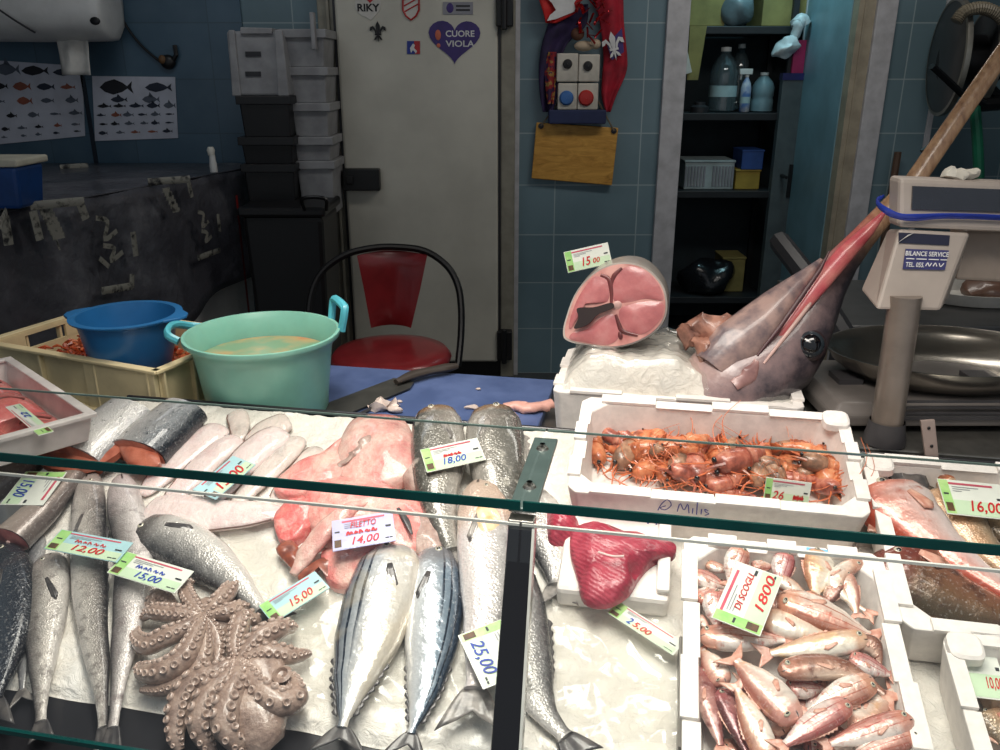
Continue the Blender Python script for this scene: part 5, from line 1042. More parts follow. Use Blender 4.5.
def spine_fish(root, P, Nn, w, prof, m, thick=.62, dside=1, fins=('tail', 'pec', 'eye', 'dorsal'), finm=None, tail=(.16, .95, .45), nr=30, flat=True, eyer=.13, bellym=None, eyepos=(.085, .22), ripple=0, cutends=False):
    """body lofted along world points P (snout first), broad side facing Nn"""
    finm = finm or M_fin; P = smoothpts(P, nr); L = sum((P[i + 1] - P[i]).length for i in range(nr)); prof = PROF[prof] if isinstance(prof, str) else prof
    rings = []; uvs = []; n = 20; fr = []
    for i, p in enumerate(P):
        t = i / nr; T = (P[min(i + 1, nr)] - P[max(i - 1, 0)]).normalized(); S = T.cross(Nn).normalized() * dside; N = (Nn - T * Nn.dot(T)).normalized()
        d, v = interp(prof, t); fr.append((p, T, S, N, d * w, v * w, thick * w * (d + v) / 2)); ring = []
        for j in range(n):
            a = 2 * math.pi * j / n; ca, sa = math.cos(a), math.sin(a)
            k = math.copysign(abs(ca) ** .85, ca); h = math.copysign(abs(sa) ** .9, sa)
            if flat and sa < 0: h *= .7
            ring.append(p + S * (k * w * (d if k > 0 else v)) + N * (h * thick * w * (d + v) / 2)); uvs.append((t, .5 + .5 * ca))
        rings.append(ring)
    mb = MB(); mb.loft(rings, uvs=uvs); body = mb.build('body', m, root, smooth=75)
    at = lambda t: fr[int(round(t * nr))]
    if 'tail' in fins:
        p, T, S, N, d, v, h = at(1); tl, sp, fk = tail; fan(root, 'tail_fin', p - T * .004, T, S, N, tl * L, d * .9, sp * w, fk, finm, curl=0)
    sides = (1,) if flat else (1, -1)
    if 'eye' in fins:
        p, T, S, N, d, v, h = at(eyepos[0])
        for sd in sides: eyeat(root, p + S * d * eyepos[1] + N * sd * h * .93, T, S, N * sd, w * eyer)
    if 'pec' in fins:
        p, T, S, N, d, v, h = at(.27); D_ = (T * .95 - S * .3).normalized(); S2 = D_.cross(N).normalized()
        for sd in sides: fan(root, 'pectoral_fin', p - S * v * .15 + N * sd * h * 1.0, D_, S2, N * sd, L * .13, w * .07, w * .16, -.25, finm, curl=-w * .06, nu=7, nv=4)
    if 'dorsal' in fins:
        mb = MB(); i0, i1 = int(.3 * nr), int(.62 * nr); k = i1 - i0
        def df(u, v_):
            x = i0 + u * k; i = min(int(x), nr - 1); f = x - i; a, b = fr[i], fr[i + 1]; p = a[0].lerp(b[0], f); S = a[2]; d = a[4] + (b[4] - a[4]) * f
            return p + S * (d * .92 + v_ * w * .26 * (1 - u) ** .6 * (.75 + .25 * math.sin(u * 40))) + a[1] * v_ * w * .2
        mb.grid(df, 22, 3); mb.build('dorsal_fin', finm, root, solid=.0016, smooth=70)
    if 'anal' in fins:
        mb = MB(); i0, i1 = int(.66 * nr), int(.92 * nr); k = i1 - i0
        def af(u, v_):
            x = i0 + u * k; i = min(int(x), nr - 1); f = x - i; a, b = fr[i], fr[i + 1]; p = a[0].lerp(b[0], f)
            sgn = -1; vv = a[5] + (b[5] - a[5]) * f; return p + a[2] * sgn * (vv * .92 + v_ * w * .12 * abs(math.sin(u * 22))) + a[1] * v_ * w * .1
        mb.grid(af, 26, 2); mb.build('anal_finlets', finm, root, solid=.0016, smooth=70)
        mb = MB()
        def af2(u, v_):
            x = i0 + u * k; i = min(int(x), nr - 1); f = x - i; a, b = fr[i], fr[i + 1]; p = a[0].lerp(b[0], f)
            vv = a[4] + (b[4] - a[4]) * f; return p + a[2] * (vv * .92 + v_ * w * .12 * abs(math.sin(u * 22))) + a[1] * v_ * w * .1
        mb.grid(af2, 26, 2); mb.build('dorsal_finlets', finm, root, solid=.0016, smooth=70)
    return body, fr
def pxw(p, S, w):
    a, b = proj(p - S * .01), proj(p + S * .01); return w / max(1e-6, math.hypot(a[0] - b[0], a[1] - b[1])) * .02 * .5
def fish(name, label, pts, wpx, prof, m, thick=.62, dside=1, lift=0, cat='fish', group=None, wide=1.0, rise=None, **k):
    """rise: extra lift for each point"""
    g = [D(x, y, 0) for x, y in pts]; mid = g[len(g) // 2]; T = (g[-1] - g[0]).normalized(); S = T.cross(SN).normalized(); w = pxw(mid, S, wpx) * 1.12 * wide; h = w * thick * .62 + lift
    rise = rise or [0] * len(pts); P = [D(x, y, h + rise[i]) for i, (x, y) in enumerate(pts)]
    root = thing(name, label, cat, D(*pts[len(pts) // 2], 0), group); b, fr = spine_fish(root, P, SN, w, prof, m, thick, dside, **k); return root, fr, w
W3 = lambda *a: [(0, a[0]), (.35, a[1]), (.68, a[2]), (.95, a[3])]
F_hake = fishmat('hake skin', W3((216, 210, 204), (204, 197, 189), (132, 126, 121), (52, 50, 52)), head=((170, 160, 154), .2), spots=((112, 104, 100), 60, .52, .72), scale=420, rough=.3)
F_hake2 = fishmat('pale hake skin', W3((222, 215, 212), (212, 205, 202), (150, 143, 140), (66, 62, 64)), head=((200, 188, 186), .2), spots=((140, 130, 128), 50, .52, .72), scale=420, rough=.3)
F_bon = fishmat('bonito skin', W3((216, 208, 196), (226, 224, 220), (172, 178, 184), (66, 82, 98)), head=((176, 172, 170), .16), stripes=((38, 50, 66), 46, .58, 1, .5), scale=0, metal=.3, rough=.22, coat=.7, sheen=((222, 206, 176), 14))
F_bon2 = fishmat('blue bonito skin', W3((226, 224, 222), (206, 210, 214), (132, 148, 162), (40, 58, 78)), head=((128, 124, 126), .2), stripes=((30, 44, 60), 46, .6, 1, .5), metal=.3, rough=.2, coat=.7)
PROF['bass'] = [(0, .26, .24), (.03, .5, .44), (.1, .78, .74), (.22, .97, .95), (.38, 1, 1), (.55, .92, .9), (.72, .64, .62), (.86, .38, .36), (.95, .28, .27), (1, .34, .33)]
F_bass = fishmat('bass skin', W3((232, 226, 220), (208, 204, 198), (140, 138, 136), (50, 50, 54)), head=((70, 66, 64), .2), scale=300, metal=.25, rough=.25)
F_dark = fishmat('dark bream skin', W3((120, 126, 132), (66, 74, 84), (42, 48, 58), (26, 30, 38)), head=((40, 46, 54), .25), scale=260, metal=.25, rough=.25)
F_silver = fishmat('silver ribbon skin', W3((176, 174, 172), (158, 158, 160), (126, 126, 130), (80, 82, 88)), scale=0, metal=.4, rough=.25)
F_big = fishmat('silver white scales', W3((232, 226, 224), (226, 216, 214), (184, 180, 178), (116, 114, 114)), head=((206, 178, 156), .32), scale=210, metal=.25, rough=.28)
F_grey = fishmat('wet grey skin', W3((176, 170, 162), (142, 138, 130), (108, 106, 100), (66, 66, 62)), head=((140, 104, 70), .15), spots=((186, 182, 172), 34, .55, .7), scale=240, rough=.2, coat=.9)
F_shark = fishmat('smooth shark skin', W3((206, 192, 182), (176, 162, 152), (146, 132, 124), (104, 94, 90)), gill=0, mouth=False, rough=.35)
F_g1 = fishmat('pink gurnard skin', W3((238, 226, 222), (236, 214, 208), (220, 160, 146), (190, 84, 62)), head=((206, 116, 92), .18), spots=((190, 100, 80), 30, .58, .75), rough=.26, coat=.6)
F_g2 = fishmat('brown red gurnard skin', W3((166, 122, 92), (138, 92, 70), (112, 82, 56), (72, 60, 40)), head=((122, 62, 56), .34), spots=((72, 44, 34), 30, .52, .7), rough=.26, coat=.6)
F_g4 = fishmat('beige fish skin', W3((226, 192, 160), (206, 164, 128), (170, 148, 122), (120, 104, 86)), spots=((150, 120, 92), 36, .55, .72), rough=.26, coat=.6, scale=300)
fins_basic = ('tail', 'pec', 'eye', 'dorsal')
# the hake at the front left
fish('hake', 'grey hake with its whole back showing, second fish from the left edge', [(51, 555), (48, 585), (46, 620), (42, 670), (41, 722)], 43, 'hake', F_hake, dside=1, finm=M_find, group='hake on the ice', tail=(.1, .5, .2))
fish('hake', 'hake under the red lettered tag, its tail beside the gap of bare ice', [(91, 474), (89, 505), (89, 560), (92, 620), (100, 680), (103, 728)], 38, 'hake', F_hake, dside=-1, lift=.004, finm=M_find, group='hake on the ice', tail=(.08, .5, .2))
fish('hake', 'hake bending under the blue lettered tag, right beside the octopus', [(121, 476), (126, 510), (135, 552), (130, 610), (121, 670), (113, 728)], 40, 'hake', F_hake2, dside=1, lift=.004, finm=M_find, fins=('tail', 'eye'), group='hake on the ice', tail=(.08, .5, .2))
fish('bream', 'dark navy bream cut by the left picture edge', [(-4, 548), (10, 575), (12, 620), (2, 668), (-6, 700)], 50, 'bass', F_dark, dside=-1, finm=M_find, lift=.004)
fish('silver_fish', 'thin silver ribbon-like fish between the dark bream and the first hake', [(40, 534), (32, 580), (25, 630), (22, 690)], 22, 'strip', F_silver, thick=.4, fins=('tail', 'eye'), tail=(.1, 1.1, .5))
# sea bass lying across
fish('sea_bass', 'dark backed sea bass lying slantwise above the octopus', [(140, 528), (165, 537), (200, 556), (236, 584), (262, 612)], 50, 'bass', F_bass, dside=1, finm=M_find, tail=(.14, .8, .3))
# bonito
fish('bonito', 'striped bonito with the pale gold belly, left of the pair', [(396, 546), (388, 575), (372, 628), (354, 682), (342, 728)], 66, 'bonito', F_bon, dside=1, finm=M_find, fins=('tail', 'pec', 'eye', 'anal'), tail=(.13, .72, .55), group='bonito pair on the ice', lift=.004)
fish('bonito', 'slimmer blue backed bonito lying under the big silver fish, right of the pair', [(436, 547), (435, 580), (433, 630), (424, 690), (411, 734)], 54, 'bonito', F_bon2, dside=-1, finm=M_find, fins=('tail', 'pec', 'eye', 'anal'), tail=(.13, .72, .55), group='bonito pair on the ice')
# big silver fish with yellow cheek and the two grey ones behind
r_, fr_, w_ = fish('croaker', 'large silver white fish with a yellow brown cheek beside the black post', [(481, 482), (484, 512), (487, 550), (488, 600), (480, 652), (475, 690)], 56, 'bass', F_big, dside=-1, finm=M_fin, lift=.012, eyer=.09)
p, T, S, N, d, v, h = fr_[9]; mb = MB(); dome(mb, [p + T * (a * w_ * .95) + S * (b * w_ * .6 + w_ * .05) + N * h * (.98 - .12 * abs(b)) for a, b in ((-.7, -.3), (-.5, .5), (.1, .8), (.7, .5), (.8, -.2), (.3, -.7), (-.3, -.6))], N, .006, 30, 4, amp=.002, sc=60); mb.build('cheek', mat('yellow brown cheek', (206, 164, 112), .25, coat=.7, col2=(226, 200, 166), vscale=40, lo=.35, hi=.6), r_, smooth=60)
fish('grey_fish', 'grey fish with a brown snout under wet film, left of the 18,00 tag', [(436, 409), (438, 430), (438, 465), (440, 510), (452, 552)], 50, 'bass', F_grey, dside=1, group='grey fish behind the glass shelf', lift=.004)
fish('grey_fish', 'grey fish with a brown snout standing nearest the shelf bracket', [(491, 409), (494, 430), (498, 465), (500, 505), (498, 540)], 54, 'bass', F_grey, dside=-1, group='grey fish behind the glass shelf', lift=.004)
# behind the post
fish('speckled_fish', 'speckled silver fish with its forked tail showing just right of the post', [(528, 492), (540, 520), (553, 556), (556, 586)], 46, 'bass', F_bass, dside=1, fins=('tail', 'eye'), tail=(.2, .75, .5), finm=M_fin)
fish('dark_fish', 'dark grey fish curving out from behind the post along the bottom edge', [(516, 566), (522, 610), (528, 660), (540, 705), (566, 738)], 46, 'bass', F_bass, dside=-1, finm=M_find, tail=(.14, .8, .3))
# smooth-hound tails with cut ends
def trunk(name, label, pts, wpx, m, cutm, end=0, thick=.8, lift=0, prof=((0, 1, 1), (.4, .9, .9), (.8, .6, .6), (1, .42, .42))):
    r, fr, w = fish(name, label, pts, wpx, list(prof), m, thick=thick, lift=lift, fins=(), cat='fish piece')
    p, T, S, N, d, v, h = fr[0]; mb = MB(); ring = [p + S * (math.cos(a) * d * .97) + N * (math.sin(a) * h * (.97 if math.sin(a) > 0 else .66)) - T * .001 for a in [2 * math.pi * j / 24 for j in range(24)]]
    dome(mb, ring, -T, .005, 0, 4, amp=.0015, sc=90); mb.build('cut_face', cutm, r, smooth=60)
    mb = MB(); mb.ell(p - T * .006 + N * h * .1, S * d * .14, N * h * .16, T * .004); mb.build('backbone', mat('pale bone', (220, 180, 172), .4), r); return r
M_redcut = mat('dark red cut flesh', (150, 74, 74), .3, coat=.5, col2=(186, 116, 108), vscale=40)
trunk('shark_tail', 'smooth grey brown shark tail with a dark red cut end at the left edge', [(12, 541), (36, 518), (60, 492), (92, 458)], 30, F_shark, M_redcut, lift=.006)
trunk('shark_tail', 'paler shark piece lying under the small tray at the left edge', [(-20, 494), (10, 476), (45, 450), (78, 424)], 26, F_shark, M_redcut, lift=.004)
# salmon tails
F_sal = fishmat('salmon skin', W3((214, 208, 202), (196, 194, 192), (120, 124, 128), (46, 52, 60)), spots=((60, 62, 66), 90, .6, .7), gill=0, mouth=False, scale=330, metal=.3, rough=.22, coat=.7)
M_sal = mat('salmon flesh', (192, 116, 94), .3, coat=.4, col2=(160, 84, 64), vscale=40, sss=.1)
F_sal2 = fishmat('pale salmon skin', W3((150, 152, 156), (206, 204, 202), (216, 214, 210), (170, 170, 172)), spots=((60, 62, 66), 90, .62, .72), gill=0, mouth=False, scale=330, metal=.3, rough=.22, coat=.7)
s1 = trunk('salmon_half', 'silvery salmon half with cut orange belly flaps, left of the two', [(74, 462), (92, 446), (112, 430), (132, 413)], 50, F_sal2, M_sal, thick=.6, prof=((0, 1, 1), (.4, 1, 1), (1, .85, .85)))
s2 = trunk('salmon_half', 'dark backed salmon half with orange cut end beside the white fillets', [(138, 456), (152, 442), (168, 428), (186, 412)], 46, F_sal, M_sal, thick=.62, prof=((0, 1, 1), (.4, 1, 1), (1, .85, .85)))
for rt, pts in ((s1, [(38, 452), (50, 442), (70, 444), (88, 453), (108, 446), (126, 440), (122, 450), (100, 464), (70, 470), (44, 466)]), (s2, [(112, 432), (122, 432), (138, 436), (154, 448), (160, 462), (150, 468), (132, 466), (120, 452)])):
    mb = MB(); dome(mb, [D(x, y, .042) for x, y in pts], SN, .01, 36, 4, amp=.002, sc=60, base=.012); mb.build('belly_flap', M_sal, rt, smooth=60)
# white fillets
def wetflesh(name, c1, c2, c3, sc=14, streak=None):
    if name in MATS: return MATS[name]
    t = NT(name); vec = t.coord(); c = t.ramp(t.noise(vec, sc, 6, .65), [(.34, c1), (.52, c2), (.7, c3)]); fb = t.noise(t.coord('Object', (70, 14, 60)), 1.6, 5, .6); c = t.mix(t.ramp(fb, [(.5, (0, 0, 0)), (.68, (150, 150, 150))]), c, c3); c = t.mix(t.ramp(fb, [(.3, (130, 130, 130)), (.42, (0, 0, 0))]), c, c1)
    MATS[name] = t.done(c, .25, 0, .5, .55, t.bump(t.noise(vec, 40, 6, .65), .8, .008), sss=.12); return MATS[name]
M_fil = wetflesh('white fish flesh', (226, 206, 202), (232, 216, 212), (212, 186, 184)); M_fil2 = wetflesh('translucent squid flesh', (206, 194, 186), (222, 208, 200), (178, 168, 160)); M_line = mat('brown fillet edge', (120, 92, 82), .4)
for lb, pts, w, m, lf in (('white fillet lying along the dark salmon half', [(222, 427), (200, 444), (172, 466), (142, 496)], 27, M_fil, .0), ('white fillet running under the left end of the red lettered tag', [(238, 438), (212, 458), (188, 482), (166, 504)], 24, M_fil, .003), ('wide white fillet under the red lettered tag', [(284, 432), (260, 448), (238, 470), (206, 508)], 30, M_fil, .006), ('rightmost white fillet with a brown edge beside the pink monkfish', [(299, 438), (282, 458), (258, 482), (232, 506)], 22, M_fil2, .004), ('short translucent piece at the top of the fillets', [(236, 412), (240, 426), (238, 442)], 20, M_fil2, .004), ('half hidden fillet behind the wide one', [(290, 422), (268, 430), (248, 446)], 20, M_fil2, .0), ('long pinkish white fillet lying level above the sea bass', [(146, 512), (180, 514), (220, 516), (282, 512)], 36, M_fil, .006), ('translucent fillet in the gap between the rightmost fillet and the monkfish', [(318, 448), (298, 472), (272, 500)], 18, M_fil2, 0)):
    r, fr, w_ = fish('fillet', lb, pts, w, 'fillet', m, thick=.36, lift=lf, fins=(), cat='fish fillet', group='white fillets on the ice')
    mb = MB(); mb.tube([f[0] + f[2] * f[4] * .98 + f[3] * f[6] * .25 for f in fr[2:-1:2]], .0016, 6); mb.build('edge_line', M_line, r)
# pink monkfish, opened
M_pk = wetflesh('pink flesh', (238, 196, 182), (230, 152, 144), (214, 96, 96), 15); M_pk2 = wetflesh('pale pink flesh', (222, 194, 182), (216, 166, 156), (200, 118, 116), 17); M_rd = wetflesh('red flesh', (228, 138, 128), (216, 100, 98), (236, 178, 166), 26); M_mem = wetflesh('greyish membrane', (196, 176, 166), (176, 150, 140), (142, 112, 104), 22)
M_cav2 = mat('pinkish cavity', (150, 76, 78), .3, coat=.5, col2=(190, 120, 112), vscale=60)
M_cav = mat('dark red cavity', (112, 40, 44), .3, coat=.5, col2=(70, 24, 28), vscale=40)
def blob(root, name, pts, h, m, lift=.0, amp=.004, sc=28, seed=0, base=.02, n=44, power=2.4):
    mb = MB(); dome(mb, [D(x, y, lift + base) for x, y in pts], SN, h, n, 8, amp=amp, sc=sc, seed=seed, base=base, power=power); return mb.build(name, m, root, smooth=75)
t = thing('monkfish', 'opened pale pink monkfish piece lying at the back behind the glass shelf', 'fish piece', D(380, 455), 'opened monkfish')
blob(t, 'flesh', [(346, 428), (358, 417), (386, 414), (406, 422), (417, 448), (421, 470), (402, 480), (372, 488), (342, 480), (336, 455)], .022, M_pk2, .004, .007, 22, 1)
blob(t, 'side_flap', [(346, 436), (322, 452), (296, 464), (278, 478), (276, 492), (306, 494), (344, 484), (352, 462)], .014, M_pk, .0, .006, 30, 2)
mb = MB(); mb.tube([D(x, y, z) for x, y, z in ((378, 428, .036), (366, 444, .038), (352, 456, .034), (338, 470, .022))], [.006, .014, .011, .004], 10, sub=26, flat=.45); mb.jitter(.008, 60, 3); mb.build('bone', M_mem, t, smooth=60)
blob(t, 'grey_tail', [(402, 452), (418, 458), (424, 474), (430, 488), (414, 490), (402, 478)], .012, M_mem, .004, .004, 40, 4)
t = thing('monkfish', 'big round rosy monkfish piece lying under the 14,00 tag', 'fish piece', D(380, 520), 'opened monkfish')
blob(t, 'flesh', [(312, 484), (340, 476), (374, 480), (402, 492), (424, 506), (430, 530), (416, 552), (384, 564), (348, 556), (318, 536), (302, 510)], .03, M_pk, .004, .006, 20, 5)
blob(t, 'red_edge', [(274, 516), (288, 502), (312, 494), (322, 508), (310, 528), (292, 540), (278, 536)], .012, M_rd, .002, .009, 34, 6)
blob(t, 'belly', [(322, 552), (352, 548), (390, 556), (398, 570), (366, 584), (330, 582)], .014, M_pk, .002, .003, 40, 7)
mb = MB()
for k in range(16): a = D(330 + k * 3.6, 566, .03); b = D(330 + k * 3.6 + 1, 580, .016); mb.tube([a, b], .0012, 5)
mb.build('fringe', M_pk2, t)
blob(t, 'grey_skin', [(408, 510), (428, 514), (440, 530), (446, 552), (430, 560), (414, 548)], .012, M_mem, .004, .004, 40, 8)
mb = MB(); mb.tube([D(x, y, .05) for x, y in ((398, 508), (406, 520), (412, 534))], [.003, .006, .002], 8, sub=10, flat=.5); mb.build('dark_fin', M_find, t)
t = thing('fish_strip', 'pinkish bony fish strip with reddish fins lying left of the 14,00 tag', 'fish piece', D(325, 535))
mb = MB(); mb.tube([D(x, y, z) for x, y, z in ((368, 500, .05), (346, 512, .054), (324, 532, .044), (308, 552, .03), (294, 574, .018))], [.006, .016, .02, .019, .008], 14, sub=34, flat=.6, hint=SN); mb.jitter(.003, 50, 2); mb.build('flesh', M_pk2, t, smooth=60)
M_rb = mat('reddish brown fin', (150, 82, 62), .3, coat=.5, col2=(104, 54, 44), vscale=50)
for pts in ([(276, 548), (290, 540), (300, 552), (296, 570), (284, 560)], [(298, 576), (316, 560), (334, 556), (332, 572), (326, 576), (322, 566), (306, 580)], [(300, 512), (318, 506), (346, 496), (344, 506), (322, 522), (306, 526)]):
    blob(t, 'fin', pts, .004, M_rb, .018, .004, 50, n=30, base=.006)
mb = MB(); mb.tube([D(x, y, .048) for x, y in ((352, 512), (358, 508), (366, 504))], [.003, .006, .003], 8, sub=8, flat=.5); mb.build('dark_seam', M_cav, t)

# ---------------------------------------------------------------- octopus pair
M_oct = NT('octopus skin'); vec = M_oct.coord(); M_oct = M_oct.done(M_oct.ramp(M_oct.noise(vec, 34, 7, .7), [(.3, (186, 164, 150)), (.5, (158, 134, 122)), (.7, (116, 96, 88))]), .28, 0, .5, .6, M_oct.bump(M_oct.noise(vec, 110, 5), .8, .004))
M_suck = mat('pale sucker', (192, 170, 158), .3, coat=.6, col2=(164, 140, 128), vscale=60)
M_suckd = mat('sucker cup', (160, 136, 124), .4, coat=.4)
def arm(root, path, lifts, r0, r1, seed=0, step=1.0, two=True):
    P = smoothpts([D(x, y, l) for (x, y), l in zip(path, lifts)], 46); n = len(P); mb = MB()
    r0 *= 1.18; rad = [r0 * (interp([(0, .42), (.18, .72), (.38, 1), (.62, .95), (.85, .62), (1, .3)], i / (n - 1))[0]) for i in range(n)]; mb.tube(P, rad, 12, 0, hint=SN, flat=.9)
    s = .0; L = [0]
    for i in range(n - 1): L.append(L[-1] + (P[i + 1] - P[i]).length)
    side = 1; pos = r0 * .2
    while pos < L[-1] * .98:
        i = max(k for k in range(n) if L[k] <= pos); i = min(i, n - 2); f = (pos - L[i]) / max(1e-6, L[i + 1] - L[i]); p = P[i].lerp(P[i + 1], f); r = rad[i] + (rad[i + 1] - rad[i]) * f
        T = (P[i + 1] - P[i]).normalized(); S = T.cross(SN).normalized(); N = S.cross(T); d = (N * .8 + S * side * .6).normalized(); q = p + d * r * .93; rs = r * .3
        A = d.cross(T).normalized(); B = d.cross(A)
        mb.lathe(q, [(rs * 1.05, -.2 * rs), (rs * 1.12, .35 * rs), (rs * .85, .62 * rs), (rs * .6, .45 * rs)], 10, d, 1); mb.lathe(q, [(rs * .6, .45 * rs), (rs * .001, .1 * rs)], 10, d, 2)
        side = -side; pos += rs * 1.2 * step
    return mb.build('arm', [M_oct, M_suck, M_suckd], root, smooth=60)
def o1(*p): return [(120 + x / 3.573, 540 + y / 3.571) for x, y in p]
t = thing('octopus', 'octopus spread open like a star with its suckers up, left of the pair', 'octopus', D(200, 625), 'octopus pair')
mb = MB(); mb.ell(D(204, 622, .02), CU * .05, SV * .045, SN * .02, 20, 10); mb.jitter(.004, 30, 1); mb.build('body', M_oct, t, smooth=70)
c_ = (300, 272)
for pth, lf, r in (([c_, (270, 240), (245, 205), (232, 160), (262, 150)], [.042, .042, .036, .03, .02], .0115), ([c_, (335, 238), (372, 205), (402, 168), (415, 185)], [.042, .045, .04, .03, .015], .0125),
                   ([c_, (240, 268), (170, 262), (110, 258), (78, 285)], [.042, .044, .04, .03, .014], .0125), ([c_, (350, 262), (400, 255), (440, 238), (455, 260)], [.042, .042, .036, .026, .014], .011),
                   ([c_, (240, 310), (170, 345), (100, 375), (62, 350), (62, 310)], [.042, .05, .046, .036, .024, .014], .0135), ([c_, (268, 350), (225, 425), (150, 470), (80, 470), (90, 440)], [.042, .05, .048, .04, .026, .014], .0155),
                   ([c_, (305, 350), (295, 430), (235, 500), (150, 535), (75, 535)], [.042, .04, .036, .03, .024, .016], .0125), ([c_, (335, 320), (355, 380), (350, 450), (380, 470)], [.042, .032, .022, .016, .012], .0115)):
    arm(t, o1(*pth), lf, r, r * .42)
arm(t, o1((200, 240), (150, 200), (120, 220), (95, 250)), [.026, .026, .02, .012], .012, .006)
t = thing('octopus', 'octopus hanging over the tray edge with curled arms, right of the pair', 'octopus', D(240, 680), 'octopus pair')
mb = MB(); mb.tube([D(*p, z) for p, z in zip(o1((440, 430), (460, 520), (470, 600), (510, 690), (540, 740)), (.03, .034, .034, .024, .012))], [.018, .036, .044, .036, .02], 18, sub=26, flat=.7, hint=SN); mb.jitter(.005, 22, 4); mb.build('mantle', M_oct, t, smooth=70)
c_ = (425, 435)
for pth, lf, r in (([c_, (410, 380), (425, 320), (440, 280), (480, 285), (490, 300)], [.05, .05, .046, .04, .03, .02], .0135), ([c_, (470, 375), (530, 335), (590, 310), (625, 318)], [.05, .052, .048, .04, .022], .015),
                   ([c_, (490, 408), (560, 405), (620, 415), (680, 405)], [.05, .05, .044, .034, .018], .013), ([c_, (465, 490), (510, 545), (575, 580), (630, 560), (620, 510), (590, 490)], [.05, .056, .054, .048, .04, .032, .024], .0165),
                   ([c_, (350, 470), (270, 510), (215, 590), (198, 690), (215, 750)], [.05, .05, .044, .034, .022, .01], .0165), ([c_, (390, 490), (320, 560), (290, 640), (295, 700), (335, 760)], [.05, .054, .05, .042, .03, .012], .017),
                   ([c_, (420, 500), (388, 575), (375, 650), (400, 710), (450, 760)], [.05, .06, .06, .054, .042, .016], .0175), ([(470, 560), (530, 610), (560, 640), (520, 690)], [.02, .024, .02, .014], .014)):
    arm(t, o1(*pth), lf, r, r * .45)
mb = MB(); q = D(*o1((580, 485))[0], .05); mb.lathe(q, [(.011, 0), (.014, .004), (.009, .007), (.007, .002), (.001, 0)], 16, SN); mb.build('siphon', M_oct, t)
mb = MB(); q = D(*o1((470, 460))[0], .046); dome(mb, [q + CU * (x * .001) + SV * (y * .001) for x, y in ((-40, 30), (0, 40), (40, 20), (46, -20), (20, -46), (-20, -40), (-44, -10))], SN, .012, 30, 5, base=.02, amp=.002); mb.build('web', M_oct, t, smooth=70)

# ---------------------------------------------------------------- tuna loin
tm = NT('red tuna flesh'); vec = tm.coord('Object'); wv = tm.n('TexWave', wave_type='BANDS', bands_direction='DIAGONAL'); wv.inputs['Scale'].default_value = 55; wv.inputs['Distortion'].default_value = 4; wv.inputs['Detail'].default_value = 3; tm.l(vec, wv.inputs[0])
base_ = tm.ramp(tm.noise(vec, 16, 4), [(.35, (178, 70, 86)), (.55, (150, 46, 64)), (.7, (114, 30, 46))]); M_tuna = tm.done(tm.mix(tm.ramp(wv.outputs[1], [(.75, (0, 0, 0)), (1, (60, 60, 60))]), base_, (206, 110, 120)), .35, 0, .5, .2, tm.bump(tm.noise(vec, 50, 5), .6, .006, tm.bump(wv.outputs[1], .25, .002)), sss=.1)
t = thing('tuna_loin', 'deep red triangular tuna loin lying across the white tray', 'fish piece', D(612, 560, .03))
mb = MB(); dome(mb, [D(x, y, .058) for x, y in ((574, 528), (598, 522), (628, 532), (654, 538), (674, 543), (674, 554), (654, 560), (640, 574), (628, 592), (606, 603), (584, 598), (577, 574), (570, 548))], SN, .024, 56, 10, amp=.009, sc=34, base=.014, power=3); mb.build('flesh', M_tuna, t, smooth=75)
mb = MB(); dome(mb, [D(x, y, .03) for x, y in ((545, 512), (560, 514), (578, 522), (580, 540), (566, 548), (548, 546))], SN, .04, 36, 6, amp=.005, sc=30, base=.03); mb.build('side_piece', M_tuna, t, smooth=75)
mb = MB(); mb.tube([D(x, y, .095) for x, y in ((598, 552), (612, 556), (624, 556))], .0016, 6, sub=8); mb.build('white_sinew', mat('white sinew', (236, 206, 200), .4), t)

# ---------------------------------------------------------------- heaps: red mullet and prawns, one of each kind, then copies
def place(px0, px1, l0, l1, roll, L0, wscale=1.0):
    H, T_ = D(*px0, l0), D(*px1, l1); X = (T_ - H); s = X.length / L0; X = X.normalized(); Y = SN.cross(X).normalized(); Z = X.cross(Y)
    c, sn_ = math.cos(R(roll)), math.sin(R(roll)); Y2 = Y * c + Z * sn_; Z2 = X.cross(Y2); mid = (H + T_) / 2
    M = Matrix((X * s, Y2 * s * wscale, Z2 * s * wscale)).transposed().to_4x4(); M.translation = mid; return M
F_m = {'red': fishmat('red mullet skin', W3((238, 230, 224), (228, 204, 194), (208, 150, 140), (160, 92, 82)), head=((206, 134, 116), .18), spots=((184, 84, 78), 80, .56, .72), stripes=((176, 92, 84), 30, .3, 1, .75), scale=0, rnd=.22, rough=.26, coat=.6),
       'pale': fishmat('pale mullet skin', W3((240, 232, 222), (236, 222, 208), (222, 184, 164), (186, 122, 100)), head=((218, 160, 138), .15), spots=((226, 176, 130), 34, .56, .74), scale=0, rnd=.15, rough=.26, coat=.6),
       'brown': fishmat('brown mullet skin', W3((214, 186, 172), (186, 142, 128), (150, 98, 88), (98, 62, 56)), head=((166, 104, 92), .18), spots=((120, 64, 56), 60, .52, .7), scale=0, rnd=.2, rough=.26, coat=.6)}
protos = {}
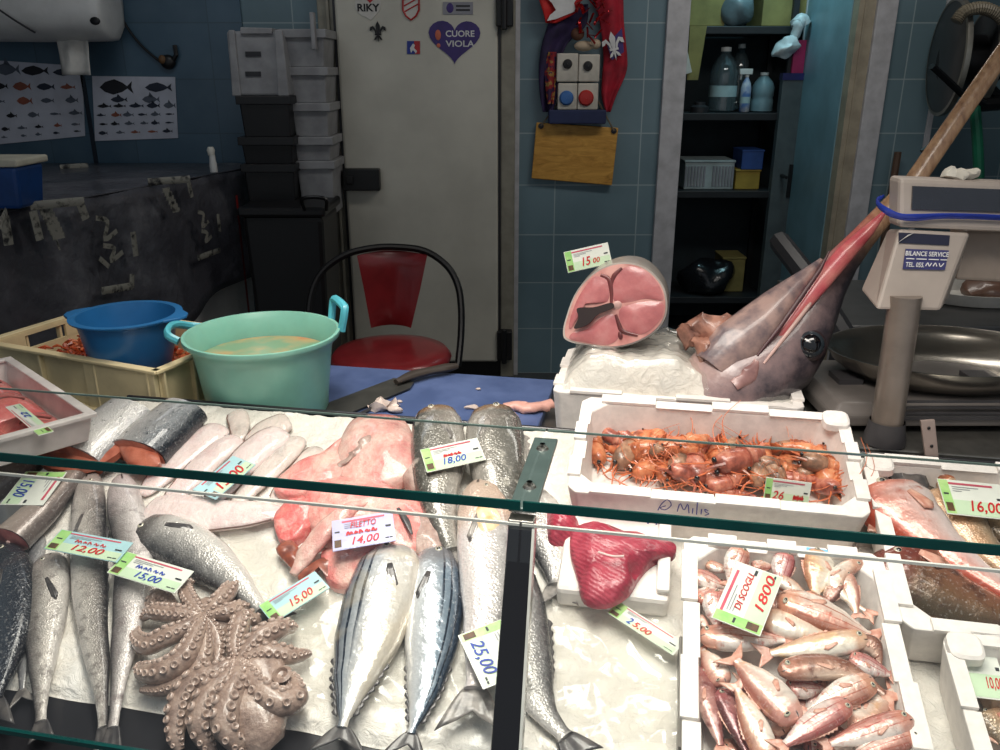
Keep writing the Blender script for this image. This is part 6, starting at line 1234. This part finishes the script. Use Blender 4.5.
def mullet(label, h, t_, w, kind, bend=0, flip=0, l=(.06, .055), roll=0):
    key = (kind, bend); M = None
    H, T_ = D(*h, l[0]), D(*t_, l[1]); ln = (T_ - H).length; X = (T_ - H).normalized(); S = X.cross(SN); wm = pxw((H + T_) / 2, S, w)
    L0, w0 = .17, .0205; ws = (wm / w0) / (ln / L0); ws = max(.85, min(2.1, ws * 1.3))
    M = place(h, t_, l[0], l[1], roll + 180 * flip, L0, ws)
    if key not in protos:
        r = thing('red_mullet', label, 'fish', (0, 0, 0), 'red mullet in the white box'); b = bend * .03
        P = [V((-.085, b * -.4, 0)), V((-.04, b * .3, 0)), V((0, b * .55, 0)), V((.035, b * .2, 0)), V((.058, b * -.25, 0))]
        spine_fish(r, P, ZUP, w0, 'mullet', F_m[kind], .62, -1, fins=('tail', 'eye', 'pec', 'dorsal'), finm=M_finr, tail=(.19, 1.0, .4), nr=22, flat=False, eyer=.2, eyepos=(.11, .42)); protos[key] = r; r.matrix_world = M; return r
    return copy_tree(protos[key], label, M)
def mb2(x, y): return (660 + x / 3.123, 510 + y / 3.125)
MUL = [  # label, head, tail, width px(crop), kind, bend, flip, lifts
 ('brown red mullet lying level right under the green half of the price tag', (122, 398), (440, 408), 66, 'red', 0, 0, (.072, .07)),
 ('pale orange mullet with its head under the price tag corner', (312, 340), (570, 405), 70, 'pale', 0, 0, (.072, .068)),
 ('mullet with red netted scales lying right of the digits 1800', (368, 270), (712, 420), 72, 'red', 0, 1, (.08, .07)),
 ('cream bellied mullet lying level below the netted one, head to the right', (652, 405), (285, 456), 62, 'pale', 0, 1, (.084, .078)),
 ('long brown mullet curving across the middle of the box', (372, 486), (764, 575), 62, 'brown', 1, 0, (.086, .076)),
 ('plump pale mullet slanting down to the right in the middle of the heap', (432, 660), (205, 440), 84, 'pale', 0, 0, (.09, .084)),
 ('silver red mullet with a round eye at its raised head, right of the plump one', (665, 528), (425, 655), 80, 'red', 0, 0, (.09, .08)),
 ('silver red mullet at the front with its head up by the plump one', (588, 596), (350, 760), 78, 'red', 0, 0, (.096, .088)),
 ('short mullet head pointing down at the left wall of the box', (205, 545), (120, 420), 72, 'pale', 0, 0, (.066, .06)),
 ('dark brown mullet standing along the left wall in the front corner', (120, 490), (205, 790), 64, 'brown', 0, 0, (.058, .058)),
 ('dark brown mullet second from the left wall at the front', (195, 560), (290, 800), 66, 'brown', 0, 1, (.062, .06)),
 ('pale mullet with its fanned tail up beside the left front corner', (350, 790), (222, 520), 68, 'pale', 0, 0, (.076, .084)),
 ('mullet half hidden behind the pale one with the fanned tail', (390, 700), (275, 555), 62, 'red', 0, 1, (.06, .066)),
 ('small mullet head peeping out under the long brown one', (395, 560), (530, 555), 56, 'red', 0, 0, (.062, .058)),
 ('silver mullet at the right wall below the long brown one', (600, 690), (750, 545), 84, 'pale', 0, 1, (.074, .066)),
 ('pink backed mullet lying level at the bottom right of the box', (790, 655), (480, 745), 74, 'red', 0, 1, (.09, .082)),
 ('pink backed mullet lowest in the right front corner', (800, 690), (560, 790), 74, 'red', 0, 0, (.082, .084)),
 ('brown mullet pressed behind the cream one at the right wall', (590, 400), (716, 500), 58, 'brown', 1, 0, (0.080, 0.072)),
 ('mullet under the brown one at the right wall with pink tail', (590, 465), (742, 524), 58, 'red', 0, 0, (0.082, 0.074)),
 ('pale mullet curled like a bow in the far right corner of the box', (588, 150), (622, 345), 52, 'pale', -2, 0, (0.086, 0.074)),
 ('slim pale mullet upright beside the bow shaped one', (572, 195), (622, 350), 50, 'pale', 0, 0, (0.082, 0.074)),
 ('plump pink bellied mullet upright in the middle of the far end', (505, 132), (480, 290), 108, 'pale', 0, 1, (0.078, 0.074)),
 ('violet sheened small mullet beside the plump pink one', (560, 228), (505, 310), 60, 'brown', 0, 0, (0.082, 0.072)),
 ('pink mullet head pointing up at the far wall', (388, 130), (372, 260), 62, 'red', 0, 0, (0.082, 0.064)),
 ('pink mullet lying along the far wall left of the raised head', (285, 172), (370, 178), 48, 'pale', 0, 1, (0.076, 0.066)),
 ('rosy mullet with snout up beside the top of the tag', (250, 115), (212, 250), 78, 'red', 0, 0, (0.094, 0.074)),
 ('small mullet in the far left corner of the box', (142, 170), (230, 195), 52, 'red', 0, 0, (0.068, 0.064)),
 ('orange headed mullet at the left wall, highest of three', (100, 205), (225, 245), 54, 'red', 0, 0, (0.082, 0.070)),
 ('orange headed mullet at the left wall, middle of three', (108, 275), (225, 255), 54, 'red', 0, 1, (0.082, 0.072)),
 ('red mullet turned down beneath the white half of the tag', (160, 250), (185, 390), 74, 'red', 0, 0, (0.086, 0.074)),
 ('small mullet against the left wall beside the tag', (118, 330), (160, 385), 50, 'pale', 0, 0, (0.072, 0.064)),
 ('pink mullet showing past the top right corner of the tag', (365, 215), (470, 270), 70, 'pale', 0, 0, (0.078, 0.070)),
 ('brown mullet by the right wall above the bottom corner', (700, 590), (790, 720), 66, 'brown', 0, 1, (.056, .05)),
]
for lb, h, t_, w, kind, bend, flip, l in MUL:
    mullet(lb, mb2(*h), mb2(*t_), w / 3.123, kind, bend, flip, l, random.uniform(-14, 14))
for k in range(26):   # the rest of the heap below
    a = random.uniform(MBX['a0'] + .07, MBX['a1'] - .07); b = random.uniform(MBX['b0'] + .14, MBX['b1'] - .07); an = random.uniform(0, 6.28); dx, dy = math.cos(an) * .055, math.sin(an) * .055
    h = proj(bed(a + dx, b + dy, .036))[:2]; t2_ = proj(bed(a - dx, b - dy, .036))[:2]
    mullet('red mullet half buried under the others in the heap', h, t2_, 20, random.choice(('red', 'pale', 'brown')), 0, k % 2, (.036 + .006 * (k % 3), .036), random.uniform(-20, 20))
# prawns
M_pr = {}
for nm, c1, c2, c3 in (('orange', (214, 148, 108), (196, 112, 72), (142, 76, 50)), ('grey', (186, 146, 118), (146, 108, 86), (104, 82, 68)), ('rosy', (206, 140, 116), (172, 96, 78), (122, 64, 54))):
    q = NT('prawn shell ' + nm); vec = q.coord(); M_pr[nm] = q.done(q.ramp(q.noise(vec, 45, 5, .6), [(.36, c1), (.5, c2), (.62, c3)]), .3, 0, .5, .3, q.bump(q.noise(vec, 160, 3), .4, .002), sss=.1)
M_leg = mat('prawn leg', (216, 118, 76), .35, coat=.4)
pprot = {}
def prawn(label, h, t_, kind, curl, flip, l, ws=1.0, roll=0):
    L0 = .1; M = place(h, t_, l[0], l[1], roll + 180 * flip, L0, ws); key = (kind, curl)
    if key in pprot: return copy_tree(pprot[key], label, M)
    r = thing('prawn', label, 'prawn', (0, 0, 0), 'orange prawns in the white box'); cm = M_pr['grey' if kind == 'grey' else kind]; am = M_pr['orange' if kind != 'rosy' else 'rosy']
    # spine in the local plane: head straight, tail curling to -y
    P = [V((0, 0, 0))]; ang = 0; n = 30; st = .13 / n
    for i in range(n):
        if i > 11: ang -= curl / (n - 12)
        P.append(P[-1] + V((math.cos(ang), math.sin(ang), 0)) * st)
    d = P[-1] - P[0]; sc = L0 / max(.03, d.length); a0 = math.atan2(d.y, d.x); ro = Matrix.Rotation(-a0, 3, 'Z'); sc = min(sc, 1.5)
    mid = (P[0] + P[-1]) / 2; P = [ro @ ((p - mid) * sc) for p in P]; R0 = .0165 * sc
    mb = MB(); mb.tube(P[:14], [R0 * x for x in (.3, .62, .8, .9, .96, 1, 1.02, 1.03, 1.03, 1.02, 1, .98, .95, .9)], 14); mb.build('carapace', cm, r, smooth=60)
    rr = []; ab_ = P[12:]
    for i in range(len(ab_)): f = i / (len(ab_) - 1); rr.append(R0 * (.97 - .55 * f) * (1 + .16 * (1 - (i % 3) / 2.0)))
    mb = MB(); mb.tube(ab_, rr, 14); mb.build('abdomen', am, r, smooth=40)
    T = (P[-1] - P[-2]).normalized(); S = V((-T.y, T.x, 0)); mb = MB()
    for k, an in enumerate((-.5, -.22, 0, .22, .5)):
        dd = (T * math.cos(an) + ZUP * math.sin(an)).normalized(); s2 = dd.cross(S).normalized(); mb.tube([P[-1] - T * .002, P[-1] + dd * .012 * sc, P[-1] + dd * .022 * sc], [.002 * sc, .0042 * sc, .001], 8, flat=.35, hint=S)
    mb.build('tail_fan', am, r)
    H0 = P[0]; T0 = (P[0] - P[2]).normalized(); S0 = V((-T0.y, T0.x, 0)); S0 = S0 if S0.y < 0 else -S0
    mb = MB(); mb.tube([P[2] - S0 * R0 * .6, H0 + T0 * .012 * sc - S0 * R0 * .3, H0 + T0 * .03 * sc - S0 * R0 * .6], [.003, .002, .0005], 6); mb.build('rostrum', am, r)
    for s in (-1, 1): mb = MB(); mb.ell(H0 + T0 * .002 + ZUP * s * R0 * .5 - S0 * .002, V((.0032, 0, 0)), V((0, .0032, 0)), V((0, 0, .0032)), 10, 6); mb.build('eye', M_eyes[1], r)
    for s in (-1, 1):
        mb = MB(); mb.tube([H0 + ZUP * s * .003, H0 + T0 * .03 + S0 * .01 + ZUP * s * .008, H0 + T0 * .03 + S0 * .05 + ZUP * s * .01, H0 - T0 * .02 + S0 * .09 + ZUP * s * .008], [.0011, .0008, .0005, .0003], 5, sub=20); mb.build('antenna', M_leg, r)
    for i in range(6):
        b = P[3 + i * 2] + S0 * R0 * .8; mb = MB(); k = 1 if i % 2 else -1; mb.tube([b, b + S0 * .012 + T0 * .006 + ZUP * k * .004, b + S0 * .02 + T0 * .02 + ZUP * k * .005], [.0016, .0012, .0005], 5, sub=8); mb.build('leg', M_leg, r)
    pprot[key] = r; r.matrix_world = M; return r
for lb, h, t_, kind, curl, flip, l, ws in (
 ('single prawn hanging head down at the left end of the box', (600, 464), (607, 428), 'orange', .9, 0, (.03, .035), 1.25),
 ('grey headed prawn with its nose towards the left corner', (617, 466), (668, 432), 'grey', .8, 0, (.04, .04), 1.1),
 ('orange prawn lying along the front wall with a curled pale tail', (632, 474), (692, 474), 'orange', 1.3, 0, (.036, .036), 1.1),
 ('long orange prawn lying at the back behind the grey headed one', (625, 440), (694, 428), 'orange', .5, 1, (.03, .034), 1.0),
 ('greenish grey prawn in the middle of the heap, body upright', (672, 470), (690, 436), 'grey', .7, 1, (.05, .046), 1.3),
 ('orange prawn with ridged tail pointing right at the back', (690, 430), (762, 434), 'orange', .3, 0, (.034, .036), .9),
 ('rosy prawn with spread legs left of the tag', (698, 482), (712, 442), 'rosy', .9, 0, (.052, .048), 1.3),
 ('curled rosy prawn against the front wall', (706, 488), (738, 462), 'rosy', 1.3, 1, (.046, .05), 1.2),
 ('shiny dark headed prawn leaning right in the middle', (738, 440), (700, 468), 'grey', .6, 0, (.056, .05), 1.1),
 ('brown prawn with its head down just left of the tag', (764, 486), (728, 446), 'grey', .6, 1, (.054, .05), 1.2),
 ('red prawn low at the front wall left of the tag', (716, 494), (756, 498), 'rosy', .6, 0, (.034, .032), 1.1),
 ('brown prawn with its head down above the tag', (780, 484), (768, 446), 'grey', .6, 0, (.052, .048), 1.25),
 ('bow shaped prawn arching over the right end of the heap', (830, 488), (782, 448), 'orange', 1.6, 1, (.05, .05), 1.2),
 ('rosy prawn lying flat right above the tag', (818, 478), (780, 466), 'rosy', .7, 0, (.044, .044), 1.2),
 ('orange prawn with its tail raised at the back right corner', (812, 444), (776, 436), 'orange', .6, 1, (.034, .03), 1.0),
 ('orange prawn standing head down in the right front corner', (842, 494), (826, 452), 'orange', .8, 0, (.05, .046), 1.1),
 ('half hidden prawn behind the tag at the front wall', (808, 502), (778, 494), 'rosy', .5, 0, (.036, .036), 1.1),
 ('half hidden orange prawn under the brown ones', (742, 470), (776, 462), 'orange', .6, 1, (.034, .034), 1.1),
 ('half hidden orange prawn at the back under the ridged one', (652, 446), (716, 444), 'rosy', .5, 0, (.026, .026), 1.1),
 ('half hidden orange prawn below the bow shaped one', (846, 470), (802, 486), 'orange', .5, 0, (.03, .03), 1.1)):
    prawn(lb, h, t_, kind, curl, flip, l, ws)
rgp = random.Random(21)
for k in range(30):
    q_ = (k % 15) * 14.4; x, y = 622 + q_, 450 + (q_ / 240) * 18 + rgp.uniform(-14, 18); an = rgp.uniform(0, 6.28); dx, dy = math.cos(an) * 26, math.sin(an) * 13
    prawn('orange brown prawn tangled among the others in the middle of the heap', (x + dx, y + dy), (x - dx, y - dy), rgp.choice(('orange', 'grey', 'rosy')), rgp.choice((.6, .9, 1.3)), k % 2, (.03 + .016 * (k % 3) + .012 * (k // 15), .036), 1.25, rgp.uniform(-40, 40))
P = [D(812, 442, .05), dep(806, 430, 1.5), dep(796, 420, 1.5), dep(776, 411, 1.53)]
# ---------------------------------------------------------------- gurnards and the far right box
fish('gurnard', 'pale pink gurnard with an open snout pointing to the upper left', [(880, 487), (896, 508), (924, 534), (966, 566), (1030, 606)], 58, 'gurnard', F_g1, dside=1, lift=.036, finm=M_finr, group='gurnards in the right box', cat='fish')
fish('gurnard', 'brown red gurnard with a round yellow eye lying in front', [(884, 554), (906, 574), (940, 594), (1000, 618), (1040, 634)], 60, 'gurnard', F_g2, dside=1, lift=.02, finm=M_finr, group='gurnards in the right box', cat='fish', eyer=.1, eyepos=(.17, .12))
fish('gurnard', 'beige gurnard lying under the red lettered tag at the right edge', [(940, 492), (956, 516), (984, 548), (1030, 588)], 50, 'gurnard', F_g4, dside=-1, lift=.03, finm=M_finr, group='gurnards in the right box', cat='fish')
fish('gurnard', 'mottled beige gurnard at the right edge behind the tag', [(968, 494), (994, 522), (1040, 560)], 40, 'gurnard', F_g4, dside=1, lift=.032, finm=M_finr, group='gurnards in the right box', cat='fish')
t = thing('gurnard', 'dark olive gurnard showing only its spread fin and back at the far end', 'fish', D(915, 490, .02), 'gurnards in the right box')
spine_fish(t, [D(x, y, .034) for x, y in ((902, 474), (918, 492), (936, 514), (960, 540))], SN, .034, 'gurnard', mat('dark olive skin', (74, 68, 50), .3, coat=.5, col2=(46, 40, 32), vscale=30), .6, 1, fins=('eye', 'dorsal'), finm=M_find)
fan(t, 'pectoral_fin', D(926, 500, .06), (D(900, 470, .07) - D(926, 500, .06)).normalized(), CU, SN, .06, .01, .036, -.2, M_find)
t = thing('round_fish', 'small orange brown round fish head peeping over the tag', 'fish', D(943, 478, .03)); mb = MB(); mb.ell(D(944, 476, .06), CU * .02, SV * .022, SN * .018, 16, 10); mb.jitter(.003, 50, 2); mb.build('head', mat('orange brown skin', (196, 118, 80), .3, coat=.5, col2=(140, 84, 58), vscale=40), t, smooth=70); mb = MB(); mb.tube([D(945, 480, .056), D(950, 492, .05), D(962, 506, .044)], [.018, .016, .01], 12, sub=10); mb.build('body', F_g4, t, smooth=70)
fish('beige_fish', 'beige fish in the lower right corner box, cut by the picture edge', [(984, 712), (994, 724), (1010, 745), (1030, 790)], 34, 'gurnard', F_g4, dside=1, lift=.03, cat='fish', finm=M_finr)
fish('beige_fish', 'second beige fish lying under the corner box tag', [(978, 690), (1000, 694), (1030, 700), (1060, 720)], 40, 'gurnard', F_g4, dside=-1, lift=.02, cat='fish', finm=M_finr)

# ---------------------------------------------------------------- left tray with pink fillets
h0 = 1.0; k0 = atz(93, 414, h0); e1 = (atz(-2, 344, h0 + .02) - k0); e1.z = 0; e1.normalize(); e2 = V((-e1.y, e1.x, 0)); e2 = e2 if e2.y < 0 else -e2
t = thing('fillet_tray', 'white plastic tray of pink fish slices cut by the left picture edge', 'tray', k0 + e1 * .2 + e2 * .12 - ZUP * .05); TW, TL, TH = .26, .46, .055
def tr_(x, y, z): return k0 + e1 * x + e2 * y + ZUP * (z - TH)
mb = MB(); ring = lambda i, z: [tr_(i, i, z), tr_(TL - i, i, z), tr_(TL - i, TW - i, z), tr_(i, TW - i, z)]
mb.loft([ring(.012, 0), ring(0, TH), ring(.006, TH), ring(.018, .006)]); mb.build('tray_body', mat('clear white tray', (222, 216, 212), .3, coat=.3), t, smooth=0, bevel=.003)
mb = MB(); mb.loft([ring(-.006, TH - .004), ring(-.006, TH + .003), ring(.012, TH + .003), ring(.012, TH - .004), ring(-.006, TH - .004)], cap0=False, cap1=False); mb.build('rim', mat('clear white tray', (222, 216, 212), .3), t, smooth=0, bevel=.002)
M_slice = wetflesh('salmon pink slice', (226, 150, 138), (212, 118, 112), (196, 92, 92), 16)
for i, (x0, x1, y0, y1, lb) in enumerate(((.03, .18, .03, .12, 'pink fish slice in the near corner of the left tray'), (.17, .33, .03, .13, 'pink fish slice with a dark seam in the middle of the left tray'), (.31, .45, .03, .13, 'pink fish slice at the far end of the left tray'), (.04, .22, .12, .235, 'ribbed pink fish slice in front of the small tag'), (.2, .4, .12, .235, 'large pink fish slice at the front of the left tray'))):
    mb = MB(); dome(mb, [tr_(x, y, .014) for x, y in ((x0, y0), ((x0 + x1) / 2, y0 - .006), (x1, y0), (x1 + .006, (y0 + y1) / 2), (x1, y1), ((x0 + x1) / 2, y1 + .004), (x0, y1), (x0 - .004, (y0 + y1) / 2))], ZUP, .022 + .008 * (i % 2), 40, 7, amp=.004, sc=30, seed=i, base=.006)
    s_ = thing('fish_slice', lb, 'fish slice', tr_((x0 + x1) / 2, (y0 + y1) / 2, .01), 'pink slices in the left tray'); mb.build('flesh', M_slice, s_, smooth=75)
    mb = MB(); mb.tube([tr_(x0 + (x1 - x0) * .3, y0 + .02, .04), tr_(x0 + (x1 - x0) * .45, (y0 + y1) / 2, .044), tr_(x0 + (x1 - x0) * .4, y1 - .02, .04)], .0022, 6, sub=10); mb.build('seam', mat('brown seam', (120, 64, 58), .4), s_)

# ---------------------------------------------------------------- price tags
M_card_w = mat('laminated white card', (232, 236, 226), .25, coat=.4, var=.04); M_green = mat('green card print', (150, 206, 120), .3, coat=.4, col2=(190, 224, 150), vscale=30); M_lgreen = mat('pale green card print', (206, 230, 196), .3, coat=.4, var=.05); M_hdr = mat('pink header print', (206, 90, 110), .4); M_lilac = mat('lilac card print', (186, 186, 226), .3, coat=.4, var=.05); M_sqb = mat('brown picture print', (78, 62, 44), .5, col2=(110, 76, 50), vscale=90); M_redp = mat('red marker', (206, 38, 44), .45); M_blup = mat('blue marker', (34, 66, 176), .45); M_dashp = mat('dark print', (50, 54, 60), .5); M_cyanc = mat('pale cyan card', (176, 216, 222), .3, coat=.4, var=.05)
SQ = [[[.0, .2], [.05, .8], [.1, .3], [.15, .7], [.2, .3]], [[.26, .3], [.3, .7], [.34, .4], [.36, .6]], [[.42, .2], [.44, .8], [.5, .5], [.52, .3]], [[.6, .4], [.66, .7], [.7, .3], [.76, .6]], [[.82, .3], [.86, .8], [.92, .3], [.98, .6]]]
def price_tag(label, bl, br, tl, lines, lift=.05, base=M_card_w, strip=M_green, P=None, tilt=0, dash=True, sq=True, hdr=M_hdr, pick=True, N0=None):
    """bl, br, tl: the card's lower left, lower right and upper left corners; lines: (text or None, relative y, relative height, relative centre x, relative width, material)"""
    if P is None: A, B, C = D(*bl, lift), D(*br, lift), D(*tl, lift); n0 = SN
    else: A, B, C = P; n0 = N0
    X = (B - A); W = X.length; X.normalize(); n0 = (n0 - X * n0.dot(X)).normalized(); Y = n0.cross(X)
    H = abs((C - A).dot(Y)); sk = (C - A).dot(X)
    if tilt:
        c, s = math.cos(R(tilt)), math.sin(R(tilt)); Y, n0 = Y * c + n0 * s, n0 * c - Y * s
    N = n0; ctr = A + X * W / 2 + Y * H / 2; q = lambda x, y, k=0: A + X * (W * x) + Y * (H * y) + N * k
    t = thing('price_tag', label, 'price tag', A + X * W / 2, 'handwritten price tags'); bow = W * .02
    mb = MB(); mb.prism([q(0, 0), q(1, 0), q(1, 1), q(0, 1)], N * .0012); mb.build('card', base, t, smooth=0)
    z = .0016; mb = MB(); fq = lambda x0, y0, x1, y1, mi: mb.add([q(x0, y0, z), q(x1, y0, z), q(x1, y1, z), q(x0, y1, z)], [(0, 1, 2, 3)], mi)
    fq(.01, .02, .16, .98, 0); fq(.16, .02, .98, .42, 1); fq(.16, .86, .86, .92, 2)
    if dash: z = .002; fq(.04, .55, .12, .6, 3); fq(.86, .5, .95, .56, 3); fq(.84, .12, .9, .16, 3); fq(.91, .12, .96, .16, 3)
    if sq: z = .002; fq(.03, .08, .14, .32, 4)
    z = .002
    for k in range(3): fq(.2, .66 + .06 * k, .34 + .14 * k, .68 + .06 * k, 5)
    mb.build('printed_design', [strip, M_lgreen if base is not M_lilac else M_lilac, hdr, M_dashp, M_sqb, M_grey], t, smooth=0, recalc=False)
    for m in set(l[5] for l in lines):
        mb = MB()
        for txt, y, h, x, w, mm in lines:
            if mm is not m: continue
            if txt: textmb(mb, txt, q(x, y, .0022), X, Y, H * h, width=W * w, bold=.012, shear=.25)
            else: strokes(mb, SQ, q(x, y, .0022), X, Y, W * w, H * h, H * .022)
        mb.build('handwriting', m, t, smooth=0, recalc=False)
    return t
rd, bu = M_redp, M_blup
price_tag('price tag turned sideways on the shark tail at the left edge, blue 15,00', (26, 472), (0, 505), (64, 477), [('15,00', .26, .3, .5, .5, bu)], .05)
price_tag('price tag with red writing lying over the heads of the hake', (44, 549), (117, 563), (57, 529), [(None, .58, .22, .52, .42, rd), ('12,00', .28, .28, .52, .42, rd)], .06, M_cyanc)
price_tag('price tag with blue writing lying between hake and octopus', (107, 573), (175, 594), (131, 553), [(None, .55, .22, .5, .42, bu), ('15,00', .25, .26, .52, .36, bu)], .056)
price_tag('price tag with red digits standing slanted on the white fillets', (216, 500), (256, 465), (200, 484), [('15,00', .3, .4, .5, .6, rd)], .04, M_cyanc, M_cyanc)
price_tag('lilac price tag with red FILETTO and 14,00 on the rosy monkfish', (333, 552), (396, 541), (341, 520), [('FILETTO', .72, .2, .5, .42, rd), (None, .47, .2, .48, .5, rd), ('14,00', .2, .24, .5, .44, rd)], .066, M_lilac, M_lilac)
price_tag('price tag with blue 18,00 standing on the grey fish by the bracket', (427, 473), (486, 460), (426, 449), [(None, .5, .18, .5, .3, rd), ('18,00', .26, .26, .48, .4, bu)], .06)
price_tag('price tag with thin red digits tucked behind the right octopus', (273, 624), (330, 588), (254, 609), [('15,00', .3, .34, .55, .4, rd)], .034, M_cyanc, M_green)
price_tag('price tag with large blue 25,00 leaning on the big silver fish by the post', (458, 636), (483, 690), (500, 609), [('25,00', .26, .26, .5, .62, bu)], .06)
price_tag('narrow price tag with red and blue digits leaning against the tuna tray', (607, 613), (673, 656), (613, 598), [('2', .3, .4, .3, .07, bu), ('5,00', .3, .34, .48, .26, rd)], .03)
price_tag('large double price tag with red 1800 lying on the mullets', (760, 637), (783, 578), (713, 614), [('DI SCOGLI', .6, .14, .55, .62, rd), ('1800', .2, .2, .6, .6, rd)], .105)
fcn = (CAM - dep(785, 490, 1.4)).normalized()
price_tag('small price tag with red digits standing at the front wall among the prawns', None, None, None, [('26', .3, .36, .3, .26, rd), (None, .3, .4, .76, .22, rd)], P=(D(763, 500, .066), D(808, 506, .066), D(763, 500, .066) + SN * .04 + SV * .012), N0=(SN * .3 - SV).normalized())
price_tag('price tag with red digits stuck on top of the pink fish trunk', None, None, None, [('15', .34, .4, .42, .2, rd), ('00', .3, .24, .66, .16, rd)], P=(dep(568, 273, 1.83), dep(612, 263, 1.83), dep(556, 254, 1.83)), N0=(CAM - dep(585, 262, 1.83)).normalized())
price_tag('large price tag with red digits leaning on the gurnards at the right edge', (947, 514), (1013, 521), (937, 479), [('16,00', .26, .3, .62, .5, rd)], .085)
price_tag('green edged price tag in the lower right corner box', (968, 697), (1012, 702), (967, 642), [('10,00', .26, .2, .7, .4, rd)], .07)
P_ = [tr_(x, y, .05) for x, y in ((.05, .125), (.17, .125))]
price_tag('small price tag standing on the pink slices in the left tray', None, None, None, [('22', .4, .4, .6, .2, bu)], P=(atz(54, 432, 1.0), atz(20, 404, 1.0), atz(64, 424, 1.0)), N0=ZUP)
mb = MB(); mb.box(D(824, 553, .085), (.05, .012, .004), (D(840, 556, .085) - D(812, 552, .085)).normalized(), SV, SN); tag(mb.build('blue_clip', mat('light blue plastic', (120, 186, 226), .35), smooth=0, bevel=.001), 'light blue plastic clip lying at the far wall of the mullet box', 'clip')

# ---------------------------------------------------------------- light
def area(name, loc, tgt, size, sy_, power, col, spread=180):
    l = bpy.data.lights.new(name, 'AREA'); l.shape = 'RECTANGLE'; l.size = size; l.size_y = sy_; l.energy = power; l.color = col; l.spread = R(spread)
    o = bpy.data.objects.new(name, l); COL.objects.link(o); o.location = loc; d = V(tgt) - V(loc); o.rotation_euler = d.to_track_quat('-Z', 'Y').to_euler(); return o
area('counter_lamp', (-.1, 1.0, 2.35), (0, 1.05, .85), 2.2, .35, 16.5, (1, .93, .84), 100)
area('counter_lamp', (.2, .7, 2.5), (.1, 1.1, .85), 1.8, .35, 6.5, (1, .94, .86), 95)
area('ceiling_fill', (1.1, 2.9, 2.62), (1.1, 3.1, 0), 1.2, .3, 10.5, (1, .95, .88))  # added dim fill for the back of the room, no fitting built
area('ceiling_fill', (-1.1, 3.0, 2.62), (-1.1, 3.2, 0), 1.0, .3, 3.2, (.92, .96, 1))  # weaker added fill that lifts the ambient on the left
area('storeroom_lamp', ((o_l + o_r) / 2 + .1, 4.45, 2.5), ((o_l + o_r) / 2 + .4, 4.4, .8), .3, .2, 4.5, (.5, .9, 1))
w = bpy.data.worlds.new('world'); SC.world = w; w.use_nodes = True; bg = w.node_tree.nodes['Background']; bg.inputs[0].default_value = (.85, .92, 1, 1); bg.inputs[1].default_value = .32
vs = SC.view_settings; vs.view_transform = 'Standard'; vs.look = 'None'; vs.gamma = 1; vs.exposure = 0; vs.use_curve_mapping = False
SC.cycles.use_denoising = True; SC.cycles.transparent_max_bounces = 16; SC.cycles.max_bounces = 8
